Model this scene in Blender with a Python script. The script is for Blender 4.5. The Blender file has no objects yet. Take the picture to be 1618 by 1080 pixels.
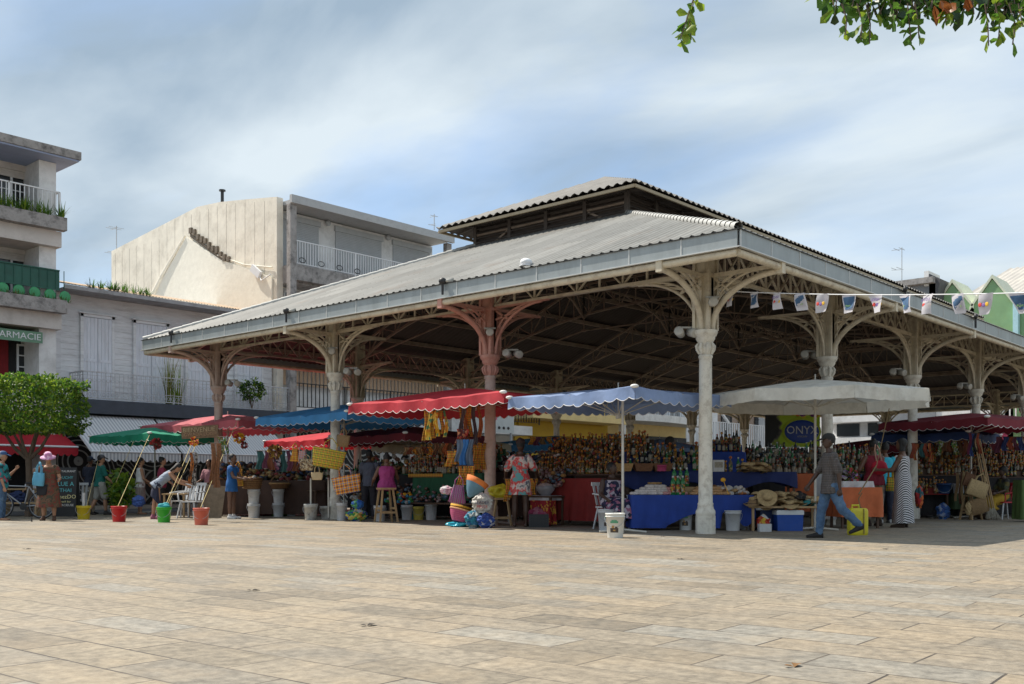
import bpy, math, random
from mathutils import Vector, Matrix, Quaternion
random.seed(7)
sc = bpy.context.scene
COL = sc.collection
R_ = math.radians
sin, cos, pi = math.sin, math.cos, math.pi

# ------------------------------------------------------------ camera, world, sun
# world axes: +X runs along the long side of the market hall, +Y along its short side
FW = (.7470, .6648); RT = (.6648, -.7470); CP = (-15.463, -9.197); CH = .9
cam = bpy.data.cameras.new('camera'); cam.sensor_width = 36; cam.lens = 35.24
cam.shift_y = .1372; cam.clip_end = 3000
co = bpy.data.objects.new('camera', cam); COL.objects.link(co); sc.camera = co
co.location = (CP[0], CP[1], CH); co.rotation_euler = (R_(90), 0, R_(-48.33))
SUN = Vector((-.18, .66, 1.0)).normalized()
sl = bpy.data.lights.new('sun', 'SUN'); sl.energy = 5.0; sl.angle = R_(.5); sl.color = (1, .93, .82)
so = bpy.data.objects.new('sun', sl); COL.objects.link(so)
so.rotation_euler = SUN.to_track_quat('Z', 'Y').to_euler(); so.location = (0, 0, 40)
w = bpy.data.worlds.new('World'); sc.world = w; w.use_nodes = True
wn = w.node_tree; N = wn.nodes; L = wn.links
bg = N['Background']; bg.inputs[1].default_value = .14
sky = N.new('ShaderNodeTexSky'); sky.sky_type = 'NISHITA'; sky.sun_disc = False
sky.sun_elevation = math.asin(SUN.z); sky.sun_rotation = math.atan2(SUN.x, SUN.y)
sky.air_density = 1.0; sky.dust_density = .6; sky.ozone_density = 1.6
tc = N.new('ShaderNodeTexCoord'); sep = N.new('ShaderNodeSeparateXYZ'); L.new(tc.outputs['Generated'], sep.inputs[0])
def wm(op, a, b=None):
    n = N.new('ShaderNodeMath'); n.operation = op
    for i, v in enumerate((a, b)):
        if v is None: continue
        if isinstance(v, (int, float)): n.inputs[i].default_value = v
        else: L.new(v, n.inputs[i])
    return n.outputs[0]
zz = wm('ADD', wm('MAXIMUM', sep.outputs[2], 0.0), .22)
cmb = N.new('ShaderNodeCombineXYZ'); L.new(wm('DIVIDE', sep.outputs[0], zz), cmb.inputs[0]); L.new(wm('DIVIDE', sep.outputs[1], zz), cmb.inputs[1])
mp = N.new('ShaderNodeMapping'); mp.inputs['Rotation'].default_value = (0, 0, R_(20)); mp.inputs['Scale'].default_value = (1.0, .58, 1); mp.inputs['Location'].default_value = (1.7, .35, 0)
L.new(cmb.outputs[0], mp.inputs[0])
n1 = N.new('ShaderNodeTexNoise'); n1.inputs['Scale'].default_value = 1.5; n1.inputs['Detail'].default_value = 8; n1.inputs['Roughness'].default_value = .55; n1.inputs['Distortion'].default_value = .35
L.new(mp.outputs[0], n1.inputs[0])
n2 = N.new('ShaderNodeTexNoise'); n2.inputs['Scale'].default_value = 1.9; n2.inputs['Detail'].default_value = 9; n2.inputs['Roughness'].default_value = .58; n2.inputs['Distortion'].default_value = .25; n2.inputs['Roughness'].default_value = .5
L.new(mp.outputs[0], n2.inputs[0])
cr = N.new('ShaderNodeValToRGB'); cr.color_ramp.elements[0].position = .33; cr.color_ramp.elements[0].color = (.40, .40, .40, 1); cr.color_ramp.elements[1].position = .54; cr.color_ramp.elements[1].color = (.96, .96, .96, 1)
L.new(n1.outputs[0], cr.inputs[0])
cc = N.new('ShaderNodeValToRGB'); cc.color_ramp.elements[0].position = .36; cc.color_ramp.elements[0].color = (2.0, 2.6, 3.2, 1); cc.color_ramp.elements[1].position = .62; cc.color_ramp.elements[1].color = (4.15, 4.65, 4.95, 1)
L.new(n2.outputs[0], cc.inputs[0])
mx = N.new('ShaderNodeMixRGB'); L.new(cr.outputs[0], mx.inputs[0]); L.new(sky.outputs[0], mx.inputs[1]); L.new(cc.outputs[0], mx.inputs[2])
L.new(mx.outputs[0], bg.inputs[0])
sc.view_settings.view_transform = 'Standard'; sc.view_settings.look = 'None'; sc.view_settings.exposure = 0.42; sc.view_settings.gamma = 1
sc.view_settings.use_curve_mapping = False

# ------------------------------------------------------------ helpers
def at(px, D, z=0.0):
    k = (px-809)/1584*D
    return Vector((CP[0]+D*FW[0]+k*RT[0], CP[1]+D*FW[1]+k*RT[1], z))
def zat(py, D): return CH+(762-py)/1584*D
def gp(px, py): return at(px, CH*1584/(py-762))
def onX(px, X):
    k = (px-809)/1584; D = (X-CP[0])/(FW[0]+k*RT[0]); return at(px, D), D
def onY(px, Y):
    k = (px-809)/1584; D = (Y-CP[1])/(FW[1]+k*RT[1]); return at(px, D), D
YAW0 = R_(-48.33)      # local +Y looks away from the camera

_m = {}
def mat(name, col, rough=.7, var=.12, scale=6.0, bump=.0, metal=0.0, stain=None, stain_amt=.5, stain_scale=2.0, transl=0.0, stretch=(1, 1, 1), spec=None, emit=None, bscale=None, coat=0):
    if name in _m: return _m[name]
    m = bpy.data.materials.new(name); _m[name] = m; m.use_nodes = True
    nt = m.node_tree; n = nt.nodes; l = nt.links; b = n['Principled BSDF']
    b.inputs['Roughness'].default_value = rough; b.inputs['Metallic'].default_value = metal
    if spec is not None: b.inputs['Specular IOR Level'].default_value = spec
    if coat: b.inputs['Coat Weight'].default_value = coat
    t = n.new('ShaderNodeTexCoord'); mpg = n.new('ShaderNodeMapping'); mpg.inputs['Scale'].default_value = stretch
    l.new(t.outputs['Object'], mpg.inputs[0])
    ns = n.new('ShaderNodeTexNoise'); ns.inputs['Scale'].default_value = scale; ns.inputs['Detail'].default_value = 6; ns.inputs['Roughness'].default_value = .65
    l.new(mpg.outputs[0], ns.inputs[0])
    rp = n.new('ShaderNodeValToRGB'); rp.color_ramp.elements[0].position = .3; rp.color_ramp.elements[1].position = .72
    rp.color_ramp.elements[0].color = tuple(c*(1-var) for c in col)+(1,); rp.color_ramp.elements[1].color = tuple(min(1, c*(1+var)) for c in col)+(1,)
    l.new(ns.outputs[0], rp.inputs[0]); out = rp.outputs[0]
    if stain:
        s2 = n.new('ShaderNodeTexNoise'); s2.inputs['Scale'].default_value = stain_scale; s2.inputs['Detail'].default_value = 8; s2.inputs['Roughness'].default_value = .72
        l.new(mpg.outputs[0], s2.inputs[0])
        r2 = n.new('ShaderNodeValToRGB'); r2.color_ramp.elements[0].position = .48; r2.color_ramp.elements[0].color = (0, 0, 0, 1)
        r2.color_ramp.elements[1].position = .72; r2.color_ramp.elements[1].color = (stain_amt,)*3+(1,)
        l.new(s2.outputs[0], r2.inputs[0])
        mm = n.new('ShaderNodeMixRGB'); l.new(r2.outputs[0], mm.inputs[0]); l.new(out, mm.inputs[1]); mm.inputs[2].default_value = tuple(stain)+(1,); out = mm.outputs[0]
    l.new(out, b.inputs['Base Color'])
    if bump:
        bp = n.new('ShaderNodeBump'); bp.inputs['Strength'].default_value = min(1, bump); bp.inputs['Distance'].default_value = .02
        if bscale:
            nb = n.new('ShaderNodeTexNoise'); nb.inputs['Scale'].default_value = bscale; nb.inputs['Detail'].default_value = 5; l.new(mpg.outputs[0], nb.inputs[0]); l.new(nb.outputs[0], bp.inputs['Height'])
        else: l.new(ns.outputs[0], bp.inputs['Height'])
        l.new(bp.outputs[0], b.inputs['Normal'])
    if emit:
        b.inputs['Emission Color'].default_value = tuple(col)+(1,); b.inputs['Emission Strength'].default_value = emit
    if transl:
        tr = n.new('ShaderNodeBsdfTranslucent'); l.new(out, tr.inputs[0]); ms = n.new('ShaderNodeMixShader'); ms.inputs[0].default_value = transl
        l.new(b.outputs[0], ms.inputs[1]); l.new(tr.outputs[0], ms.inputs[2]); l.new(ms.outputs[0], n['Material Output'].inputs[0])
    return m
def nmat(name):
    m = bpy.data.materials.new(name); _m[name] = m; m.use_nodes = True
    return m, m.node_tree.nodes, m.node_tree.links, m.node_tree.nodes['Principled BSDF']

class MB:
    def __init__(s): s.v = []; s.f = []; s.m = []; s.sm = []
    def add(s, vs, fs, m=0, smooth=False):
        o = len(s.v); s.v += [tuple(p) for p in vs]
        for f in fs: s.f.append(tuple(o+i for i in f)); s.m.append(m); s.sm.append(smooth)
        return s
    def box(s, c, d, m=0, rz=0, rot=None):
        x, y, z = (q/2 for q in d)
        P = [Vector((a*x, b*y, e*z)) for e in (-1, 1) for b in (-1, 1) for a in (-1, 1)]
        if rz: rot = Matrix.Rotation(rz, 3, 'Z')
        if rot is not None: P = [rot@p for p in P]
        c = Vector(c); P = [p+c for p in P]
        return s.add(P, [(0, 2, 3, 1), (4, 5, 7, 6), (0, 1, 5, 4), (2, 6, 7, 3), (0, 4, 6, 2), (1, 3, 7, 5)], m)
    def bb(s, a, b, m=0):   # box by two corners
        return s.box([(a[i]+b[i])/2 for i in range(3)], [abs(b[i]-a[i]) for i in range(3)], m)
    def beam(s, a, b, w=.05, h=None, m=0, up=(0, 0, 1)):
        h = h or w; a = Vector(a); b = Vector(b); d = (b-a)
        if d.length < 1e-6: return s
        d.normalize(); up = Vector(up)
        if abs(d.dot(up)) > .98: up = Vector((1, 0, 0))
        x = d.cross(up).normalized(); y = x.cross(d)
        P = [q+x*i*w/2+y*j*h/2 for q in (a, b) for i, j in ((-1, -1), (1, -1), (1, 1), (-1, 1))]
        return s.add(P, [(0, 1, 2, 3), (7, 6, 5, 4), (0, 4, 5, 1), (1, 5, 6, 2), (2, 6, 7, 3), (3, 7, 4, 0)], m)
    def tube(s, pts, r, n=8, m=0, caps=True, smooth=True):
        pts = [Vector(p) for p in pts]; k = len(pts); rs = r if isinstance(r, (list, tuple)) else [r]*k
        V = []; px = None
        for i in range(k):
            d = (pts[min(i+1, k-1)]-pts[max(i-1, 0)])
            d = d.normalized() if d.length > 1e-9 else Vector((0, 0, 1))
            if px is None:
                u = Vector((0, 0, 1)) if abs(d.z) < .9 else Vector((1, 0, 0)); px = d.cross(u).normalized()
            else:
                px = (px-d*px.dot(d)); px = px.normalized() if px.length > 1e-6 else d.orthogonal().normalized()
            py = d.cross(px)
            for j in range(n):
                a = 2*pi*j/n; V.append(pts[i]+(px*cos(a)+py*sin(a))*rs[i])
        Fs = [(i*n+j, i*n+(j+1) % n, (i+1)*n+(j+1) % n, (i+1)*n+j) for i in range(k-1) for j in range(n)]
        s.add(V, Fs, m, smooth)
        if caps: s.add(V[:n], [tuple(range(n))[::-1]], m); s.add(V[-n:], [tuple(range(n))], m)
        return s
    def lathe(s, prof, c=(0, 0, 0), n=16, m=0, smooth=True, off=0, rot=None, sy=1):
        c = Vector(c); V = []
        for r, z in prof:
            for j in range(n):
                a = 2*pi*(j+off)/n; p = Vector((r*cos(a), r*sin(a)*sy, z)); V.append((rot@p if rot is not None else p)+c)
        k = len(prof)
        s.add(V, [(i*n+j, i*n+(j+1) % n, (i+1)*n+(j+1) % n, (i+1)*n+j) for i in range(k-1) for j in range(n)], m, smooth)
        if prof[0][0] > 1e-4: s.add(V[:n], [tuple(range(n))[::-1]], m)
        if prof[-1][0] > 1e-4: s.add(V[-n:], [tuple(range(n))], m)
        return s
    def ell(s, c, r, n=10, k=7, m=0, rot=None):
        if isinstance(r, (int, float)): r = (r, r, r)
        V = []; c = Vector(c)
        for i in range(k+1):
            t = pi*i/k
            for j in range(n):
                a = 2*pi*j/n; p = Vector((r[0]*sin(t)*cos(a), r[1]*sin(t)*sin(a), -r[2]*cos(t))); V.append((rot@p if rot is not None else p)+c)
        return s.add(V, [(i*n+j, i*n+(j+1) % n, (i+1)*n+(j+1) % n, (i+1)*n+j) for i in range(k) for j in range(n)], m, True)
    def prism(s, poly, d, m=0):   # polygon (3-D points) extruded along vector d
        P = [Vector(p) for p in poly]; d = Vector(d); n = len(P)
        return s.add(P+[p+d for p in P], [tuple(range(n))[::-1], tuple(range(n, 2*n))]+[(i, (i+1) % n, n+(i+1) % n, n+i) for i in range(n)], m)
    def loft(s, rings, m=0, smooth=True, caps=True):
        n = len(rings[0]); V = [p for r in rings for p in r]
        s.add(V, [(i*n+j, i*n+(j+1) % n, (i+1)*n+(j+1) % n, (i+1)*n+j) for i in range(len(rings)-1) for j in range(n)], m, smooth)
        if caps: s.add(rings[0], [tuple(range(n))[::-1]], m); s.add(rings[-1], [tuple(range(n))], m)
        return s
    def mesh(s, name, mats):
        me = bpy.data.meshes.new(name); me.from_pydata([tuple(v) for v in s.v], [], s.f)
        for q in (mats if isinstance(mats, (list, tuple)) else [mats]): me.materials.append(q)
        me.polygons.foreach_set('material_index', s.m); me.polygons.foreach_set('use_smooth', s.sm); me.update()
        return me
    def build(s, name, mats, parent=None, loc=None, rz=None, **kw):
        return place(s.mesh(name, mats), name, parent, loc, rz, **kw)
def place(me, name, parent=None, loc=None, rz=None, label=None, cat=None, group=None, kind=None):
    o = bpy.data.objects.new(name, me); COL.objects.link(o)
    if parent is not None: o.parent = parent
    if loc is not None: o.location = loc
    if rz is not None: o.rotation_euler = rz if isinstance(rz, (tuple, list)) else (0, 0, rz)
    return tag(o, label, cat, group, kind)
def tag(o, label=None, cat=None, group=None, kind=None):
    for k, v in (('label', label), ('category', cat), ('group', group), ('kind', kind)):
        if v: o[k] = v
    return o
def thing(name, label, cat, loc=(0, 0, 0), rz=0, group=None):
    return place(None, name, None, loc, rz, label, cat, group)
def copy_tree(o, parent=None, loc=None, rz=None, label=None):
    c = o.copy(); COL.objects.link(c)
    if parent is not None: c.parent = parent
    if loc is not None: c.location = loc
    if rz is not None: c.rotation_euler = (0, 0, rz)
    if label: c['label'] = label
    for ch in list(o.children): copy_tree(ch, c)
    return c
def text_mesh(txt, size, depth=.004, align='CENTER', sx=1.0):
    cu = bpy.data.curves.new('lettering', 'FONT'); cu.body = txt; cu.size = size; cu.extrude = depth; cu.align_x = align; cu.align_y = 'CENTER'; cu.resolution_u = 2
    o = bpy.data.objects.new('lettering', cu); COL.objects.link(o); bpy.context.view_layer.update()
    me = bpy.data.meshes.new_from_object(o.evaluated_get(bpy.context.evaluated_depsgraph_get())); bpy.data.objects.remove(o)
    if sx != 1:
        for v in me.vertices: v.co.x *= sx
    return me
def text(txt, size, m, parent, loc, rot, depth=.004, sx=1.0, name='lettering'):
    me = text_mesh(txt, size, depth, sx=sx); me.materials.clear(); me.materials.append(m)
    return place(me, name, parent, loc, rot)

# ------------------------------------------------------------ base materials
cream = mat('cream_iron', (.58, .52, .40), .55, .12, 3, .15, stain=(.16, .085, .045), stain_amt=.55, stain_scale=4.5)
pink_bounce = mat('pink_bounce_iron', (.52, .27, .215), .55, .1, 3, .15, stain=(.18, .08, .05), stain_amt=.5, stain_scale=4.5)  # iron with the red light bounced up from the parasol put into its colour
rosy_bounce = mat('rosy_bounce_iron', (.50, .38, .32), .55, .1, 3, .15, stain=(.18, .10, .07), stain_amt=.5, stain_scale=4.5)  # weaker pink parasol bounce, also put into the base colour of the iron
greycol = mat('grey_white_iron', (.66, .63, .55), .6, .08, 4, .25, stain=(.17, .12, .08), stain_amt=.6, stain_scale=7)
truss_m = mat('brown_iron', (.30, .235, .185), .6, .2, 3, .1, stain=(.10, .05, .035), stain_amt=.6)
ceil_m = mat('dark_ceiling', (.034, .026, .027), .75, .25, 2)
def roof_mat():
    m = mat('roof_sheet', (.20, .20, .192), .62, .13, 1.2, .0, stain=(.13, .125, .115), stain_amt=.6, stain_scale=1.6, stretch=(1, 1, 1))
    n, l = m.node_tree.nodes, m.node_tree.links; b = n['Principled BSDF']; src = b.inputs['Base Color'].links[0].from_socket
    t = n.new('ShaderNodeTexCoord'); br = n.new('ShaderNodeTexBrick'); br.offset = .5; br.inputs['Scale'].default_value = 1; br.inputs['Brick Width'].default_value = 1.9; br.inputs['Row Height'].default_value = .8; br.inputs['Mortar Size'].default_value = .012
    br.inputs['Color1'].default_value = (.78, .78, .76, 1); br.inputs['Color2'].default_value = (1.12, 1.11, 1.08, 1); br.inputs['Mortar'].default_value = (.62, .60, .57, 1); l.new(t.outputs['Object'], br.inputs[0])
    mx = n.new('ShaderNodeMixRGB'); mx.blend_type = 'MULTIPLY'; mx.inputs[0].default_value = 1; l.new(src, mx.inputs[1]); l.new(br.outputs['Color'], mx.inputs[2])
    ns = n.new('ShaderNodeTexNoise'); ns.inputs['Scale'].default_value = .9; ns.inputs['Detail'].default_value = 9; l.new(t.outputs['Object'], ns.inputs[0]); r = n.new('ShaderNodeValToRGB'); r.color_ramp.elements[0].position = .58; r.color_ramp.elements[0].color = (0, 0, 0, 1); r.color_ramp.elements[1].position = .74; r.color_ramp.elements[1].color = (.5, .5, .5, 1); l.new(ns.outputs[0], r.inputs[0])
    m2 = n.new('ShaderNodeMixRGB'); l.new(r.outputs[0], m2.inputs[0]); l.new(mx.outputs[0], m2.inputs[1]); m2.inputs[2].default_value = (.16, .105, .07, 1); l.new(m2.outputs[0], b.inputs['Base Color']); return m
roof_m = roof_mat()
zinc = mat('zinc_fascia', (.33, .365, .375), .5, .12, 2.2, 0, metal=.25, stain=(.20, .22, .22), stain_amt=.5, stain_scale=3, stretch=(1, 1, .35))
zinc_edge = mat('zinc_edge', (.55, .56, .55), .45, .08, 3, metal=.2)
louvre_m = mat('louvre_wood', (.085, .07, .062), .7, .2, 5)
whitepl = mat('white_plaster', (.74, .74, .74), .85, .1, 1.2, .15, stain=(.30, .29, .28), stain_amt=.5, stain_scale=1.5)
whitepaint = mat('white_paint', (.72, .73, .75), .6, .06, 3)
mould = mat('mouldy_concrete', (.34, .32, .31), .9, .25, 3, .3, stain=(.05, .048, .048), stain_amt=.95, stain_scale=3.2, bscale=15)
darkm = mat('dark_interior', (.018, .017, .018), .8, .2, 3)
glassm = mat('window_glass', (.03, .035, .04), .12, .2, 1)
blackm = mat('black_metal', (.02, .02, .022), .5, .1, 4)

# ------------------------------------------------------------ ground
def ground_mat():
    m, n, l, b = nmat('stone_paving'); b.inputs['Roughness'].default_value = .72
    t = n.new('ShaderNodeTexCoord'); mpg = n.new('ShaderNodeMapping'); mpg.inputs['Rotation'].default_value = (0, 0, R_(87)); l.new(t.outputs['Object'], mpg.inputs[0])
    br = n.new('ShaderNodeTexBrick'); br.offset = .5; br.inputs['Scale'].default_value = 1; br.inputs['Brick Width'].default_value = .86; br.inputs['Row Height'].default_value = .37
    br.inputs['Mortar Size'].default_value = .0075; br.inputs['Mortar Smooth'].default_value = .2; br.inputs['Bias'].default_value = 0
    br.inputs['Color1'].default_value = (0, 0, 0, 1); br.inputs['Color2'].default_value = (1, 1, 1, 1); br.inputs['Mortar'].default_value = (.5, .5, .5, 1)
    nw = n.new('ShaderNodeTexNoise'); nw.inputs['Scale'].default_value = .35; l.new(mpg.outputs[0], nw.inputs[0])
    vm = n.new('ShaderNodeVectorMath'); vm.operation = 'MULTIPLY_ADD'; l.new(nw.outputs['Color'], vm.inputs[0]); vm.inputs[1].default_value = (.10, .10, 0); l.new(mpg.outputs[0], vm.inputs[2])
    l.new(vm.outputs[0], br.inputs[0])
    cr = n.new('ShaderNodeValToRGB'); e = cr.color_ramp.elements
    cols = [(0, (.185, .158, .12)), (.2, (.285, .238, .172)), (.42, (.27, .23, .175)), (.6, (.31, .252, .178)), (.8, (.232, .203, .16)), (1, (.285, .265, .225))]
    e[0].position = 0; e[0].color = cols[0][1]+(1,); e[1].position = 1; e[1].color = cols[-1][1]+(1,)
    for p, c in cols[1:-1]:
        q = e.new(p); q.color = c+(1,)
    l.new(br.outputs['Color'], cr.inputs[0])
    def noise(sc_, det, lo, hi, c0, c1, src=mpg, stretch=None):
        x = n.new('ShaderNodeTexNoise'); x.inputs['Scale'].default_value = sc_; x.inputs['Detail'].default_value = det; x.inputs['Roughness'].default_value = .68
        if stretch:
            q = n.new('ShaderNodeMapping'); q.inputs['Scale'].default_value = stretch; l.new(src.outputs[0], q.inputs[0]); l.new(q.outputs[0], x.inputs[0])
        else: l.new(src.outputs[0], x.inputs[0])
        r = n.new('ShaderNodeValToRGB'); r.color_ramp.elements[0].position = lo; r.color_ramp.elements[0].color = (c0,)*3+(1,); r.color_ramp.elements[1].position = hi; r.color_ramp.elements[1].color = (c1,)*3+(1,)
        l.new(x.outputs[0], r.inputs[0]); return r
    def mul(a, bb, fac=1, mode='MULTIPLY'):
        q = n.new('ShaderNodeMixRGB'); q.blend_type = mode; q.inputs[0].default_value = fac; l.new(a, q.inputs[1])
        if isinstance(bb, tuple): q.inputs[2].default_value = bb
        else: l.new(bb, q.inputs[2])
        return q.outputs[0]
    c = mul(cr.outputs[0], noise(13, 10, .36, .66, .62, 1.22).outputs[0])
    c = mul(c, noise(.45, 8, .34, .66, .89, 1.06).outputs[0])
    c = mul(c, noise(3.2, 10, .36, .68, .87, 1.08).outputs[0])
    # warm and grey drifts over the slabs
    q = n.new('ShaderNodeMixRGB'); l.new(noise(1.6, 8, 0.46, .64, 0, .25).outputs[0], q.inputs[0]); l.new(c, q.inputs[1]); q.inputs[2].default_value = (.36, .27, .165, 1); c = q.outputs[0]
    # small dark spots
    q = n.new('ShaderNodeMixRGB'); l.new(noise(5.5, 3, .70, .74, 0, .55).outputs[0], q.inputs[0]); l.new(c, q.inputs[1]); q.inputs[2].default_value = (.08, .07, .06, 1); c = q.outputs[0]
    # joints, partly filled
    jf = n.new('ShaderNodeMath'); jf.operation = 'MULTIPLY'; l.new(br.outputs['Fac'], jf.inputs[0]); l.new(noise(.8, 4, .35, .6, 0.35, 1.0).outputs[0], jf.inputs[1])
    q = n.new('ShaderNodeMixRGB'); l.new(jf.outputs[0], q.inputs[0]); l.new(c, q.inputs[1]); q.inputs[2].default_value = (.05, .04, .032, 1); c = q.outputs[0]
    l.new(c, b.inputs['Base Color'])
    bp = n.new('ShaderNodeBump'); bp.inputs['Strength'].default_value = .35; bp.inputs['Distance'].default_value = .01
    ht = n.new('ShaderNodeMath'); ht.operation = 'SUBTRACT'; l.new(noise(14, 8, .3, .7, .2, .8).outputs[0], ht.inputs[0]); l.new(jf.outputs[0], ht.inputs[1]); l.new(ht.outputs[0], bp.inputs['Height']); l.new(bp.outputs[0], b.inputs['Normal'])
    return m
g = MB(); g.add([(-400, -400, 0), (500, -400, 0), (500, 500, 0), (-400, 500, 0)], [(0, 1, 2, 3)])
g.build('ground', ground_mat(), kind='structure')
asphalt = mat('asphalt', (.06, .06, .06), .9, .2, 12, .2)
MB().add([(-60, 18.6, .004), (43, 18.6, .004), (43, 23.0, .004), (-60, 23.0, .004)], [(0, 1, 2, 3)]).build('road', asphalt, kind='structure')
# the road lies beyond the stalls; a pavement kerb runs before the houses
pv = mat('pavement_stone', (.30, .27, .23), .8, .15, 5)
MB().bb((-60, 23.0, .0), (49, 60, .12)).build('pavement', pv, kind='structure')

# ------------------------------------------------------------ market hall
BU, BV, NU, NV, OV = 4.983, 5.181, 7, 3, 1.41
LX, LY = BU*NU, BV*NV
ZC = 3.574                       # top of the capitals
ZE = 4.84                        # eave, top of fascia
ZL = 7.56                        # foot of the lantern
SL = (ZL-ZE)/(BU+OV)
def rz_(off): return ZE+off*SL   # roof height at distance from the eave
hall = thing('market_hall', 'open iron market hall with grey sheet roof, louvred lantern and arched column brackets', 'market hall')
# column
cb = MB()
cb.lathe([(.175, 0), (.175, .32)], n=8, off=.5, smooth=False)
cb.lathe([(.165, .32), (.175, .35), (.17, .40), (.145, .44), (.135, .50), (.14, .53), (.125, .55), (.122, 1.0), (.112, 3.0), (.11, 3.08), (.125, 3.10), (.125, 3.13), (.105, 3.15)], n=20)
cb.lathe([(.128, 1.75), (.128, 1.78)], n=20)
cap = MB()
cap.lathe([(.10, 3.14), (.115, 3.20), (.15, 3.27), (.12, 3.33), (.115, 3.36), (.15, 3.39), (.17, 3.43), (.17, 3.46), (.20, 3.49), (.215, 3.53), (.215, 3.574)], n=16)
for j in range(8):
    a = 2*pi*j/8; d = Vector((cos(a), sin(a), 0))
    cap.tube([d*.11+Vector((0, 0, 3.16)), d*.15+Vector((0, 0, 3.24)), d*.16+Vector((0, 0, 3.3)), d*.125+Vector((0, 0, 3.36))], [.02, .03, .03, .015], 6)
post = MB()
post.bb((-.13, -.13, ZC+.002), (.13, .13, 5.28))
for sx in (-1, 1):
    for sy in (-1, 1): post.beam((sx*.14, sy*.14, ZC), (sx*.14, sy*.14, 5.26), .055)
post.bb((-.17, -.17, 4.50), (.17, .17, 4.56)); post.bb((-.165, -.165, 4.98), (.165, .165, 5.03))
for s_ in (-1, 1):
    post.beam((s_*.0, .15, ZC+.1), (0, .15, 4.5), .04); post.beam((0, -.15, ZC+.1), (0, -.15, 4.5), .04)
    post.beam((s_*.15, 0, ZC+.1), (s_*.15, 0, 4.5), .04)
def arc(x0, x1, z0, z1, n=14):
    return [(0, -(x0+(x1-x0)*(1-cos(pi/2*i/n))), z0+(z1-z0)*sin(pi/2*i/n)) for i in range(n+1)]
bro = MB()                                     # outward bracket (towards -Y)
bro.tube(arc(.13, OV+.02, ZC+.0, 4.44, 16), .055, 10)
bro.tube(arc(.16, 1.1, ZC+.25, 4.52, 10), .022, 6)
bro.beam((0, -.12, 4.52), (0, -OV, 4.52), .07, .07); bro.box((0, -OV-.02, 4.47), (.12, .12, .18))
bro.beam((0, -.15, 4.95), (0, -OV, 4.64), .05, .05); bro.beam((0, -.12, 4.25), (0, -.55, 4.50), .035)
bro.beam((0, -.12, 4.52), (0, -.5, 4.2), .035)
brs = MB()                                     # lattice side bracket
P1 = arc(.15, 1.42, ZC+.02, 4.56, 12); P2 = arc(.15, 1.15, ZC+.30, 4.56, 12)
brs.tube(P1, .034, 6); brs.tube(P2, .022, 6)
for a, b_ in ((3, 4), (6, 6), (9, 8)): brs.beam(P1[a], P2[b_], .03)
brs.beam((0, -.12, 4.30), P1[8], .04); brs.beam((0, -.12, 4.52), P1[6], .04); brs.beam((0, -.1, 4.56), (0, -1.6, 4.58), .09, .05)
def rotated(mb, ang):
    o = MB(); r = Matrix.Rotation(ang, 3, 'Z'); o.v = [tuple(r@Vector(v)) for v in mb.v]; o.f = mb.f; o.m = mb.m; o.sm = mb.sm; return o
meshes = {}
def colset(m, key):
    if key not in meshes:
        meshes[key] = (cb.mesh('column', {'c': greycol, 'p': rosy_bounce, 'q': rosy_bounce}[key]), cap.mesh('capital', {'c': greycol, 'p': pink_bounce, 'q': rosy_bounce}[key]), post.mesh('post', m), bro.mesh('bracket', m), brs.mesh('side_bracket', m))
    return meshes[key]
def column(x, y, outs, key):
    m = {'c': cream, 'p': pink_bounce, 'q': rosy_bounce}[key]; c, k, p, bo, bs = colset(m, key)
    o = place(c, 'column', hall, (x, y, 0)); place(k, 'capital', o); place(p, 'post', o)
    for a in range(4):                         # a: 0 -> -Y, 1 -> +X, 2 -> +Y, 3 -> -X
        if a in outs: place(bo, 'bracket', o, rz=a*pi/2)
        else: place(bs, 'bracket', o, rz=a*pi/2)
for i in range(NU+1):
    for j in range(NV+1):
        if 0 < i < NU and 0 < j < NV: continue
        outs = ([0] if j == 0 else [])+([2] if j == NV else [])+([3] if i == 0 else [])+([1] if i == NU else [])
        column(i*BU, j*BV, outs, 'p' if (i == 0 and j == 1) else ('q' if (i == 0 and j == 3) else 'c'))
# perimeter girders
def girder(a, b, z0, z1, xpat):
    a = Vector(a); b = Vector(b); L_ = (b-a).length; n = round(L_/.52); mb = MB(); A = a+Vector((0, 0, z0)); T = Vector((0, 0, z1-z0))
    mb.beam(A, b+Vector((0, 0, z0)), .10, .05); mb.beam(A+T, b+Vector((0, 0, z1)), .10, .06)
    for i in range(n+1):
        p = A+(b-a)*(i/n); mb.beam(p, p+T, .035)
        if i < n:
            q = A+(b-a)*((i+1)/n)
            if i % 2 or xpat: mb.beam(p, q+T, .04, .03)
            if (not i % 2) or xpat: mb.beam(p+T, q, .04, .024)
    return mb
GX = girder((.14, 0, 0), (BU-.14, 0, 0), 4.60, 5.12, True).mesh('girder', cream); GY = girder((0, .14, 0), (0, BV-.14, 0), 4.60, 5.12, False).mesh('girder', cream)
GXd = GX.copy(); GXd.materials[0] = truss_m
for i in range(NU): place(GX, 'girder', hall, (i*BU, 0, 0)); place(GXd, 'girder', hall, (i*BU, LY, 0))
for j in range(NV): place(GY, 'girder', hall, (0, j*BV, 0)); place(GY, 'girder', hall, (LX, j*BV, 0))
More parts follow.
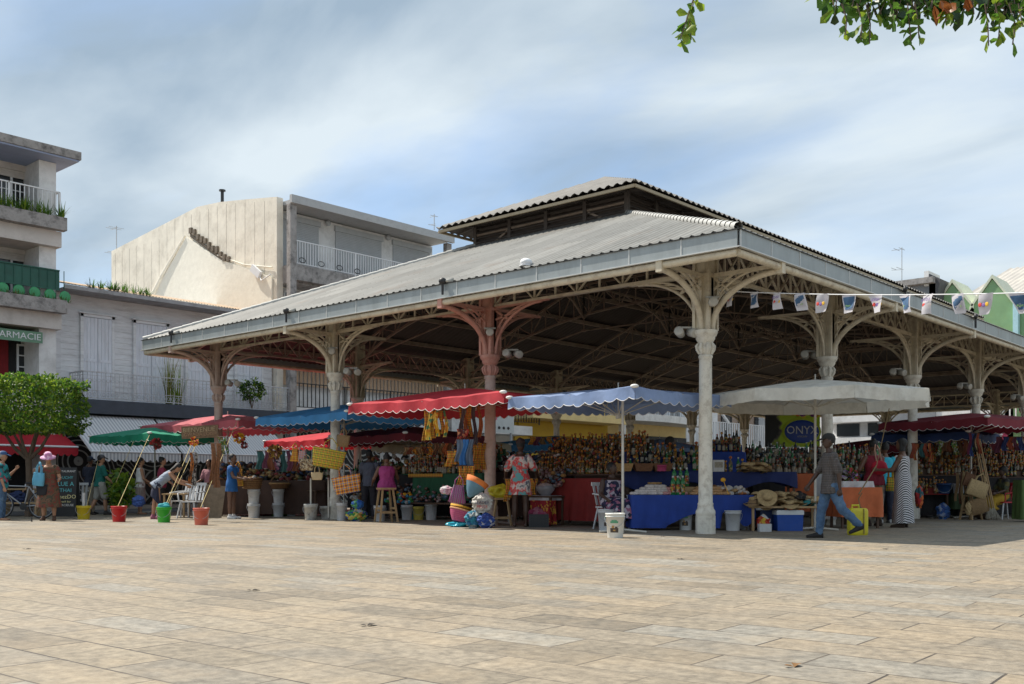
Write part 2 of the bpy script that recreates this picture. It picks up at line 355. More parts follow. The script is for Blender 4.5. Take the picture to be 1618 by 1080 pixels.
# eave tube and fascia
e = OV+.0
mb = MB()
for a, b_ in (((-e, -e), (LX+e, -e)), ((LX+e, -e), (LX+e, LY+e)), ((LX+e, LY+e), (-e, LY+e)), ((-e, LY+e), (-e, -e))):
    mb.tube([(a[0], a[1], 4.50), (b_[0], b_[1], 4.50)], .062, 10)
mb.build('eave_tube', cream, hall)
def fascia(n, along, origin, name='fascia'):
    mb = MB(); L_ = along.length; d = along/L_; out = Vector((d.y, -d.x, 0)); z0, z1 = 4.575, ZE
    k = round(L_/1.02); rzz = math.atan2(d.y, d.x)
    for i in range(k):
        a = origin+d*(L_*i/k+.006); b_ = origin+d*(L_*(i+1)/k-.006)
        c = (a+b_)/2+out*.02; mb.box((c.x, c.y, (z0+z1)/2), ((b_-a).length, .03, z1-z0), 0, rz=rzz)
        s_ = a+out*.036; mb.box((s_.x, s_.y, (z0+z1)/2), (.022, .012, z1-z0), 1, rz=rzz)
    c = origin+d*L_/2+out*.03
    mb.box((c.x, c.y, z0-.005), (L_+.1, .07, .018), 1, rz=rzz); mb.box((c.x, c.y, z1+.006), (L_+.1, .06, .012), 2, rz=rzz)
    return mb.build(name, [zinc, zinc_edge, blackm], hall)
E_ = OV+.04
fascia(0, Vector((LX+2*E_, 0, 0)), Vector((-E_, -E_, 0))); fascia(0, Vector((0, -(LY+2*E_), 0)), Vector((-E_, LY+E_, 0)))
fascia(0, Vector((-(LX+2*E_), 0, 0)), Vector((LX+E_, LY+E_, 0))); fascia(0, Vector((0, LY+2*E_, 0)), Vector((LX+E_, -E_, 0)))
# corrugated slopes
def slope(mb, L_, run, rise, pitch, amp, hip, steps=3, mi=0, tf=None, lap=0):
    """local: along x 0..L_, up-slope y 0..run; hip = plan ratio x/y trimmed at both ends"""
    n = max(8, int(L_/pitch*4)); cols = []
    for i in range(n+1):
        x = L_*i/n; mxr = min(run, min(x, L_-x)/hip) if hip else run
        h = amp*cos(2*pi*x/pitch); c = []
        for k in range(steps+1):
            y = mxr*k/steps; c.append(tf(x, y, rise*y/run+h+ (lap*(k % 2))))
        cols.append(c)
    V = [p for c in cols for p in c]; s = steps+1
    mb.add(V, [(i*s+k, (i+1)*s+k, (i+1)*s+k+1, i*s+k+1) for i in range(n) for k in range(steps)], mi, True)
def hiproof(name, x0, y0, x1, y1, z, runx, runy, rise, pitch, amp, mats, flip=0, parent=hall):
    """four slopes; runx for the ends facing +-X, runy for the long sides"""
    mb = MB(); hr = runx/runy
    slope(mb, x1-x0, runy, rise, pitch, amp, hr, tf=lambda x, y, h: (x0+x, y0+y, z+h))
    slope(mb, x1-x0, runy, rise, pitch, amp, hr, tf=lambda x, y, h: (x1-x, y1-y, z+h))
    slope(mb, y1-y0, runx, rise, pitch, amp, 1/hr, tf=lambda x, y, h: (x0+y, y1-x, z+h))
    slope(mb, y1-y0, runx, rise, pitch, amp, 1/hr, tf=lambda x, y, h: (x1-y, y0+x, z+h))
    o = mb.build(name, mats, parent); return o
RUNX, RUNY = BU+OV+.05, BV+OV+.05
RISE = ZL-ZE
hiproof('roof', -E_-.0, -E_, LX+E_, LY+E_, ZE+.03, RUNX, RUNY, RISE, .20, .026, roof_m)
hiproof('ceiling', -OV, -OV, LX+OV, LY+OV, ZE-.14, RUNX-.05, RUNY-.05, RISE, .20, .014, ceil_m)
# hip capping
for sx, sy in ((0, 0), (1, 0), (0, 1), (1, 1)):
    mb = MB(); a = Vector((-E_ if not sx else LX+E_, -E_ if not sy else LY+E_, ZE+.05)); b_ = Vector((BU if not sx else LX-BU, BV if not sy else LY-BV, ZL+.03))
    k = 34
    for i in range(k):
        mb.tube([a.lerp(b_, i/k), a.lerp(b_, (i+1)/k)], [.075, .062], 8, 0, False)
    mb.build('hip_capping', mat('capping', (.42, .42, .40), .6, .1, 4), hall)
# lantern
x0, x1, y0, y1 = BU, LX-BU, BV, LY-BV
mb = MB()
for a, b_ in (((x0, y0), (x1, y0)), ((x1, y0), (x1, y1)), ((x1, y1), (x0, y1)), ((x0, y1), (x0, y0))):
    mb.beam((a[0], a[1], 7.530), (b_[0], b_[1], 7.530), .10, .14); mb.beam((a[0], a[1], 8.170), (b_[0], b_[1], 8.170), .10, .12)
mb.build('lantern_frame', louvre_m, hall)
def louvre(L_):
    mb = MB(); mb.box((0, 0, 7.850), (.11, .11, .60))
    for k in range(4):
        z = 7.680+k*.125; mb.add([(.06, -.05, z-.045), (L_-.06, -.05, z-.045), (L_-.06, .05, z+.045), (.06, .05, z+.045), (.06, -.05, z-.06), (L_-.06, -.05, z-.06), (L_-.06, .05, z+.03), (.06, .05, z+.03)],
                                [(0, 1, 2, 3), (7, 6, 5, 4), (0, 4, 5, 1), (2, 6, 7, 3), (0, 3, 7, 4), (1, 5, 6, 2)])
    mb.bb((.055, .06, 7.57), (L_-.055, .075, 8.12))  # dark backing added so the gaps between the slats read as shaded
    return mb.mesh('louvre', louvre_m)
lu, lv = louvre(BU/4), louvre(BV/4)
for i in range(20):
    place(lu, 'louvre', hall, (x0+i*BU/4, y0, 0)); place(lu, 'louvre', hall, (x1-i*BU/4, y1, 0), pi)
for i in range(4):
    place(lv, 'louvre', hall, (x1, y0+i*BV/4, 0), pi/2); place(lv, 'louvre', hall, (x0, y1-i*BV/4, 0), -pi/2)
LO = .80
hiproof('lantern_roof', x0-LO, y0-LO, x1+LO, y1+LO, 8.060, BV/2+LO, BV/2+LO, (BV/2+LO)*.445, .26, .034, mat('lantern_sheet', (.21, .20, .185), .75, .15, 1.2, stain=(.10, .095, .09), stain_amt=.6, stain_scale=1.3))
hiproof('lantern_soffit', x0-LO+.08, y0-LO+.08, x1+LO-.08, y1+LO-.08, 8.000, BV/2+LO-.08, BV/2+LO-.08, (BV/2+LO-.08)*.445, .26, .02, louvre_m)
mb = MB(); q = LO-.06
for a, b_ in (((x0-q, y0-q), (x1+q, y0-q)), ((x1+q, y0-q), (x1+q, y1+q)), ((x1+q, y1+q), (x0-q, y1+q)), ((x0-q, y1+q), (x0-q, y0-q))):
    mb.beam((a[0], a[1], 7.955), (b_[0], b_[1], 7.955), .05, .07)
mb.build('lantern_eave_board', mat('yellowed_board', (.40, .33, .22), .6, .12, 4, stain=(.2, .12, .06), stain_amt=.5), hall)
mb = MB()
for i in range(21):
    for yy, s_ in ((y0, -1), (y1, 1)): mb.beam((x0+i*BU/4, yy, 8.130), (x0+i*BU/4, yy+s_*(LO-.1), 8.030), .05, .07)
for i in range(5):
    for xx, s_ in ((x0, -1), (x1, 1)): mb.beam((xx, y0+i*BV/4, 8.130), (xx+s_*(LO-.1), y0+i*BV/4, 8.030), .05, .07)
mb.build('lantern_rafters', louvre_m, hall)
# trusses
def lattice(mb, top, bot, n, w=.06, r=.03):
    """top, bot: functions t->point"""
    for i in range(n):
        a, b_ = i/n, (i+1)/n
        mb.beam(top(a), top(b_), w, w); mb.beam(bot(a), bot(b_), w, w)
        mb.beam(bot(a), top(a), r)
        mb.beam(bot(a), top(b_), r) if i % 2 else mb.beam(top(a), bot(b_), r)
    mb.beam(bot(1), top(1), r)
def truss_y():
    mb = MB()
    def top(t):
        y = t*LY; o = min(y, LY-y)+OV; z = min(rz_(o*(BU+OV)/(BV+OV)) if False else ZE+o*(RISE/RUNY), 7.48)-.26
        return Vector((0, y, z))
    def bot(t):
        y = t*LY; s_ = sin(pi*t)**.62; return Vector((0, y, 4.45+1.95*s_))
    lattice(mb, top, bot, 26)
    mb.tube([(0, .1, 4.75), (0, BV, 5.75), (0, LY-BV, 5.75), (0, LY-.1, 4.75)], .025, 6)
    for y in (BV, LY-BV, LY/2): mb.tube([(0, y, 5.75), (0, y, bot(y/LY).z)], .018, 6)
    for y in (BV, LY-BV): mb.ell((0, y, 5.75), (.06, .12, .05)); mb.beam((0, y, 7.1), (0, y, 8.03), .10); mb.beam((0, y, 7.2), (0, y+(1 if y < 6 else -1)*1.2, 7.8), .05)
    mb.beam((0, y0, 7.85), (0, y1, 7.85), .05)
    return mb.mesh('truss', truss_m)
ty = truss_y()
for i in range(1, NU): place(ty, 'truss', hall, (i*BU, 0, 0))
def halftruss(L_, zt, n):
    mb = MB()
    def top(t): return Vector((t*L_, 0, (5.28+(zt-5.28)*t)-.02))
    def bot(t): return Vector((t*L_, 0, 4.45+(zt-5.35)*sin(pi/2*t)**.8*.86))
    lattice(mb, top, bot, n); mb.tube([(0, 0, 4.75), (L_, 0, 5.75)], .022, 6)
    return mb.mesh('truss', truss_m)
h1 = halftruss(BU, 7.2, 9)
for j in (1, 2): place(h1, 'truss', hall, (0, j*BV, 0)); place(h1, 'truss', hall, (LX, j*BV, 0), pi)
h2 = halftruss(math.hypot(BU, BV), 7.2, 12); an = math.atan2(BV, BU)
place(h2, 'truss', hall, (0, 0, 0), an); place(h2, 'truss', hall, (LX, 0, 0), pi-an); place(h2, 'truss', hall, (0, LY, 0), -an); place(h2, 'truss', hall, (LX, LY, 0), pi+an)
mb = MB()                                      # purlins (rings parallel to the eaves)
for t in (.10, .30, .5, .7, .9):
    ox, oy = -OV+t*(BU+OV), -OV+t*(BV+OV); z = ZE+t*RISE-.22
    for a, b_ in (((ox, oy), (LX-ox, oy)), ((LX-ox, oy), (LX-ox, LY-oy)), ((LX-ox, LY-oy), (ox, LY-oy)), ((ox, LY-oy), (ox, oy))):
        mb.beam((a[0], a[1], z), (b_[0], b_[1], z), .07, .12)
for i in range(1, NU-1):
    for yy in (BV, LY-BV):
        A = lambda t: Vector((BU*(i+t), yy, 7.2)); B = lambda t: Vector((BU*(i+t), yy, 6.15+.9*sin(pi*t)**.6)); lattice(mb, A, B, 9)
mb.build('purlins', truss_m, hall)
# white ball and fixings on the roof
MB().ell((0, 0, .07), (.12, .12, .085), 12, 8).lathe([(.13, 0), (.13, .02)], n=12).build('roof_lamp', whitepaint, loc=(-1.25, 3.1, 4.95), label='small white dome lamp resting on the hall roof edge above the blue parasol', cat='lamp')
# ------------------------------------------------------------ street row (faces -Y), front plane about Y=24
def clap(mb, x0, x1, y, z0, z1, h=.19, m=0):
    n = int((z1-z0)/h)
    for i in range(n):
        z = z0+i*(z1-z0)/n; hh = (z1-z0)/n
        mb.add([(x0, y, z), (x1, y, z), (x1, y+.018, z+hh), (x0, y+.018, z+hh), (x0, y+.05, z), (x1, y+.05, z)], [(0, 1, 2, 3), (0, 4, 5, 1)], m)
def rail(name, parent, a, b, z0, z1, gap, r, m, post=1.5):
    mb = MB(); a = Vector(a); b = Vector(b); L_ = (b-a).length; n = int(L_/gap)
    mb.beam(a+Vector((0, 0, z1)), b+Vector((0, 0, z1)), .05, .04); mb.beam(a+Vector((0, 0, z0)), b+Vector((0, 0, z0)), .04, .03)
    for i in range(n+1):
        p = a.lerp(b, i/n); mb.beam(p+Vector((0, 0, z0)), p+Vector((0, 0, z1)), r)
    k = max(1, int(L_/post))
    for i in range(k+1):
        p = a.lerp(b, i/k); mb.beam(p+Vector((0, 0, z0-.1)), p+Vector((0, 0, z1)), .05)
    return mb.build(name, m, parent)
def window(parent, x0, x1, y, z0, z1, cols=2, rows=3, fm=None, name='window', gm=None):
    fm = fm or whitepaint; f = MB(); t = .06
    f.bb((x0, y-.05, z0), (x0+t, y+.02, z1)); f.bb((x1-t, y-.05, z0), (x1, y+.02, z1)); f.bb((x0+t, y-.05, z1-t), (x1-t, y+.02, z1)); f.bb((x0+t, y-.05, z0), (x1-t, y+.02, z0+t))
    for i in range(1, cols): xx = x0+(x1-x0)*i/cols; f.bb((xx-.035, y-.045, z0+t), (xx+.035, y+.015, z1-t))
    for i in range(1, rows): zz_ = z0+(z1-z0)*i/rows; f.bb((x0+t, y-.035, zz_-.018), (x1-t, y+.01, zz_+.018))
    o = f.build(name, fm, parent)
    MB().bb((x0+t, y+.0, z0+t), (x1-t, y+.012, z1-t)).build('pane', gm or glassm, o)
    return o
def shutter(parent, x0, x1, y, z0, z1, m, name='roller_shutter', h=.07):
    mb = MB(); n = int((z1-z0)/h)
    for i in range(n): z = z0+i*(z1-z0)/n; mb.bb((x0, y-.02, z+.008), (x1, y+.012, z+(z1-z0)/n))
    mb.bb((x0, y, z0), (x1, y+.01, z1)); mb.bb((x0-.06, y-.09, z1), (x1+.06, y+.02, z1+.22))
    return mb.build(name, m, parent)
shut_m = mat('grey_shutter', (.42, .44, .46), .5, .08, 3)
pink_pl = mat('warm_white_plaster', (.60, .56, .53), .85, .1, 1.5, .15, stain=(.32, .28, .26), stain_amt=.5)
blue_soffit = mat('blue_soffit', (.30, .36, .52), .8, .1, 2)
# A. corner building with the pharmacy
A = thing('apartment_building', 'three storey white apartment building with planted balconies and green pharmacy awning at far left', 'building')
XR = -.75
mb = MB(); mb.bb((-12, 25.3, 0), (XR, 38, 11.5)); mb.bb((XR-.55, 24.05, 0), (XR, 25.3, 11.43)); mb.bb((-6.1, 24.05, 0), (-5.6, 25.3, 11.43)); mb.build('wall', whitepl, A)
MB().bb((-12.3, 23.3, 11.50), (-.25, 38.3, 11.76)).build('roof_slab', mould, A)
MB().bb((-12.2, 23.35, 11.44), (-.3, 25.3, 11.495)).build('soffit', blue_soffit, A)
for z in (8.62, 5.92, 3.2):
    MB().bb((-12, 23.75, z), (XR+.05, 25.29, z+.5)).build('balcony_slab', pink_pl, A)
for z in (9.125, 6.425):
    m_ = MB(); m_.bb((-12, 23.45, z), (XR+.1, 23.74, z+.42)); m_.build('planter', mould, A)
rail('railing', A, (-12, 23.78, 0), (XR, 23.78, 0), 9.65, 10.42, .14, .022, whitepaint); rail('railing', A, (XR-.02, 23.8, 0), (XR-.02, 24.05, 0), 9.65, 10.42, .14, .022, whitepaint)
gr = mat('green_sheet', (.012, .085, .06), .5, .2, 3); gl = mat('green_disc', (.05, .30, .12), .5, .15, 4)
mb = MB(); mb.bb((-12, 23.80, 7.22), (XR, 23.815, 7.84))
for i in range(44): x = -12+i*.265; mb.beam((x, 23.79, 6.86), (x, 23.79, 7.86), .02)
mb.beam((-12, 23.79, 7.85), (XR, 23.79, 7.85), .05, .04); mb.beam((-12, 23.79, 7.22), (XR, 23.79, 7.22), .04); mb.build('railing', gr, A)
mb = MB()
for i in range(24): mb.lathe([(.001, -.01), (.15, -.01), (.19, 0), (.15, .01), (.001, .01)], (-12+i*.49+.15, 23.77, 7.02), 16, rot=Matrix.Rotation(pi/2, 3, 'X'))
mb.build('railing_disc', gl, A)
for z in (9.25, 6.5):
    for k in range(3):
        xx = XR-.25-k*3.3
        window(A, xx-1.9, xx-.1, 25.25, z+.1, z+1.95, 3, 3); shutter(A, xx-1.95, xx-.05, 25.2, z+1.75, z+1.98, pink_pl)
window(A, -3.1, -2.2, 25.2, 4.0, 5.5, 1, 4); window(A, -1.55, -.95, 25.2, 4.0, 5.5, 1, 4, name='window')
MB().bb((-2.2, 25.1, 4.0), (-1.85, 25.16, 5.6)).build('curtain', mat('red_curtain', (.20, .008, .012), .8, .3, 6, stretch=(8, 8, 1)), A)
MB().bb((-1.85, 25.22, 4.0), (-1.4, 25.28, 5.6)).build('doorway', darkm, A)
aw = MB(); gw = mat('green_awning', (.05, .19, .10), .7, .1, 3)
aw.add([(-9, 25.2, 6.0), (XR-.5, 25.2, 6.0), (XR-.5, 23.9, 5.78), (-9, 23.9, 5.78), (-9, 23.9, 5.42), (XR-.5, 23.9, 5.42)], [(0, 1, 2, 3), (3, 2, 5, 4)]); awo = aw.build('pharmacy_awning', mat('green_awning2', (.15, .28, .19), .7, .1, 3), A)
text('PHARMACIE', .29, whitepaint, awo, (-2.15, 23.89, 5.60), (pi/2, 0, 0), sx=1.08)
# leaves helper
def leafmat(name, c, t=.35): return mat(name, c, .45, .3, 30, transl=t)
leaf_a = leafmat('leaf_green', (.085, .19, .022), .5); leaf_b = leafmat('leaf_light', (.22, .32, .03), .5); leaf_c = leafmat('leaf_dark', (.02, .06, .015), .2); leaf_r = leafmat('leaf_brown', (.28, .10, .03))
straw_g = leafmat('grass_yellow', (.22, .22, .05), .3)
bark = mat('bark', (.12, .085, .06), .9, .3, 10, .6, bscale=25, stretch=(1, 1, .3))
def leaf(mb, p, d, nrm, L_, W, m=0, fold=.15):
    d = Vector(d).normalized(); nrm = Vector(nrm); s = d.cross(nrm); s = s.normalized() if s.length > 1e-5 else d.orthogonal().normalized(); nrm = s.cross(d)
    p = Vector(p); P = [p, p+d*L_*.35+s*W*.3+nrm*fold*W, p+d*L_*.75+s*W*.5+nrm*fold*W, p+d*L_, p+d*L_*.75-s*W*.5+nrm*fold*W, p+d*L_*.35-s*W*.3+nrm*fold*W, p+d*L_*.6]
    mb.add(P, [(0, 1, 6), (1, 2, 6), (2, 3, 6), (3, 4, 6), (4, 5, 6), (5, 0, 6)], m, True)
def rv(): 
    while True:
        v = Vector((random.uniform(-1, 1), random.uniform(-1, 1), random.uniform(-1, 1)))
        if .1 < v.length < 1: return v.normalized()
def blades(mb, c, n, h, sp, m=0, w=.02, droop=.5):
    for i in range(n):
        a = random.uniform(0, 2*pi); d = Vector((cos(a), sin(a), 0)); hh = h*random.uniform(.5, 1.1); lean = random.uniform(.1, sp)
        b0 = Vector(c)+d*random.uniform(0, .06); s = d.cross(Vector((0, 0, 1)))*w*.5; pts = []
        for k in range(5):
            t = k/4; pts.append(b0+d*lean*hh*t**1.5+Vector((0, 0, hh*(t-droop*t*t*lean))))
        V = []; 
        for k, p in enumerate(pts): wv = s*(1-(k/4)**2+.05); V += [p-wv, p+wv]
        mb.add(V, [(2*k, 2*k+1, 2*k+3, 2*k+2) for k in range(4)], m, True)
def bush(name, label, c, r, n, L_, mats, cat='plant', stem=.3, box=None, group=None):
    t = thing(name, label, cat, c, 0, group); f = MB()
    for i in range(n):
        v = rv()*random.uniform(.35, 1)**.5; p = Vector((v.x*r[0], v.y*r[1], v.z*r[2]+stem+r[2])); leaf(f, p, rv()+Vector((0, 0, -.2)), Vector((0, 0, 1))+rv()*.6, L_*random.uniform(.6, 1.2), L_*.5, random.randrange(len(mats)))
    f.build('leaves', mats, t); s = MB()
    for i in range(5): v = rv(); s.tube([(0, 0, 0), (v.x*.1, v.y*.1, stem), (v.x*r[0]*.6, v.y*r[1]*.6, stem+r[2])], [.02, .015, .006], 5)
    s.build('stems', bark, t); return t
for k, (x, z) in enumerate(((-1.3, 9.5), (-2.5, 9.5))):
    t = thing('balcony_plant', ['row of yellow green strap leaved plants spilling over the top left balcony planter corner', 'strap leaved plants in the top balcony planter nearer the picture edge'][k], 'plant', (x, 23.6, z)); f = MB()
    for i in range(16): blades(f, (random.uniform(-.65, .65), random.uniform(-.1, .1), 0), 9, .62, .9, random.randrange(2), .035)
    f.build('leaves', [leaf_b, leaf_a], t)
t = thing('balcony_plant', 'low ferny growth along the middle balcony planter under green discs', 'plant', (-3, 23.6, 6.8)); f = MB()
for i in range(60): blades(f, (random.uniform(-3, 2.5), random.uniform(-.1, .1), 0), 6, .28, 1.2, random.randrange(2), .02)
f.build('leaves', [leaf_a, mat('leaf_olive', (.12, .10, .03), .7, .3, 9)], t)
# ground floor red awning of the cafe
def awning(label, x0, x1, yw, zw, yf, zf, val, m, parent=None, stripe=None, scal=.22, name='awning'):
    t = thing(name, label, 'awning'); nseg = 24; mb = MB(); V = []
    for i in range(2):
        for j in range(2): pass
    def P(x, t_): return (x, yw+(yf-yw)*t_, zw+(zf-zw)*t_)
    mb.add([P(x0, 0), P(x1, 0), P(x1, 1), P(x0, 1)], [(0, 1, 2, 3)])
    d = .04; mb.add([(x0, yw, zw-d), (x1, yw, zw-d), (x1, yf, zf-d), (x0, yf, zf-d)], [(3, 2, 1, 0)])
    n = int((x1-x0)/scal); k = 6
    T = [(x0+(x1-x0)*i/(n*k), yf-.01, zf) for i in range(n*k+1)]; B = [(x0+(x1-x0)*i/(n*k), yf-.01, zf-val*(.75+.25*abs(sin(pi*i/k)))) for i in range(n*k+1)]
    mb.add(T+B, [(i, i+1, len(T)+i+1, len(T)+i) for i in range(n*k)])
    mb.add([(x0, yw, zw), (x0, yf, zf), (x0, yf, zf-.05), (x0, yw, zw-.05)], [(0, 1, 2, 3)])
    mb.build('fabric', m, t)
    MB().tube([(x0, yf, zf), (x1, yf, zf)], .035, 8).build('front_bar', whitepaint, t)
    return t
red_aw = mat('red_awning', (.52, .02, .035), .7, .1, 3, transl=.25)
awning('red retractable awning with white front bar over the dark cafe at far left', -10, -.5, 24.95, 2.86, 23.0, 2.05, .30, red_aw)
sm, n_, l_, b_ = nmat('striped_awning'); t_ = n_.new('ShaderNodeTexCoord'); wv = n_.new('ShaderNodeTexWave'); wv.bands_direction = 'X'; wv.inputs['Scale'].default_value = 2.6; l_.new(t_.outputs['Object'], wv.inputs[0])
r_ = n_.new('ShaderNodeValToRGB'); r_.color_ramp.elements[0].color = (.40, .41, .44, 1); r_.color_ramp.elements[1].color = (.66, .66, .66, 1); r_.color_ramp.elements[0].position = .35; r_.color_ramp.elements[1].position = .5
l_.new(wv.outputs[0], r_.inputs[0]); l_.new(r_.outputs[0], b_.inputs['Base Color']); b_.inputs['Roughness'].default_value = .7
awning('left grey and white striped awning on the wooden house beside the tree', -.4, 2.75, 24.2, 3.18, 22.3, 1.90, .32, sm)
awning('right grey and white striped awning behind the pink parasol', 2.85, 7.5, 24.2, 3.18, 22.3, 1.90, .32, sm)
# cafe interior dark front
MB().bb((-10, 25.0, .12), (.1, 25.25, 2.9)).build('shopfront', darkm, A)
# B. wooden house
Bh = thing('wooden_house', 'low white clapboard house with closed double shutters and an iron balcony', 'building')
wood_w = mat('white_boards', (.74, .755, .78), .75, .09, 2.5, .1, stain=(.34, .33, .34), stain_amt=.55, stain_scale=2.2, stretch=(.5, 1, 3))
mb = MB(); mb.bb((-.42, 25.06, .12), (8.35, 33, 7.5)); clap(mb, -.42, 8.36, 25.0, 3.7, 7.45); mb.bb((-.45, 24.93, 3.2), (-.2, 25.05, 7.5)); mb.build('wall', wood_w, Bh)
mb = MB()
slope(mb, 9.0, 5.2, 1.1, .12, .012, 0, 2, tf=lambda x, y, h: (-.55+x, 23.85+y, 7.48+h)); mb.build('roof', mat('rusty_roof', (.45, .33, .22), .8, .25, 2, stain=(.28, .13, .06), stain_amt=.8), Bh)
MB().bb((-.55, 23.86, 7.33), (8.4, 23.9, 7.46)).bb((-.5, 23.9, 7.36), (8.36, 25.0, 7.40)).build('eave_board', mat('grey_board', (.36, .36, .37), .8, .2, 3, stain=(.1, .09, .08), stain_amt=.6), Bh)
shm = mat('shutter_paint', (.72, .75, .82), .7, .08, 3, stain=(.4, .38, .36), stain_amt=.4, stretch=(3, 3, .5))
for px0, px1 in ((131, 176), (214, 262), (296, 343), (374, 412)):
    a, _ = onY(px0, 24.95); b2, _ = onY(px1, 24.95); xa, xb = a.x, b2.x; s_ = MB()
    s_.bb((xa-.1, 24.9, 3.72), (xa, 24.99, 6.75)); s_.bb((xb, 24.9, 3.72), (xb+.1, 24.99, 6.75)); s_.bb((xa-.1, 24.9, 6.65), (xb+.1, 24.99, 6.75)); s_.bb((xa-.16, 24.84, 6.752), (xb+.16, 24.99, 6.80))
    o = s_.build('door_frame', wood_w, Bh); xm = (xa+xb)/2
    for u0, u1 in ((xa, xm-.006), (xm+.006, xb)):
        l2 = MB(); l2.bb((u0, 24.93, 3.74), (u1, 24.96, 6.64))
        w_ = (u1-u0)/4
        for q in range(4): l2.bb((u0+q*w_+.006, 24.915, 3.75), (u0+(q+1)*w_-.006, 24.932, 6.63))
        l2.bb((u0+.03, 24.9, 5.1), (u1-.03, 24.914, 5.2)); l2.build('shutter_leaf', shm, o)
MB().bb((.15, 24.0, 3.25), (8.6, 25.0, 3.72)).build('balcony_floor', mat('dark_slate_fascia', (.05, .06, .08), .7, .2, 3), Bh)
rm = mat('rusty_white_iron', (.50, .52, .55), .7, .15, 6, stain=(.2, .1, .06), stain_amt=.6, stain_scale=8)
mb = MB(); z0, z1 = 3.78, 4.66
def ironrail(mb, a, b):
    a = Vector(a); b = Vector(b); L_ = (b-a).length; n = int(L_/.16); Z = Vector((0, 0, 1))
    mb.beam(a+Z*z1, b+Z*z1, .045, .04); mb.beam(a+Z*z0, b+Z*z0, .03); mb.beam(a+Z*(z0+.25), b+Z*(z0+.25), .02); mb.beam(a+Z*(z1-.12), b+Z*(z1-.12), .015)
    d = (b-a)/L_
    for i in range(n+1):
        p = a.lerp(b, i/n); mb.beam(p+Z*z0, p+Z*z1, .016)
        if i < n:
            q = p+d*.08; mb.tube([q+Z*(z0+.12+.06*sin(t*pi/4))+d*.05*cos(t*pi/4) for t in range(9)], .008, 4, 0, False); mb.tube([q+Z*(z1-.28+.05*sin(t*pi/4))+d*.06*cos(t*pi/4) for t in range(9)], .007, 4, 0, False)
ironrail(mb, (.15, 24.05, 0), (8.5, 24.05, 0)); ironrail(mb, (.15, 24.05, 0), (.15, 25, 0)); mb.build('railing', rm, Bh)
# spiral mural on the ground floor wall
mm_, n_, l_, b_ = nmat('spiral_mural'); t_ = n_.new('ShaderNodeTexCoord'); mp_ = n_.new('ShaderNodeMapping'); l_.new(t_.outputs['Object'], mp_.inputs[0]); mp_.inputs['Scale'].default_value = (.75, .0, .75)
vo = n_.new('ShaderNodeTexVoronoi'); vo.inputs['Scale'].default_value = .9; l_.new(mp_.outputs[0], vo.inputs[0])
ma = n_.new('ShaderNodeMath'); ma.operation = 'MULTIPLY'; ma.inputs[1].default_value = 62; l_.new(vo.outputs['Distance'], ma.inputs[0])
ms_ = n_.new('ShaderNodeMath'); ms_.operation = 'SINE'; l_.new(ma.outputs[0], ms_.inputs[0]); r_ = n_.new('ShaderNodeValToRGB'); r_.color_ramp.elements[0].position = .55; r_.color_ramp.elements[0].color = (.012, .012, .014, 1); r_.color_ramp.elements[1].position = .8; r_.color_ramp.elements[1].color = (.42, .42, .40, 1)
l_.new(ms_.outputs[0], r_.inputs[0]); l_.new(r_.outputs[0], b_.inputs['Base Color'])
MB().bb((-.4, 24.9, .12), (14, 25.0, 3.2)).build('mural_wall', mm_, Bh)
# C. tall building with blank side wall
Ch = thing('apartment_building', 'cream building with blank stained side wall and railed balconies behind the market hall roof', 'building')
cream_w = mat('cream_render', (.80, .745, .64), .9, .10, 1.0, .6, stain=(.40, .35, .28), stain_amt=.5, stain_scale=1.4, bscale=3.5)
prof = [(24.75, 0), (24.75, 12.42), (26.9, 12.72), (28.9, 12.98), (30.7, 13.1), (38.6, 12.35), (38.6, 0)]
MB().prism([(8.42, y, z) for y, z in prof], (.3, 0, 0)).build('side_wall', cream_w, Ch)
mb = MB()
for i in range(1, 20): y = 24.9+i*.70; mb.bb((8.417, y-.006, 7.5), (8.42, y+.006+.004*sin(i*3), 12.3+min(.55, i*.1) if y < 34 else 12.2))
mb.build('wall_joint', mat('joint_dark', (.22, .18, .14), .9, .25, 3), Ch)
MB().bb((8.72, 25.3, 0), (17.6, 38.6, 12.1)).build('wall', whitepl, Ch)
gs = mat('white_render', (.80, .76, .66), .9, .06, 3, .5, bscale=5)
MB().prism([(8.405, 31.5, 11.9), (8.405, 28.7, 10.45), (8.405, 25.0, 9.2), (8.405, 25.0, 7.5), (8.405, 36.6, 7.5), (8.405, 35.4, 8.9)], (-.06, 0, 0)).build('gable_patch', gs, Ch)
mb = MB()
for i in range(11): t = i/10; mb.box((8.33, 31.1-t*3.0, 12.10-t*1.75+.05*sin(i*2)), (.10, .20, .24+.05*sin(i*3)), 0, rot=Matrix.Rotation(.08*sin(i*5), 3, 'X'))
mb.prism([(8.35, 31.2, 12.0), (8.35, 28.0, 10.15), (8.35, 28.0, 10.05), (8.35, 31.2, 11.85)], (.05, 0, 0))
mb.build('broken_masonry', mat('old_brick', (.16, .13, .10), .95, .3, 6, .6), Ch)
mb = MB(); mb.tube([(8.33, 31.6, 11.95), (8.33, 33.5, 10.5), (8.33, 35.2, 8.9), (8.33, 36.9, 8.2)], [.05, .09, .14, .08], 8); mb.tube([(8.36, 29, 10.7), (8.36, 27, 10.0), (8.36, 25, 9.6)], .03, 6); mb.build('wall_scar', gs, Ch)
mb = MB(); mb.box((8.25, 25.95, 9.55), (.12, .7, .30), 0, rot=Matrix.Rotation(.6, 3, 'X')); mb.tube([(8.3, 25.8, 9.4), (8.2, 25.5, 9.1), (8.3, 25.0, 9.3)], .03); mb.build('wall_flap', whitepaint, Ch)
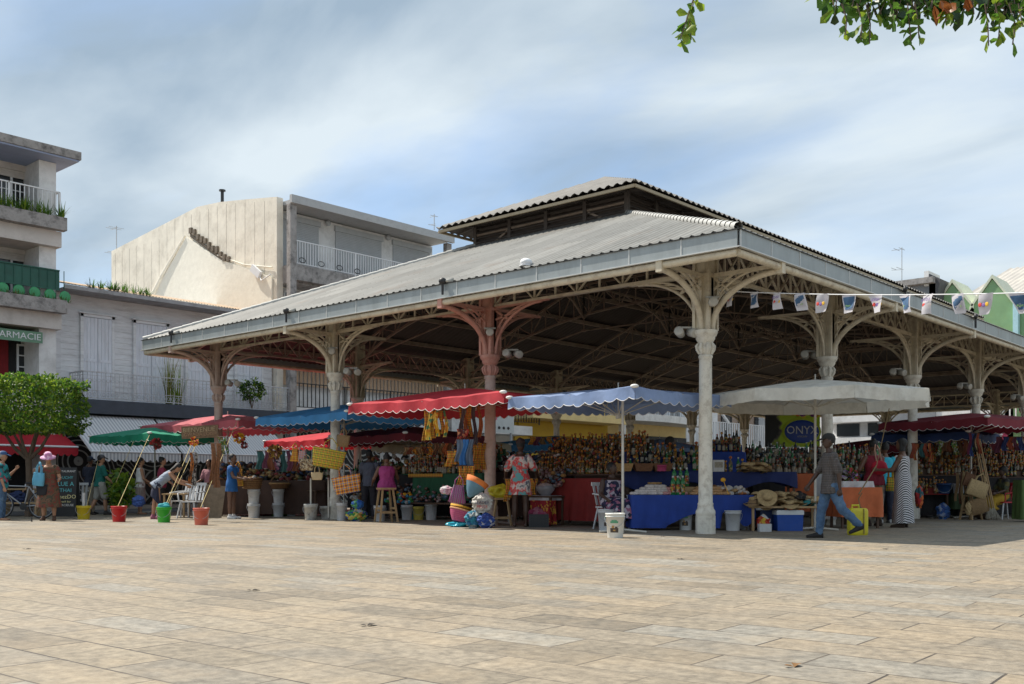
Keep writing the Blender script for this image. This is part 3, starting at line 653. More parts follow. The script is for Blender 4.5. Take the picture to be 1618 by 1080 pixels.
MB().bb((8.75, 23.85, 12.14), (17.6, 39, 12.30)).bb((8.46, 23.8, 12.04), (17.6, 23.95, 12.36)).build('roof_slab', mat('roof_slab_grey', (.46, .47, .48), .8, .15, 2, stain=(.15, .14, .14), stain_amt=.5), Ch)
MB().bb((8.5, 23.95, 0), (8.8, 24.2, 12.03)).build('pillar', mould, Ch); MB().bb((17.3, 24.0, 0), (17.6, 24.25, 12.03)).build('pillar', mould, Ch)
for z in (9.05, 6.0, 3.3): MB().bb((8.7, 24.02, z), (18.2, 25.3, z+.62)).bb((8.7, 24.3, z-.1), (18.2, 25.3, z)).build('balcony_slab', mould if z > 8 else whitepl, Ch)
rail('railing', Ch, (8.75, 24.03, 0), (18.1, 24.03, 0), 9.72, 10.62, .13, .028, whitepaint, 2.4)
for xa, xb in ((9.0, 10.9), (11.8, 14.4), (15.1, 17.4)): shutter(Ch, xa, xb, 25.28, 9.7, 11.75, shut_m)
mb = MB()
for i in range(10): xx = 9.1+i*.95; mb.tube([(xx+.16*cos(t), 23.98, 9.86+.1*sin(t)) for t in [k*pi/5 for k in range(11)]], .015, 4, 0, False)
mb.build('railing_scroll', blackm, Ch)
for xa in (9.1, 10.6, 12.2): window(Ch, xa, xa+1.2, 25.25, 7.4, 8.8, 2, 2)
for xx in (11.35, 14.75): MB().ell((xx, 25.2, 12.0), (.13, .1, .13)).build('wall_lamp', shut_m, Ch)
slat = mat('orange_lit_slats', (.52, .36, .24), .7, .12, 3)  # orange light falling on the slats is put into this colour
rail('railing', Ch, (8.8, 24.05, 0), (24, 24.05, 0), 3.95, 4.9, .2, .03, blackm, 2.4)
mb = MB()
for i in range(70): xx = 8.9+i*.21; mb.bb((xx, 25.0, 4.9), (xx+.13, 25.04, 6.2))
mb.build('slat_screen', slat, Ch)
MB().tube([(8.6, 29, 13.0), (8.6, 29, 13.5)], .07, 8).lathe([(.14, 0), (.14, .06)], (8.6, 29, 13.5), 10).build('vent_pipe', blackm, Ch)
def antenna(label, p, h, arms=4, w=.8, rz=0):
    t = thing('antenna', label, 'antenna', p, rz); MB().tube([(0, 0, 0), (0, 0, h)], .022, 6).build('mast', shut_m, t); mb = MB()
    for k in range(arms): z = h-.1-(k % 2)*h*.55; mb.beam((-w/2, .15*k, z), (w/2, .15*k, z+.02), .02)
    mb.beam((0, -.1, h-.1), (0, .15*arms, h-.1), .02); mb.beam((0, -.1, h*.35), (0, .15*arms, h*.38), .02); mb.build('arms', shut_m, t)
antenna('thin tv antenna behind the sloping top of the cream side wall', at(184, 50, 11.5), 2.2)
antenna('small aerial at the roof end behind the lantern corner', at(686, 48, 13.0), .75, 2, .5)
# roof weeds and balcony plants of the wooden house
t = thing('roof_weeds', 'dark weeds growing on the wooden house eave', 'plant', (1.4, 24.0, 7.5)); f = MB()
for i in range(34): blades(f, (random.uniform(-1.0, 1.3), random.uniform(0, .3), 0), 7, .42, 1.2, random.randrange(2), .03)
f.build('leaves', [leaf_c, leaf_a], t)
p, _ = onY(271, 24.3); t = thing('tall_grass', 'clump of tall yellow reeds growing through the iron balcony', 'plant', (p.x, 24.25, 3.72)); f = MB()
for i in range(14): blades(f, (random.uniform(-.32, .32), random.uniform(-.1, .1), 0), 8, random.choice((1.0, 1.9)), .35, random.randrange(2), .035, .3)
f.build('leaves', [straw_g, leaf_b], t)
p, _ = onY(399, 23.9); bush('balcony_shrub', 'round dark green shrub hanging on the iron balcony right end', (p.x, 23.95, 3.75), (.62, .3, .42), 420, .17, [leaf_a, leaf_c, leaf_b])
# continuing row: D with slatted balcony, E yellow shop, F optician, G railed white building
D_ = thing('white_building', 'white shop house with poster boards seen between the hall columns', 'building')
MB().bb((18.2, 25.3, 0), (23.4, 36, 8.5)).build('wall', whitepl, D_); MB().bb((18.2, 24.0, 3.3), (23.4, 25.3, 3.75)).bb((18.2, 24.2, 6.2), (23.4, 25.3, 6.6)).build('balcony_slab', whitepl, D_)
for k in range(3): window(D_, 18.7+k*1.6, 19.8+k*1.6, 25.25, 4.1, 5.9, 2, 3)
shutter(D_, 18.8, 22.8, 25.25, .3, 2.6, shut_m)
yel = mat('yellow_paint', (.62, .42, .05), .75, .12, 2, stain=(.32, .2, .05), stain_amt=.5); cry = mat('cream_yellow', (.74, .58, .28), .8, .1, 2)
E2 = thing('yellow_shop_house', 'yellow ochre shop house with cream canopy slab and dark balcony railing', 'building')
MB().bb((23.4, 25.2, 0), (31.5, 36, 9)).build('wall', yel, E2); MB().bb((23.0, 23.6, 4.18), (31.3, 25.2, 4.62)).build('canopy_slab', cry, E2)
rail('railing', E2, (23.2, 23.7, 0), (31.2, 23.7, 0), 4.75, 5.6, .16, .03, blackm)
for k in range(4): window(E2, 24.0+k*1.8, 25.2+k*1.8, 25.15, 4.7, 6.6, 2, 3)
MB().bb((23.6, 25.1, 3.35), (31.2, 25.2, 4.1)).build('shop_board', yel, E2)
o = MB().bb((25.4, 24.96, 2.35), (30.9, 25.06, 3.2)).build('shop_sign', mat('sign_cream', (.70, .55, .20), .6, .1, 4), E2)
mb = MB(); mb.ell((30.1, 24.95, 2.8), (.38, .02, .40), 14, 8); mb.build('sign_emblem', mat('teal_disc', (.02, .30, .24), .6), o)
text('CREPERIE', .52, mat('olive_letters', (.24, .17, .02), .6), o, (27.6, 24.95, 2.78), (pi/2, 0, 0), sx=1.1)
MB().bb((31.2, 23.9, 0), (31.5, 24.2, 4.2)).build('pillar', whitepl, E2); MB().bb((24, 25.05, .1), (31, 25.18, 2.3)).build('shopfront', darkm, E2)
F2 = thing('optician_building', 'white building with curved balcony over a charcoal optician sign band', 'building')
MB().bb((31.5, 25.8, 0), (41, 37, 9)).build('wall', whitepl, F2)
mb = MB(); poly = [(31.5, 25.8)]+[(31.5+9.5*i/10, 24.6-1.3*sin(pi*min(1, .25+.75*i/10))) for i in range(11)]+[(41, 25.8)]
mb.prism([(x, y, 4.45) for x, y in poly], (0, 0, .42)); mb.build('balcony_slab', whitepl, F2)
rail('railing', F2, (31.6, 24.2, 0), (40.6, 24.2, 0), 4.95, 5.7, .18, .03, shut_m)
for k in range(4): window(F2, 32.2+k*2.2, 33.5+k*2.2, 25.75, 5.0, 6.8, 2, 3)
o = MB().bb((31.6, 25.5, 2.7), (40.5, 25.7, 3.75)).build('sign_band', mat('charcoal', (.03, .032, .036), .5), F2)
text('vision plus', .62, whitepaint, o, (35.9, 25.48, 3.2), (pi/2, 0, 0)); MB().bb((31.8, 25.6, .1), (40.5, 25.78, 2.7)).build('shopfront', glassm, F2)
MB().bb((31.6, 25.55, 3.76), (40.5, 25.78, 4.44)).build('upper_band', cry, F2)
G2 = thing('railed_building', 'brown and white building with white balcony railing left of the lime green poster', 'building')
MB().bb((41, 26.5, 0), (56, 38, 9)).build('wall', mat('brown_plaster', (.33, .25, .20), .85, .1, 2), G2)
MB().bb((41, 26.4, 3.6), (46, 26.5, 9)).build('panel', whitepl, G2)
MB().bb((41, 24.6, 3.2), (52, 26.5, 3.45)).build('balcony_slab', whitepl, G2); rail('railing', G2, (41, 24.65, 0), (51.5, 24.65, 0), 3.5, 4.9, .30, .07, whitepaint)
for k in range(3): window(G2, 46.6+k*2.4, 48+k*2.4, 26.45, 3.9, 6.4, 2, 3, blackm)
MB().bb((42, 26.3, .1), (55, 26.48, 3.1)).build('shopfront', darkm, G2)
mb = MB(); mb.beam((41.5, 24.7, 6.9), (44.5, 24.7, 4.9), .14, .14); mb.build('stair_rail', whitepaint, G2)
# poster boards at px 740-812
for k, (pa, pb, lab) in enumerate(((735, 770, 'white poster board left of the pink-lit column behind the stalls'), (773, 812, 'white poster with pink and black cosmetic drawings right of the pink-lit column'))):
    a, Da = onY(pa, 22.2); b2, Db = onY(pb, 22.2); t = thing('poster_board', lab, 'poster', (0, 0, 0))
    zt, zb = zat(650, Da), zat(682, Da); pn = MB().bb((a.x, 22.2, zb), (b2.x, 22.26, zt)).build('board', mat('pale_board', (.55, .60, .62), .6, .06, 3), t)
    MB().bb((a.x+.1, 22.22, 0), (a.x+.18, 22.30, zb)).bb((b2.x-.18, 22.22, 0), (b2.x-.1, 22.30, zb)).build('stand', shut_m, t)
    if k == 1:
        mb = MB()
        for q in range(4): mb.ell((a.x+.35+q*.32, 22.19, zb+.22), (.09, .01, .07), m=1)
        mb.ell((a.x+.42, 22.19, zb+.72), (.12, .01, .18), m=0); mb.ell((a.x+1.0, 22.19, zb+.78), (.14, .01, .06), m=1); mb.build('drawing', [mat('pink_print', (.6, .15, .25), .6), blackm], pn)
# far end row facing -X (X about 50)
H = thing('concrete_building', 'long pale concrete building with stained balcony bands behind the right columns', 'building')
MB().bb((52, 9, 0), (64, 27, 6.9)).build('wall', whitepl, H)
for z in (3.3, 5.0): MB().bb((50.6, 9.5, z), (52, 21, z+.65)).build('balcony_band', whitepl, H)
for k in range(5): o = MB().bb((51.9, 10+k*2.2, 4.1), (51.98, 11.6+k*2.2, 4.95)).build('window', glassm, H)
MB().bb((51.9, 9.6, .3), (51.98, 20.5, 2.6)).build('shopfront', mat('greige', (.30, .29, .25), .8), H)
text('Boulangerie', .55, mat('brown_letters', (.12, .05, .03), .6), H, (51.85, 14.4, 2.95), (pi/2, 0, -pi/2))
J = thing('shop_row', 'white shop row with red sign boards behind the dark red parasol', 'building')
MB().bb((52.3, -22, 0), (64, 9, 5.9)).build('wall', whitepl, J)
MB().bb((51.2, -22, 4.2), (52.3, 9, 4.5)).build('balcony_slab', whitepl, J); rail('railing', J, (51.25, -22, 0), (51.25, 9, 0), 4.6, 5.5, .34, .07, whitepaint)
mb = MB()
for k in range(8): mb.bb((52.2, 7.4-k*3.6, 4.6), (52.28, 8.4-k*3.6, 5.7), 0)
mb.build('window', glassm, J)
mb = MB(); mb.bb((51.0, 3.5, 5.2), (51.19, 8.4, 5.75), 0); mb.build('sign_board', mat('red_sign', (.60, .05, .04), .6, .3, 2), J)
mb = MB()
for k in range(5): mb.bb((52.15, 6.5-k*5, .2), (52.29, 8.6-k*5, 3.0), 0)
mb.build('shopfront', mat('ochre_front', (.28, .23, .15), .8), J)
pk = mat('pink_awning', (.80, .12, .22), .6, .08, 3, transl=.3)
def awningX(label, ya, yb, xw, zw, xf, zf, m):
    t = thing('awning', label, 'awning'); mb = MB(); mb.add([(xw, ya, zw), (xw, yb, zw), (xf, yb, zf), (xf, ya, zf), (xf, yb, zf-.3), (xf, ya, zf-.3)], [(0, 1, 2, 3), (3, 2, 4, 5)])
    mb.add([(xw, yb, zw-.04), (xw, ya, zw-.04), (xf, ya, zf-.04), (xf, yb, zf-.04)], [(0, 1, 2, 3)]); mb.build('fabric', m, t); MB().tube([(xf, ya, zf), (xf, yb, zf)], .04).build('front_bar', whitepaint, t)
awningX('bright pink shop awning left of the broom pole', 9.2, 11.6, 51.9, 4.0, 49.8, 3.15, pk); awningX('bright pink shop awning at the right edge behind the blue parasol', 1.5, 7.4, 52.2, 3.9, 50.2, 3.3, pk)
K = thing('green_building', 'green rendered building with two gables and a big weathered sheet roof at upper right', 'building')
gm = mat('green_render', (.235, .40, .21), .85, .1, 1.2, .1, stain=(.30, .40, .12), stain_amt=.5, stain_scale=.8)
gx = 52.0
def yy(px): return onX(px, gx)[0].y
def zq(px, py): return zat(py, onX(px, gx)[1])
y_l, y_r = yy(1470), -12
MB().bb((gx, y_r, 0), (gx+10, y_l-.6, zq(1540, 500))).build('wall', gm, K)
mb = MB()
for c, hw in ((1507, 34), (1570, 36)):
    a, m_, b2 = yy(c-hw), yy(c), yy(c+hw); zt, zb = zq(c, 449 if c < 1540 else 442), zq(c, 492 if c < 1540 else 488)
    mb.prism([(gx-.25, a, zb-2.5), (gx-.25, a, zb), (gx-.25, m_, zt), (gx-.25, b2, zb), (gx-.25, b2, zb-2.5)], (3, 0, 0))
mb.build('gable', gm, K)
mb = MB(); gt = mat('gable_trim', (.62, .66, .52), .7, .1, 3)
for c, hw in ((1507, 34), (1570, 36)):
    a, m_, b2 = yy(c-hw), yy(c), yy(c+hw); zt, zb = zq(c, 447 if c < 1540 else 440), zq(c, 492 if c < 1540 else 488)
    for p1, p2 in (((a, zb), (m_, zt)), ((m_, zt), (b2, zb))): mb.prism([(gx-.35, p1[0], p1[1]), (gx-.35, p2[0], p2[1]), (gx-.35, p2[0], p2[1]+.22), (gx-.35, p1[0], p1[1]+.22)], (3.2, 0, 0))
mb.build('gable_roof', gt, K)
mb = MB(); zr = 15.7; zb_ = zq(1540, 492)
slope(mb, y_l-y_r, 7, zr-zb_, .42, .05, 0, 4, tf=lambda x, y, h: (gx+.2+y, y_l-x-y*.42, zb_+h)); mb.build('roof', mat('weathered_roof', (.42, .40, .37), .8, .12, 1, stain=(.62, .56, .45), stain_amt=.6, stain_scale=.5), K)
MB().bb((gx+7.1, y_r, zb_-4), (gx+8, y_l-3.2, zr-.1)).build('rear_wall', whitepl, K)
MB().bb((gx-.5, yy(1612), 9), (gx-.1, yy(1604), zq(1608, 463))).build('downpipe', mat('sky_blue_paint', (.45, .70, .78), .6), K)
Q = thing('grey_building', 'grey flat roofed concrete building with a raised stair housing beside the green gables', 'building')
gx = 50.5
MB().bb((gx, yy(1478), 0), (gx+12, yy(1405), zq(1440, 452))).build('wall', mat('grey_concrete', (.22, .235, .26), .85, .15, 1.5), Q)
MB().bb((gx-.5, yy(1478), zq(1440, 452)), (gx+12, yy(1400), zq(1440, 443))).build('roof_slab', mould, Q)
MB().bb((gx-.1, yy(1468), zq(1440, 455)), (gx+2, yy(1461), zq(1465, 428))).build('chimney', whitepl, Q); MB().prism([(gx, yy(1468), zq(1468, 432)), (gx, yy(1486), zq(1486, 440)), (gx, yy(1480), zq(1480, 470)), (gx, yy(1468), zq(1468, 470))], (4, 0, 0)).build('stair_housing', mat('dark_slate', (.09, .09, .10), .8, .2, 3), Q)
antenna('tall tv antenna above the grey roof near the green building', at(1425, 58, zat(445, 58)), 2.0, 4, .9)
# printed poster hoarding (oval emblem)
hb = thing('advert_hoarding', 'lime green and black advertising hoarding with a blue oval emblem', 'hoarding', at(1252, 44), YAW0)
s_ = 44/1584; mb = MB(); zt, zb = zat(656, 44), zat(706, 44)
def lime():
    m, n, l, b = nmat('lime_print'); t = n.new('ShaderNodeTexCoord'); gn = n.new('ShaderNodeSeparateXYZ'); l.new(t.outputs['Object'], gn.inputs[0]); ns = n.new('ShaderNodeTexNoise'); ns.inputs['Scale'].default_value = 1.6; l.new(t.outputs['Object'], ns.inputs[0])
    a = n.new('ShaderNodeMath'); a.operation = 'MULTIPLY_ADD'; l.new(ns.outputs[0], a.inputs[0]); a.inputs[1].default_value = 1.6; l.new(gn.outputs[0], a.inputs[2])
    r = n.new('ShaderNodeValToRGB'); e = r.color_ramp.elements; e[0].position = .12; e[0].color = (.012, .012, .012, 1); e[1].position = .32; e[1].color = (.50, .72, .02, 1); q = e.new(.2); q.color = (.12, .10, .08, 1)
    l.new(a.outputs[0], r.inputs[0]); l.new(r.outputs[0], b.inputs['Base Color']); return m
pn = mb.bb((-43*s_, -.05, zb), (43*s_, .05, zt)).build('panel', lime(), hb)
yl = mat('lime_yellow', (.55, .70, .03), .5); bl = mat('emblem_blue', (.01, .06, .38), .4)
MB().ell((14*s_, -.07, (zt+zb)/2-.02), (.86, .02, .62), 28, 12, 0).build('emblem_border', yl, pn); em = MB().ell((14*s_, -.09, (zt+zb)/2-.02), (.76, .03, .51), 28, 12, 0).build('emblem', bl, pn)
text('ONYX', .50, whitepaint, em, (14*s_, -.13, (zt+zb)/2+.03), (pi/2, 0, 0), sx=.95); text('AFRICAIN', .10, whitepaint, em, (14*s_, -.13, (zt+zb)/2-.24), (pi/2, 0, 0))
MB().bb((-1.0, 0, 0), (-.9, .1, zb)).bb((.9, 0, 0), (1.0, .1, zb)).build('stand', blackm, hb)
mb = MB()
for i in range(30): mb.ell((random.uniform(-4, 43)*s_, -.06, zt-random.uniform(-.18, .05)), (.11, .05, .07), 8, 5, random.randrange(3))
mb.build('flower_print', [mat('print_orange', (.8, .25, .03), .6), mat('print_yellow', (.85, .6, .05), .6), mat('print_violet', (.25, .08, .3), .6)], pn)

# ------------------------------------------------------------ clipped street tree
def box_tree():
    t = thing('street_tree', 'box clipped street tree with dense green crown on a forked slim trunk', 'tree', at(45, 26.5), YAW0)
    tr = MB(); tr.tube([(0, 0, 0), (.03, 0, .6), (0, .02, 1.3), (.0, 0, 1.55)], [.10, .085, .08, .085], 10)
    for a in ((-.5, .1, 2.3), (.25, -.1, 2.3), (.1, .4, 2.4), (-.1, -.4, 2.4), (-.9, 0, 2.6), (.8, 0, 2.6)): tr.tube([(0, 0, 1.5), (a[0]*.4, a[1]*.4, 1.8), (a[0], a[1], a[2])], [.06, .045, .02], 7)
    tr.build('trunk', bark, t)
    f = MB(); n = 11000
    for i in range(n):
        # superellipsoid shell with lumps
        v = Vector([random.uniform(-1, 1) for _ in range(3)]); ax = random.choice((0, 0, 1, 1, 2, 2)); v[ax] = random.choice((-1, 1))*random.uniform(.5, 1)**.3
        if sorted(abs(c_) for c_ in v)[1] > .93 and random.random() < .6: continue
        q = v.copy(); v = v.normalized()
        lump = 1+.05*sin(q.x*9+q.z*5)+.05*sin(q.y*8-q.z*7+2)
        p = Vector((q.x*1.14, q.y*1.30, q.z*.66))*lump+Vector((-.12, 0, 2.93))
        pass
        leaf(f, p, rv()+v*.7, v+rv()*.8, random.uniform(.07, .13), .06, 0 if random.random() < .5 else (1 if random.random() < .85 else 2))
    f.build('crown', [leaf_a, leaf_b, leaf_c], t)
box_tree()
# ------------------------------------------------------------ parasols
pole_m = mat('pale_pole', (.50, .48, .43), .5, .12, 5, stain=(.3, .22, .14), stain_amt=.5)
trim_m = mat('white_trim', (.75, .74, .72), .7, .05, 3)
def cloth(name, c, tr=.3, dirt=None): return mat(name, c, .75, .16, 1.6, .6, transl=tr, bscale=5, stain=dirt or tuple(q*.55+.02 for q in c), stain_amt=.55)
def parasol(label, c, corners, ze, zp, m, val=.22, scal=.26, pole=None, group='market parasols', trim=True, hub=True, sag=.10, caps=True, mast=None):
    """c: world xy of the mast; corners: world xy list (anticlockwise from above)"""
    t = thing('market_parasol', label, 'parasol', (c[0], c[1], 0), 0, group)
    K = [Vector((p[0]-c[0], p[1]-c[1], 0)) for p in corners]; n = len(K); ap = Vector((0, 0, zp)); mb = MB(); tr = MB(); nu, nr = 18, 7
    for i in range(n):
        a, b = K[i], K[(i+1) % n]; V = []
        side = (b-a).length; ns = max(1, round(side/scal))
        for r in range(nr+1):
            t_ = r/nr
            for u in range(nu+1):
                s = u/nu; e_ = a.lerp(b, s); q = sin(pi*s); p = e_*t_*(1-.035*q*t_)
                fold = (.018*sin(s*31+i*2)+.014*sin(s*53+i*5+t_*4))*t_*(1-abs(2*s-1))
                p.z = zp+(ze-zp)*(t_**1.15)-sag*q*t_*(1-.45*t_)*.8+fold*(.5 if n > 5 else 1); V.append(p)
        W = nu+1; mb.add(V, [(r*W+u, r*W+u+1, (r+1)*W+u+1, (r+1)*W+u) for r in range(nr) for u in range(nu)], 0, True)
        E0 = V[-W:]; out = Vector(((b-a).y, -(b-a).x, 0)).normalized()
        M = ns*8; top = []; bot = []
        for k in range(M+1):
            s = k/M; f = s*nu; j = min(nu-1, int(f)); p = E0[j].lerp(E0[j+1], f-j); top.append(p.copy())
            dz = val*(.78+.22*(abs(cos(pi*k/8)) if trim else .9)); wob = .018*sin(s*side*7+i)
            bot.append(p+out*(.012+wob)+Vector((0, 0, -dz)))
        mb.add(top+bot, [(k, k+1, M+2+k, M+1+k) for k in range(M)], 0, True)
        if trim: tr.tube(bot, .0055, 4, 0, False)
    mb.build('canopy', m, t)
    if trim: tr.build('trim', trim_m, t)
    mx_, my_ = (0, 0) if mast is None else (mast[0]-c[0], mast[1]-c[1])
    MB().tube([(mx_, my_, 0), (mx_, my_, (zp-.02) if mast is None else ze-.1)], .024, 8).tube([(0, 0, zp-.5), (0, 0, zp+.10)], .014, 6).build('pole', pole_m, t)
    rb = MB(); hz = zp-.52
    for k in K:
        rb.tube([(0, 0, zp-.04), (k.x*.98, k.y*.98, ze-.03)], .011, 5); rb.tube([(0, 0, hz), (k.x*.55, k.y*.55, zp+(ze-zp)*.55-.05)], .010, 5)
    if n == 4:
        for i in range(4):
            k = (K[i]+K[(i+1) % 4])*.5; rb.tube([(0, 0, zp-.05), (k.x*.97, k.y*.97, ze-.06)], .010, 5); rb.tube([(0, 0, hz), (k.x*.55, k.y*.55, zp+(ze-zp)*.6-.07)], .010, 5)
    rb.lathe([(.05, hz-.05), (.05, hz+.05)], n=8); rb.build('ribs', pole_m, t)
    if caps and n == 4:
        cp = MB().ell((0, 0, 0), (.075, .075, .035), 8, 5).mesh('corner_pocket', trim_m)
        for k in K: place(cp, 'corner_pocket', t, (k.x*.99, k.y*.99, ze))
    mb = MB()
    for a in range(4): mb.tube([(mx_, my_, .06), (mx_+.42*cos(a*pi/2+.6), my_+.42*sin(a*pi/2+.6), .02)], .022, 6)
    mb.build('foot', pole_m, t)
    return t
def rect(near, lu, lv, tw=0):
    """near corner (towards the camera = -x,-y), side lu along +X and lv along +Y, twisted about near"""
    n = Vector((near[0], near[1])); ux = Vector((cos(tw), sin(tw))); uy = Vector((-sin(tw), cos(tw)))
    P = [n, n+ux*lu, n+ux*lu+uy*lv, n+uy*lv]; c = n+ux*lu/2+uy*lv/2; return c, P
def par4(label, npx, D, lu, lv, ze, rise, m, tw=0, **k):
    c, P = rect(at(npx, D), lu, lv, tw); return parasol(label, c, P, ze, ze+rise, m, **k), c, P
c_green = cloth('green_canvas', (.02, .32, .19)); c_pink = cloth('faded_red_canvas', (.62, .15, .18)); c_blue = cloth('blue_canvas', (.07, .29, .60)); c_red = cloth('red_canvas', (.60, .05, .07), .35)
c_pale = cloth('pale_blue_canvas', (.27, .37, .60)); c_white = cloth('off_white_canvas', (.78, .77, .71), .35, (.36, .33, .27)); c_maroon = cloth('maroon_canvas', (.20, .022, .035), .25); c_crim = cloth('crimson_canvas', (.62, .03, .05), .35)
c_cream = cloth('cream_canvas', (.62, .55, .40), .35); c_sky = cloth('sky_canvas', (.08, .30, .55), .3); c_navy = cloth('navy_canvas', (.02, .05, .16), .2); c_rose = cloth('rose_canvas', (.55, .22, .22), .3)
PG, cG, KG = par4('green market parasol, leftmost of the stalls, lowest and tilted', 236, 27.6, 2.3, 3.2, 2.27, .26, c_green, .05)
PP, cP, KP = par4('faded pink red parasol with a carved name board under its edge', 376, 26.6, 2.7, 5.0, 2.58, .30, c_pink, .02)
PB, cB, KB = par4('bright blue parasol between the pink and the scarlet ones', 548, 23.5, 2.8, 3.7, 2.58, .32, c_blue, .0)
PR, cR, KR = par4('scarlet parasol with madras cloths hanging below, in front of the pink-lit column', 796, 19.0, 2.6, 4.6, 2.62, .30, c_red, .0, mast=at(781, 21.5))
PL, cL, KL = par4('pale blue parasol with white scalloped trim left of the corner column', 1003, 16.6, 2.7, 3.1, 2.5, .16, c_pale, -.10, mast=at(984, 17.9))
cw = at(1288, 18.7); rw = 2.12
parasol('large round off white parasol right of the corner column', cw, [(cw.x+rw*cos(pi/4*i+R_(-138)+pi*.0), cw.y+rw*sin(pi/4*i+R_(-138))) for i in range(8)], 2.52, 2.82, c_white, val=.22, trim=False, caps=False, sag=.03)
PM, cM, KM = par4('dark maroon parasol over the straw bags at the right edge', 1560, 23.0, 3.2, 3.0, 2.42, .22, c_maroon, -.30)
for lab, px, D, lu, lv, ze, m in (
    ('small crimson parasol behind the blue one near the striped awning', 520, 30.5, 2.6, 3.4, 2.25, c_crim), ('dark red parasol deep in the hall behind the scarlet one', 640, 25.0, 3.0, 3.0, 2.15, c_maroon),
    ('cream scalloped parasol deep in the hall above the long bottle rows', 712, 26.5, 2.4, 3.2, 1.98, c_cream), ('sky blue parasol deep in the hall behind the patterned tunic woman', 905, 29.0, 2.8, 3.6, 2.08, c_sky),
    ('rose and dark red parasol far behind the pale blue one', 945, 31.5, 3.0, 2.6, 2.10, c_rose), ('light blue scalloped parasol far behind the blue cloth stall', 1040, 31.0, 2.6, 1.6, 2.03, c_pale),
    ('rose striped parasol far back between the column and the blue stall', 1085, 34.0, 2.6, 2.4, 2.05, c_rose), ('navy parasol hanging low behind the maroon one', 1530, 24.5, 2.6, 2.4, 2.16, c_navy),
    ('plain maroon parasol behind the braided hair woman', 1430, 31, 3, 3, 2.05, c_maroon), ('second maroon parasol far back at the right edge', 1600, 31, 3, 3, 2.08, c_maroon)):
    c, P = rect(at(px, D), lu, lv, .0); parasol(lab, c, P, ze, ze+.28, m)

# ------------------------------------------------------------ people
folds = bpy.data.textures.new('folds', 'CLOUDS'); folds.noise_scale = .09; folds.noise_depth = 2
def remesh(mb, name, m, parent, vox, it=2):
    me = mb.mesh('tmp', m); o = bpy.data.objects.new('tmp', me); COL.objects.link(o)
    r = o.modifiers.new('r', 'REMESH'); r.mode = 'VOXEL'; r.voxel_size = vox; r.use_smooth_shade = True
    s = o.modifiers.new('s', 'SMOOTH'); s.iterations = it; s.factor = .5
    if it == 1: d = o.modifiers.new('d', 'DISPLACE'); d.texture = folds; d.strength = .035; d.mid_level = .42
    bpy.context.view_layer.update(); n = bpy.data.meshes.new_from_object(o.evaluated_get(bpy.context.evaluated_depsgraph_get())); n.name = name
    bpy.data.objects.remove(o)
    if not n.materials: n.materials.append(m)
    for p in n.polygons: p.use_smooth = True
    return place(n, name, parent)
def capsule(mb, a, b, ra, rb, n=10):
    a = Vector(a); b = Vector(b); d = (b-a).normalized(); pts = [a-d*ra*.95, a-d*ra*.6, a, b, b+d*rb*.6, b+d*rb*.95]; return mb.tube(pts, [ra*.25, ra*.78, ra, rb, rb*.78, rb*.25], n)
def ring(c, rx, ry, X, Y, n=14): return [c+X*rx*cos(2*pi*j/n)+Y*ry*sin(2*pi*j/n) for j in range(n)]
def skinm(i): return [mat('skin_dark', (.055, .026, .016), .45, .12, 8), mat('skin_brown', (.13, .062, .036), .45, .12, 8), mat('skin_tan', (.38, .20, .12), .5, .1, 8)][i]
hair_m = mat('black_hair', (.008, .007, .007), .6, .3, 30, .5, bscale=60); grey_h = mat('grey_hair', (.30, .30, .29), .7, .2, 30, .5)
def limb(p, L_, pitch, out, side, base=None):
    d = Vector((side*sin(out), sin(pitch)*cos(out), -cos(pitch)*cos(out)));
    if base is not None: d = base@d
    return p+d*L_, d
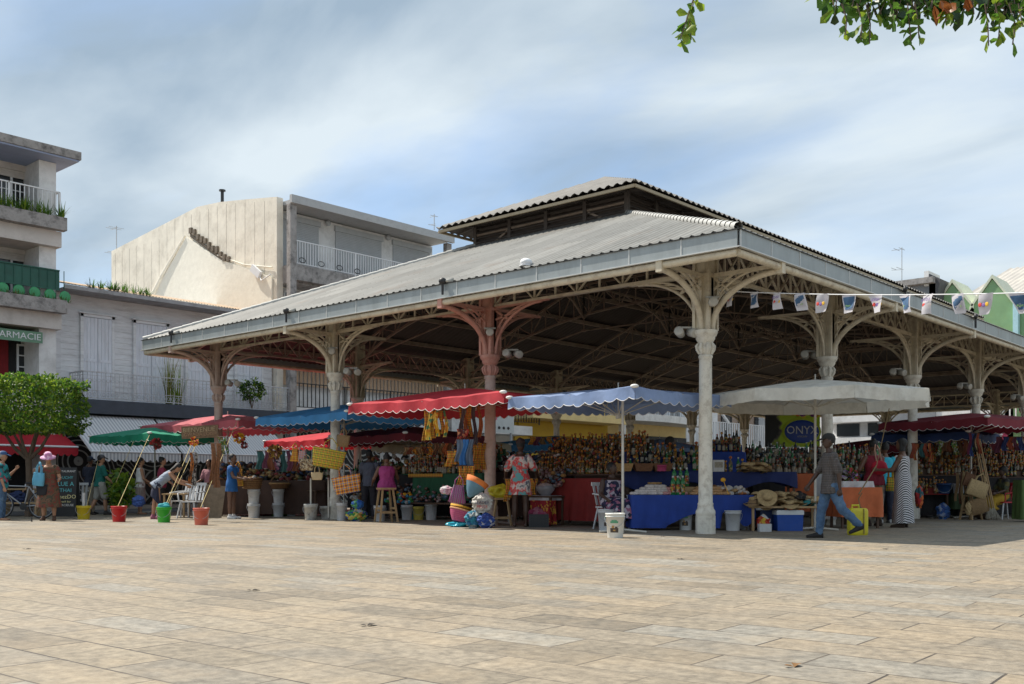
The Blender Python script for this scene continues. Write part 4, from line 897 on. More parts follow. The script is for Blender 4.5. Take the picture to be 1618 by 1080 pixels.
def person(label, pos, face, H, skin=0, top=None, bot=None, dress=None, lean=.03, pel=None, legs=((.0, .0), (.0, .0)), lout=.04, arms=((.05, .1), (.05, .1)), aout=(.12, .12), sleeve=.75, hair='short', hat=None, head=(0, 0), build=1.0, shorts=False, shoes=None, vox=.011, hem=.30, flare=1.25, female=False, group=None, tophem=.02, pantlen=1.0, sleeveless=False):
    """legs: (thigh pitch, shin pitch) per side; arms: (upper pitch, fore pitch); face: degrees, 0 away from the camera, 90 right, 180 towards it"""
    t = thing('person', label, 'person', (pos[0], pos[1], pos[2] if len(pos) > 2 else 0), YAW0-R_(face), group)
    X = Vector((1, 0, 0)); pz = (.52 if pel is None else pel/H)*H
    P = Vector((0, 0, pz)); RL = Matrix.Rotation(-lean, 3, 'X'); U = RL@Vector((0, 0, 1)); Y = RL@Vector((0, 1, 0))
    w = build; sk = skinm(skin); B = MB(); f = 1.10 if female else 1.0; sh = (.098 if female else .112)*H*w
    def T(k): return P+U*k*H
    tor = [(-.045, .060, .050), (-.01, .092*f, .064), (.035, .090*f, .064), (.09, .074, .055), (.15, .082, .060), (.21, .094, .063), (.255, .096, .055), (.285, .070, .042), (.30, .036, .033), (.335, .031, .033)]
    B.loft([ring(T(k), a*H*w, b*H*w if k < .28 else b*H, X, Y) for k, a, b in tor])
    RH = Matrix.Rotation(-lean*.35-head[0], 3, 'X') @ Matrix.Identity(3); RH = Matrix.Rotation(-head[1], 3, 'Z') @ RH
    nk = T(.325); hc = nk+RH@Vector((0, .012*H, .078*H)); hs = H/1.75
    HX, HY, HZ = RH@Vector((1, 0, 0)), RH@Vector((0, 1, 0)), RH@Vector((0, 0, 1))
    hp = [(-.115, .030, .034, .022), (-.095, .052, .055, .018), (-.06, .064, .075, .008), (-.01, .072, .088, 0), (.04, .075, .094, -.004), (.08, .066, .084, -.008), (.105, .045, .058, -.010), (.118, .015, .02, -.010)]
    B.loft([ring(hc+HZ*z*hs+HY*o*hs, a*hs, b*hs, HX, HY) for z, a, b, o in hp])
    B.add([hc+HY*.088*hs+HZ*.022*hs, hc+HY*.116*hs-HZ*.024*hs, hc+HY*.080*hs-HZ*.032*hs+HX*.018*hs, hc+HY*.080*hs-HZ*.032*hs-HX*.018*hs, hc+HY*.05*hs], [(0, 1, 2), (0, 3, 1), (1, 3, 2), (0, 2, 4), (0, 4, 3), (2, 3, 4)])
    for s in (-1, 1): B.ell(hc+HX*s*.074*hs-HZ*.008*hs-HY*.005*hs, (.012*hs, .020*hs, .030*hs), 8, 5); 
    B.ell(hc+HY*.082*hs-HZ*.058*hs, (.024*hs, .012*hs, .009*hs), 8, 5)
    hands = []; elb = []; AR = []
    for i, s in enumerate((-1, 1)):
        S = T(.262)+X*s*sh; E, d1 = limb(S, .165*H, arms[i][0], aout[i], s); Wp, d2 = limb(E, .145*H, arms[i][1], aout[i]*.4 if len(arms[i]) < 3 else arms[i][2], s)
        capsule(B, S-X*s*.01, E, .030*H*w**.5, .024*H*w**.5); capsule(B, E, Wp, .024*H*w**.5, .0155*H); AR.append((S, E, Wp, d1, d2, s))
        # hand: palm, four curled fingers, thumb
        side = X*s; fw = d2.cross(side).normalized(); k = H/1.75; pe = Wp+d2*.085*k
        nrm = -side; B.loft([ring(Wp+d2*.0*k, .020*k, .015*k, fw, nrm, 8), ring(Wp+d2*.035*k, .036*k, .016*k, fw, nrm, 8), ring(pe, .040*k, .014*k, fw, nrm, 8)])
        for q, (o_, L_) in enumerate(((-.030, .055), (-.010, .070), (.011, .075), (.031, .066))):
            a0 = pe+fw*o_*k-d2*.008*k; m1 = a0+(d2*.85+nrm*.25)*L_*.55*k; m2 = m1+(d2*.5+nrm*.8)*L_*.5*k; B.tube([a0, m1, m2], [.0098*k, .0092*k, .0075*k], 6)
        th = Wp+d2*.028*k+fw*.026*k*1; B.tube([th, th+(fw*.6+d2*.7+nrm*.2)*.035*k, th+(fw*.45+d2*1.3+nrm*.5)*.055*k], [.012*k, .0105*k, .008*k], 6)
        hands.append(pe)
    LG = []
    for i, s in enumerate((-1, 1)):
        Hp = P+X*s*.052*H*w-Vector((0, 0, .008*H)); K, d1 = limb(Hp, .235*H, legs[i][0], lout, s); A_, d2 = limb(K, .24*H, legs[i][1], lout*.5, s)
        capsule(B, Hp, K, .052*H*w, .032*H*w**.6, 12); capsule(B, K+d2*.02, K+d2*.10*H, .031*H, .033*H*w**.6); capsule(B, K+d2*.10*H, A_, .033*H*w**.6, .019*H)
        fp = (-.35 if legs[i][1] < -.45 else 0); toe = Vector((0, cos(fp), sin(fp)*1.0)); toe = Vector((s*.12, toe.y, toe.z)).normalized(); hl = A_-toe*.03*H
        foot = (hl, A_, A_+toe*.095*H)
        dn = Vector((0, 0, -.022*H)); B.loft([ring(hl+dn*.9, .018*H, .016*H, X, Vector((0, 0, 1)), 8), ring(A_+dn*.7, .023*H, .024*H, X, Vector((0, 0, 1)), 8), ring(A_+toe*.06*H+dn*1.0, .027*H, .016*H, X, Vector((0, 0, 1)), 8), ring(A_+toe*.105*H+dn*1.15, .018*H, .010*H, X, Vector((0, 0, 1)), 8)])
        LG.append((Hp, K, A_, d1, d2, toe, s))
    zmin = min(min(a[2].z for a in LG)-.036*H, 9)
    bo = remesh(B, 'body', sk, t, vox, 2)
    if pel is None: t.location.z = (pos[2] if len(pos) > 2 else 0)-zmin*1.0
    # eyes and lips
    mb = MB()
    for s in (-1, 1): mb.ell(hc+HY*.082*hs+HX*s*.031*hs+HZ*.010*hs, (.013*hs, .008*hs, .007*hs), 8, 5)
    mb.build('eyes', mat('eye', (.10, .09, .08), .3, .5, 50), t)
    # clothes
    if top:
        C = MB(); g_ = .011*H
        hm = -tophem*5 if False else -tophem
        prof = [(hm-.03, .106*f, .084 if tophem < .05 else .092), (hm+.01, .106*f, .082), (.05, .097*f, .073), (.10, .084 if female else .092, .066), (.15, .092, .069), (.21, .102, .070), (.255, .100, .060), (.288, .068, .046)]
        C.loft([ring(T(k), a*H*w, b*H*w, X, Y, 16) for k, a, b in prof])
        if not sleeveless:
            for S, E, Wp, d1, d2, s in AR:
                q = S.lerp(E, min(1, sleeve)); capsule(C, S-X*s*.02-U*.004, q, .040*H*w**.5, .036*H*w**.5)
                if sleeve > 1: capsule(C, E, E.lerp(Wp, sleeve-1), .032*H, .026*H)
        remesh(C, 'shirt', top, t, .013, 1)
    if bot:
        C = MB()
        C.loft([ring(T(k), a*H*w, b*H*w, X, Y, 16) for k, a, b in ((-.06, .060, .055), (-.02, .100*f, .073), (.03, .098*f, .072), (.065, .086*f, .066))])
        for Hp, K, A_, d1, d2, toe, s in LG:
            capsule(C, Hp, K if not shorts else Hp.lerp(K, .92), (.062 if tophem < .05 else .054)*H*w, .045*H*w**.5 if not shorts else .055*H*w**.5, 12)
            if not shorts: capsule(C, K, K.lerp(A_, .5*pantlen), .043*H*w**.5, .039*H*w**.5, 12); capsule(C, K.lerp(A_, .5*pantlen), K.lerp(A_, .93*pantlen), .039*H*w**.5, .034*H, 12)
        remesh(C, 'trousers' if not shorts else 'shorts', bot, t, .013, 1)
    if dress:
        m_, k0 = dress; C = MB(); n = 40; kn = (LG[0][1]+LG[1][1])/2; an = (LG[0][2]+LG[1][2])/2; an.z = an.z if pel is None else an.z
        rings = []
        prof = [(.27, .090, .058), (.255, .104, .064), (.21, .103, .070), (.15, .092, .069), (.10, .085, .066), (.05, .098*f, .076), (0, .104*f, .08)]
        for k, a, b in prof:
            if k <= k0: rings.append(ring(T(k), a*H*w, b*H*w, X, Y, n))
        for q in range(1, 9):
            tt = q/8; zl = P.z+(hem*H-P.z)*tt if pel is None else None
            if pel is None: c = Vector((0, (kn.y*.8 if tt < .6 else (kn.y*.4+an.y*.4))*tt, zl))
            else: c = P.lerp(kn, min(1, tt*2)) if tt < .5 else kn.lerp(Vector((kn.x, kn.y, hem*H)), tt*2-1)
            gx = 1+(flare-1)*tt; rr = []
            yx = Y if pel is None else (Vector((0, 0, 1)).lerp(Y, max(0, tt*2-1)).normalized())
            spread = abs(LG[0][2].y-LG[1][2].y)*.35*tt
            for j in range(n):
                a = 2*pi*j/n; wv = 1+(.055*sin(a*7+q*.25)+.03*sin(a*11+1))*tt
                rr.append(c+X*(.105*f*H*w*gx*wv*cos(a))+yx*((.082*H*w*gx*(1.1 if tt > .5 else 1)+spread)*wv*sin(a)))
            rings.append(rr)
        C.loft(rings, 0, True, False); C.build('dress' if k0 > .1 else 'skirt', m_, t)
        if k0 > .1 and not sleeveless:
            D2 = MB()
            for S, E, Wp, d1, d2, s in AR: capsule(D2, S-X*s*.03-U*.004, S.lerp(E, sleeve), .042*H*w**.5, .045*H*w**.5)
            remesh(D2, 'sleeves', m_, t, .014, 1)
    if shoes:
        for Hp, K, A_, d1, d2, toe, s in LG:
            C = MB(); dn = Vector((0, 0, -.024*H)); C.loft([ring(A_-toe*.036*H+dn*.7, .024*H, .028*H, X, Vector((0, 0, 1)), 10), ring(A_+dn*.35, .030*H, .036*H, X, Vector((0, 0, 1)), 10), ring(A_+toe*.06*H+dn*.8, .034*H, .024*H, X, Vector((0, 0, 1)), 10), ring(A_+toe*.115*H+dn*1.0, .024*H, .016*H, X, Vector((0, 0, 1)), 10)])
            capsule(C, A_, A_-d2*.03*H, .026*H, .026*H); remesh(C, 'shoe', shoes, t, .011, 2)
    # hair
    Hm = MB()
    if hair:
        hm_ = grey_h if hair == 'grey' else hair_m
        def cap_(s_, lo, back): 
            R = []
            for z, a, b, o in [(-.035*lo, .070, .06, -.035), (0, .080, .085, -.018), (.04, .084, .100, -.010), (.08, .076, .092, -.010), (.11, .055, .066, -.012), (.13, .02, .025, -.012)]: R.append(ring(hc+HZ*z*hs*s_+HY*(o-back)*hs, a*hs*s_, b*hs*s_, HX, HY, 12))
            Hm.loft(R)
        cap_(1.0 if hair != 'afro' else 1.18, 1, .012 if hair != 'afro' else .02)
        if hair == 'bun': Hm.ell(hc+HZ*.10*hs-HY*.075*hs, .045*hs)
        if hair == 'long':
            Hm.loft([ring(hc+HZ*.05*hs-HY*.04*hs, .080*hs, .075*hs, HX, HY, 12), ring(hc-HZ*.06*hs-HY*.06*hs, .090*hs, .05*hs, HX, HY, 12), ring(hc-HZ*.19*hs-HY*.075*hs, .080*hs, .035*hs, HX, HY, 12)])
        if hair == 'braids':
            for q in range(26):
                a = pi*q/25+pi; p0 = hc+HX*.07*hs*cos(a)+HY*.08*hs*sin(a)*.9+HZ*.04*hs; Hm.tube([p0+HZ*.05*hs, p0+HX*.012*cos(a)-HZ*.05*hs, p0+HX*.018*cos(a)-HZ*.17*hs], .011*hs, 5)
        if hair == 'pony': Hm.tube([hc-HY*.09*hs+HZ*.05*hs, hc-HY*.13*hs, hc-HY*.12*hs-HZ*.12*hs], [.03*hs, .035*hs, .015*hs], 8)
        Hm.build('hair', hm_, t)
    if hat:
        kind, hm2 = hat; C = MB(); RM = Matrix((HX, HY, HZ)).transposed()
        if kind == 'cap':
            C.loft([ring(hc+HZ*z*hs-HY*.004*hs, a*hs, b*hs, HX, HY, 16) for z, a, b in ((.035, .086, .105), (.06, .086, .104), (.10, .072, .090), (.125, .045, .055), (.135, .01, .012))])
            C.prism([hc+HZ*.036*hs+HY*.088*hs+HX*.078*hs, hc+HZ*.004*hs+HY*.165*hs+HX*.055*hs, hc-HZ*.006*hs+HY*.19*hs, hc+HZ*.004*hs+HY*.165*hs-HX*.055*hs, hc+HZ*.036*hs+HY*.088*hs-HX*.078*hs], HZ*.018)
        elif kind == 'brim':
            C.lathe([(.17, .0), (.175, .012), (.10, .035), (.092, .045), (.088, .10), (.06, .135), (.01, .14)], hc+HZ*.03*hs, 20, rot=RM)
        elif kind == 'wrap': C.ell(hc+HZ*.06*hs-HY*.01*hs, (.095*hs, .115*hs, .085*hs), 14, 9, rot=RM); C.ell(hc+HZ*.10*hs-HY*.08*hs, .05*hs)
        C.build({'cap': 'cap', 'brim': 'sun_hat', 'wrap': 'head_wrap'}[kind], hm2, t)
    return t, dict(hands=hands, hc=hc, T=T, AR=AR, LG=LG, X=X, Y=Y, U=U)
def patt(name, cols, scale=12, kind='voronoi', rough=.8, axis='X', width=.5, transl=0, dist=0):
    m, n, l, b = nmat(name); b.inputs['Roughness'].default_value = rough; t = n.new('ShaderNodeTexCoord')
    r = n.new('ShaderNodeValToRGB'); e = r.color_ramp.elements; r.color_ramp.interpolation = 'CONSTANT'
    e[0].position = 0; e[0].color = cols[0]+(1,); e[1].position = 1-1/len(cols); e[1].color = cols[-1]+(1,)
    for i, c in enumerate(cols[1:-1]): q = e.new((i+1)/len(cols)); q.color = c+(1,)
    if kind == 'voronoi':
        v = n.new('ShaderNodeTexVoronoi'); v.inputs['Scale'].default_value = scale; l.new(t.outputs['Object'], v.inputs[0]); sp = n.new('ShaderNodeSeparateColor'); l.new(v.outputs['Color'], sp.inputs[0]); l.new(sp.outputs[0], r.inputs[0]); out = r.outputs[0]
    elif kind == 'noise':
        v = n.new('ShaderNodeTexNoise'); v.inputs['Scale'].default_value = scale; v.inputs['Detail'].default_value = 3; l.new(t.outputs['Object'], v.inputs[0]); mr = n.new('ShaderNodeMapRange'); mr.inputs[1].default_value = .3; mr.inputs[2].default_value = .7; l.new(v.outputs[0], mr.inputs[0]); l.new(mr.outputs[0], r.inputs[0]); r.color_ramp.interpolation = 'EASE'; out = r.outputs[0]
    elif kind in ('stripe', 'plaid'):
        def wave(ax, sc_):
            v = n.new('ShaderNodeTexWave'); v.bands_direction = ax; v.wave_profile = 'SAW' if kind == 'plaid' else 'SIN'; v.inputs['Scale'].default_value = sc_; v.inputs['Distortion'].default_value = dist; v.inputs['Detail'].default_value = 0; l.new(t.outputs['Object'], v.inputs[0]); return v
        v = wave(axis, scale); l.new(v.outputs[0], r.inputs[0]); out = r.outputs[0]
        if kind == 'plaid':
            v2 = wave('Z' if axis != 'Z' else 'X', scale*.9); r2 = n.new('ShaderNodeValToRGB'); r2.color_ramp.interpolation = 'CONSTANT'; k = r2.color_ramp.elements; k[0].color = cols[1]+(1,); k[1].position = .75; k[1].color = cols[0]+(1,)
            for i, c in enumerate(cols[2:]): q = k.new(.15+.5*i/max(1, len(cols)-2)); q.color = c+(1,)
            l.new(v2.outputs[0], r2.inputs[0]); mx = n.new('ShaderNodeMixRGB'); mx.inputs[0].default_value = .5; l.new(out, mx.inputs[1]); l.new(r2.outputs[0], mx.inputs[2]); out = mx.outputs[0]
    l.new(out, b.inputs['Base Color'])
    return m
def plain(name, c, v=.15): return mat(name, c, .8, v, 6, .15, bscale=14)
jeans = mat('faded_jeans', (.06, .12, .22), .85, .3, 6, .2, stain=(.17, .27, .38), stain_amt=.6, stain_scale=5, bscale=40)
check = patt('grey_check', [(.035, .032, .032), (.09, .08, .078), (.06, .045, .042), (.12, .11, .105)], 9, 'plaid'); black_sh = plain('black_leather', (.015, .013, .012))
khaki = plain('khaki_cloth', (.30, .26, .20)); floral_b = patt('brown_floral', [(.05, .03, .018), (.10, .05, .03), (.20, .03, .022), (.07, .06, .03), (.16, .07, .04), (.05, .05, .03)], 9, 'noise')
stripes = patt('black_white_stripe', [(.02, .02, .025), (.62, .62, .64)], 13, 'stripe', axis='DIAGONAL', dist=.6)
dash = patt('tunic_print', [(.60, .56, .50), (.08, .09, .12), (.55, .50, .46), (.50, .03, .03), (.10, .30, .30)], 5, 'noise'); madras = patt('madras_cloth', [(.62, .26, .02), (.10, .03, .01), (.75, .50, .04), (.40, .03, .02), (.62, .20, .02), (.08, .10, .03)], 3.6, 'plaid')
madras2 = patt('madras_yellow_green', [(.70, .52, .03), (.05, .22, .05), (.65, .42, .03), (.45, .05, .03), (.75, .6, .08), (.05, .04, .02)], 3.2, 'plaid'); madras3 = patt('madras_orange_blue', [(.75, .33, .03), (.08, .15, .45), (.8, .5, .05), (.6, .1, .03), (.10, .05, .02)], 3, 'plaid')
floral_n = patt('navy_floral', [(.012, .014, .04), (.40, .36, .42), (.02, .02, .07), (.28, .10, .16), (.02, .02, .05)], 16)
hawaii = patt('teal_floral', [(.01, .16, .17), (.02, .28, .30), (.01, .04, .05), (.02, .20, .22), (.35, .06, .10)], 14)
LS = ((.32, .22), (-.38, -.75))
# walking man in front of the white parasol (facing left)
t, I = person('man walking left in grey checked shirt, faded jeans and black cap', gp(1312, 850), 268, 1.72, 0, check, jeans, legs=((-.36, -.82), (.26, .10)), arms=((-.24, -.05), (.42, .62)), aout=(.12, .10), sleeve=.9, hat=('cap', black_sh), hair='short', shoes=black_sh, vox=.0085, tophem=.06, lean=.02)
MB().ell(I['T'](.262)+I['Y']*.03, (.055, .045, .05), 10, 6).build('collar', mat('green_lining', (.22, .62, .38), .7), t)
person('woman in strapless dark red top and khaki trousers seen from behind with a red bag', gp(1381, 831), -12, 1.80, 1, plain('dark_red_top', (.22, .012, .03)), khaki, female=True, sleeveless=True, sleeve=0, hair='bun', arms=((-.2, .9), (.35, .9)), aout=(.55, .25), shoes=plain('sandal', (.05, .03, .02)), pantlen=.75, build=1.12, head=(.1, .3))
person('man in turquoise t-shirt standing behind the woman with the red bag', at(1399, 22.2), -5, 1.80, 1, plain('turquoise_shirt', (.03, .38, .52)), plain('navy_trousers', (.02, .025, .05)), arms=((.2, .4), (.1, .3)), shoes=plain('grey_shoe', (.4, .4, .4)))
person('woman with beaded braids in a long black and white striped dress', gp(1427, 833), -55, 1.80, 1, dress=(stripes, .27), female=True, sleeveless=True, hair='braids', arms=((.5, 1.6), (.5, 1.5)), aout=(.1, .1), hem=.05, flare=1.15, shoes=plain('sandal', (.05, .03, .02)), build=1.08)
person('woman in red and white printed tunic with orange madras wrap beside the yellow bag', gp(822, 832), 10, 1.80, 0, dress=(dash, .27), female=True, sleeve=.8, hair='bun', hat=('wrap', plain('dark_wrap', (.03, .015, .015))), arms=((.25, .7), (.3, 1.0)), aout=(.45, .4), hem=.36, flare=1.12, build=1.0)
person('woman in magenta tank top sitting on a wooden stool with her back turned', at(611, 23.2), -8, 1.65, 1, plain('magenta_top', (.30, .035, .16)), plain('black_trousers', (.012, .01, .012)), female=True, sleeveless=True, pel=.80, legs=((1.25, .1), (1.25, .1)), lout=.15, arms=((.1, 1.1), (.4, 1.3)), aout=(.4, .25), hair='bun', head=(.35, 0), build=1.15, shoes=black_sh)
person('seated stallholder woman in white and navy flowered dress beside the white buckets', at(966, 19.3), 150, 1.66, 0, dress=(floral_n, .27), female=True, sleeveless=True, pel=.50, legs=((1.35, .05), (1.3, .05)), lout=.22, arms=((.1, .9), (.2, 1.2)), aout=(.3, .3), hem=.14, flare=1.35, hair='short', build=1.3, shoes=black_sh, head=(-.1, -.5))
person('stallholder in grey green shirt standing among the bottles left of the corner column', at(1056, 20.6), 80, 1.86, 0, plain('grey_green_shirt', (.13, .14, .09)), khaki, arms=((.5, .9), (.3, 1.0)), sleeve=.9, head=(.1, 0))
person('woman in pink flowered hat and long brown and red flowered dress carrying a blue bag', gp(77, 822), 165, 1.60, 2, dress=(floral_b, .27), female=True, hair='grey', hat=('brim', patt('pink_flower_hat', [(.62, .30, .48), (.72, .45, .60), (.50, .20, .38)], 22)), arms=((.1, 1.4), (.05, .1)), aout=(.25, .18), hem=.20, flare=1.3, shoes=plain('brown_sandal', (.10, .05, .03)), build=1.15, head=(.35, 0), sleeve=.35)
person('man in blue cap, teal flowered shirt and jeans cut by the left picture edge', at(2, 23.9), 75, 1.66, 2, hawaii, jeans, hair='grey', hat=('cap', plain('blue_cap', (.03, .08, .20))), arms=((.3, 2.4), (.1, .3)), build=1.15, sleeve=1.0)
person('man in teal t-shirt and grey shorts walking past the plants', gp(158, 813), 50, 1.70, 2, plain('teal_shirt', (.005, .12, .10)), plain('stone_shorts', (.30, .29, .26)), shorts=True, hair='short', hat=('cap', plain('grey_cap', (.08, .08, .09))), legs=((-.15, -.5), (.25, .05)), arms=((.1, .4), (.3, .8)), shoes=plain('flip_flop', (.05, .04, .04)), build=1.08)
person('man in navy shirt and khaki trousers behind the teal shirted man', at(141, 28.6), 20, 1.66, 1, plain('navy_shirt', (.015, .02, .04)), khaki, hat=('cap', plain('navy_cap', (.015, .03, .07))), arms=((.2, .9), (.2, 1.1)), shoes=black_sh)
person('woman in white tank top and long pleated beige skirt near the potted plants', at(221, 28.4), 60, 1.62, 2, plain('white_top', (.65, .64, .63)), None, (patt('pleats', [(.26, .20, .19), (.34, .28, .26)], 14, 'stripe', dist=1.5), .05), female=True, sleeveless=True, hair='bun', arms=((.2, .9), (.2, 1.0)), hem=.22, flare=1.1)
person('woman in grey sleeveless top and navy skirt bending forward to the carved masks', gp(247, 820), 72, 1.62, 2, plain('grey_top', (.25, .29, .36)), None, (plain('navy_skirt', (.018, .022, .05)), .05), female=True, sleeveless=True, lean=.85, hair='long', arms=((.9, 1.3), (.7, 1.2)), hem=.27, flare=1.0, head=(.5, 0), shoes=plain('pink_shoe', (.30, .10, .16)), legs=((-.1, -.12), (.12, .0)))
person('woman in raspberry top browsing behind the bending woman', at(255, 28.0), 70, 1.62, 2, plain('raspberry_top', (.26, .03, .07)), plain('dark_skirt', (.02, .02, .02)), female=True, sleeve=.5, hair='bun', arms=((.3, .9), (.3, .9)))
person('man in white shirt and grey hair seated at the cafe table behind the tree trunk', at(56, 29.5), 170, 1.65, 2, plain('white_shirt', (.60, .60, .62)), plain('dark_trousers', (.03, .03, .04)), pel=.55, legs=((1.4, 0), (1.4, 0)), hair='grey', arms=((.4, 1.3), (.4, 1.3)))
person('person in bright blue dress standing by the madras bag rack', at(366, 24.8), 100, 1.62, 1, dress=(plain('bright_blue', (.015, .10, .30)), .27), female=True, hair='short', arms=((.5, 1.4), (.5, 1.4)), hem=.42, flare=.95, sleeve=.3, shoes=plain('trainer', (.5, .5, .5)))
person('person in dusty pink shirt behind the column of the pink parasol', at(331, 27.5), 200, 1.55, 1, plain('dusty_pink', (.28, .12, .14)), plain('dark_trousers', (.03, .03, .04)), arms=((.3, 1.2), (.3, 1.2)))
person('man in grey shirt seen from behind among the bottles of the blue parasol', at(583, 24.8), 0, 1.72, 0, plain('grey_shirt', (.10, .11, .15)), plain('dark_trousers', (.03, .03, .04)), arms=((.3, .9), (.3, .9)))
person('stallholder in dark dress with hair bun behind the tall bottle tiers', at(892, 22.5), 185, 1.76, 0, plain('dark_dress', (.03, .02, .02)), plain('dark_trousers', (.03, .03, .04)), female=True, hair='bun')
person('stallholder in black t-shirt behind the hats and bottles', at(1198, 22.0), 185, 1.70, 0, plain('black_tee', (.012, .012, .015)), plain('dark_trousers', (.03, .03, .04)), arms=((.3, 1.0), (.3, 1.0)))
person('woman in yellow and dark wrap seated in the red plastic chair', at(1586, 24.8), 260, 1.62, 0, patt('dark_print', [(.02, .02, .02), (.05, .06, .03), (.10, .08, .02)], 10), None, (plain('mustard_wrap', (.40, .25, .02)), .05), female=True, pel=.52, legs=((1.4, .1), (1.3, 0)), arms=((.4, 1.3), (.4, 1.4)), hair='afro', hem=.15)
person('person in straw coloured shirt behind the right hand stall', at(1562, 27), 170, 1.62, 0, plain('straw_shirt', (.22, .17, .10)), plain('dark_trousers', (.03, .03, .04)), hair='afro')
# ------------------------------------------------------------ stalls and goods
wood = mat('pale_wood', (.36, .24, .12), .7, .25, 5, .2, stretch=(1, 1, .2)); dwood = mat('dark_wood', (.09, .05, .03), .7, .25, 5); wick = mat('wicker', (.34, .20, .08), .8, .35, 40, .6, bscale=70); wick2 = mat('dark_wicker', (.14, .065, .03), .8, .35, 40, .6, bscale=70)
straw = mat('straw', (.42, .30, .15), .8, .25, 30, .5, bscale=60); straw2 = mat('dark_straw', (.24, .15, .07), .8, .25, 30, .5, bscale=60)
wplast = mat('white_plastic', (.55, .56, .57), .45, .08, 3, stain=(.30, .29, .27), stain_amt=.4, stain_scale=5); tarn = mat('spotted_plastic', (.46, .45, .42), .6, .1, 3, stain=(.06, .055, .05), stain_amt=.9, stain_scale=11)
def plas(n, c):
    if n in _m: return _m[n]
    return mat(n, c, .4, .12, 4, stain=tuple(q*.6+.05 for q in c), stain_amt=.4, stain_scale=5)
def bucket(label, p, h=.37, r=.14, m=None, lid=False, emblem=None, group=None, handle=True):
    m = m or wplast; t = thing('bucket', label, 'bucket', p, random.uniform(-.3, .3)-.84, group); b = MB()
    b.lathe([(r*.80, 0), (r*.82, .01), (r*.97, h*.84), (r*1.07, h*.845), (r*1.07, h*.875), (r*1.0, h*.88), (r*1.01, h*.93), (r*1.06, h*.935), (r*1.06, h), (r*.97, h), (r*.94, h*.9), (r*.78, .02), (.001, .02)], n=24); b.build('pail', m, t)
    if lid: MB().lathe([(r*1.08, h-.01), (r*1.08, h+.02), (r*.98, h+.025), (.001, h+.022)], n=24).build('lid', m, t)
    if handle: MB().tube([(r*1.06*cos(a), -.03-r*.98*sin(a)*.55-.02, h*.86-r*1.1*sin(a)) for a in [pi*k/12 for k in range(13)]], .004, 5).build('handle', shut_m, t)
    if emblem:
        e = MB()
        def patch(a0, a1, z0, z1, mi):
            k = 8; V = []
            for i in range(k+1):
                a = -pi/2+a0+(a1-a0)*i/k
                for z in (z0, z1): rr = r*(.80+.17*z/(h*.84))+.002; V.append((rr*cos(a), rr*sin(a), z))
            e.add(V, [(2*i, 2*i+2, 2*i+3, 2*i+1) for i in range(k)], mi)
        patch(-.45, .45, h*.60, h*.68, 0); patch(-.3, .3, h*.68, h*.73, 0); patch(-.5, .5, h*.22, h*.40, 1); patch(-.3, .0, h*.40, h*.50, 2); patch(.1, .4, h*.38, h*.46, 1); patch(-.15, .15, h*.28, h*.34, 2)
        e.build('print', [mat('print_green', (.10, .32, .18), .5), mat('print_dark', (.07, .05, .04), .5), mat('print_tan', (.45, .25, .08), .5)], t)
    return t
def gat(px, py, z=0): return gp(px, py)+Vector((0, 0, z))
bucket('yellow bucket holding a white pipe behind the flowered dress woman', gat(132, 820), .33, .165, plas('yellow_plastic', (.62, .48, .02)))
bucket('bright red bucket weighting a yellow rope', gat(188, 824), .36, .17, plas('red_plastic', (.55, .015, .02)))
bucket('lime green bucket with a turquoise cloth on top', gat(259, 825), .34, .16, plas('green_plastic', (.04, .40, .03)))
bucket('faded coral bucket, rightmost of the four coloured ones', gat(318, 829), .36, .165, plas('coral_plastic', (.62, .14, .09)))
mb = MB(); mb.ell((0, 0, .36), (.15, .13, .05)); mb.ell((.06, .03, .40), (.09, .07, .05)); mb.ell((-.07, 0, .39), (.07, .08, .04)); tag(mb.build('rag', plain('turquoise_rag', (.03, .30, .34)), loc=gat(259, 825)), 'crumpled turquoise rag on the green bucket', 'cloth')
tag(MB().tube([(0, 0, 0), (.0, 0, .55)], .035, 10).build('pipe', wplast, loc=gat(132, 820, .1)), 'short white pipe standing in the yellow bucket', 'pipe')
bucket('white lidded bucket with printed emblem standing in the sun before the flowered stallholder', gat(972, 849), .40, .155, mat('clean_white_plastic', (.72, .71, .66), .4, .05, 3), emblem=1)
bucket('white bucket with printed emblem in shade by the flowered stallholder', gat(957, 838), .40, .15, emblem=1)
bucket('white bucket with emblem under the blue cloth left of the corner column', gat(1083, 837), .38, .135, emblem=1)
for px, py, h, r, lab in ((1158, 838, .38, .15, 'white bucket just right of the corner column under the blue cloth'), (1180, 836, .30, .17, 'wide white tub under the blue cloth right of the corner column'), (1196, 833, .42, .12, 'tall white bucket beside the red and yellow sack')):
    bucket(lab, gat(px, py), h, r)
for px, py, h, r, lab in ((401, 818, .36, .155, 'lower white bucket of the left stack by the parasol pole'), (440, 816, .36, .15, 'lower white bucket of the stack under the round basket'), (460, 815, .30, .13, 'single white bucket between basket stack and green crate'), (600, 823, .36, .14, 'white bucket behind the stool of the magenta woman'), (643, 821, .36, .14, 'printed white bucket under the packets right of the stool'), (681, 821, .40, .15, 'clean white bucket under the packets by the basket pile'), (1470, 817, .36, .15, 'lower white bucket behind the striped dress woman'), (1580, 815, .38, .15, 'white bucket under the red chair'), (1598, 815, .24, .14, 'small white tub right of the red chair'), (540, 822, .42, .13, 'tall white bucket right of the whitewashed column'), (808, 828, .20, .08, 'small white tub under the yellow bag stool')):
    b_o = bucket(lab, gat(px, py), h, r)
for px, py, lab in ((401, 818, 'upper white bucket of the left stack by the parasol pole'), (440, 816, 'upper white bucket of the stack under the round basket'), (1470, 817, 'upper white bucket behind the striped dress woman')):
    bucket(lab, gat(px, py)+Vector((0, 0, .365)), .36, .15)
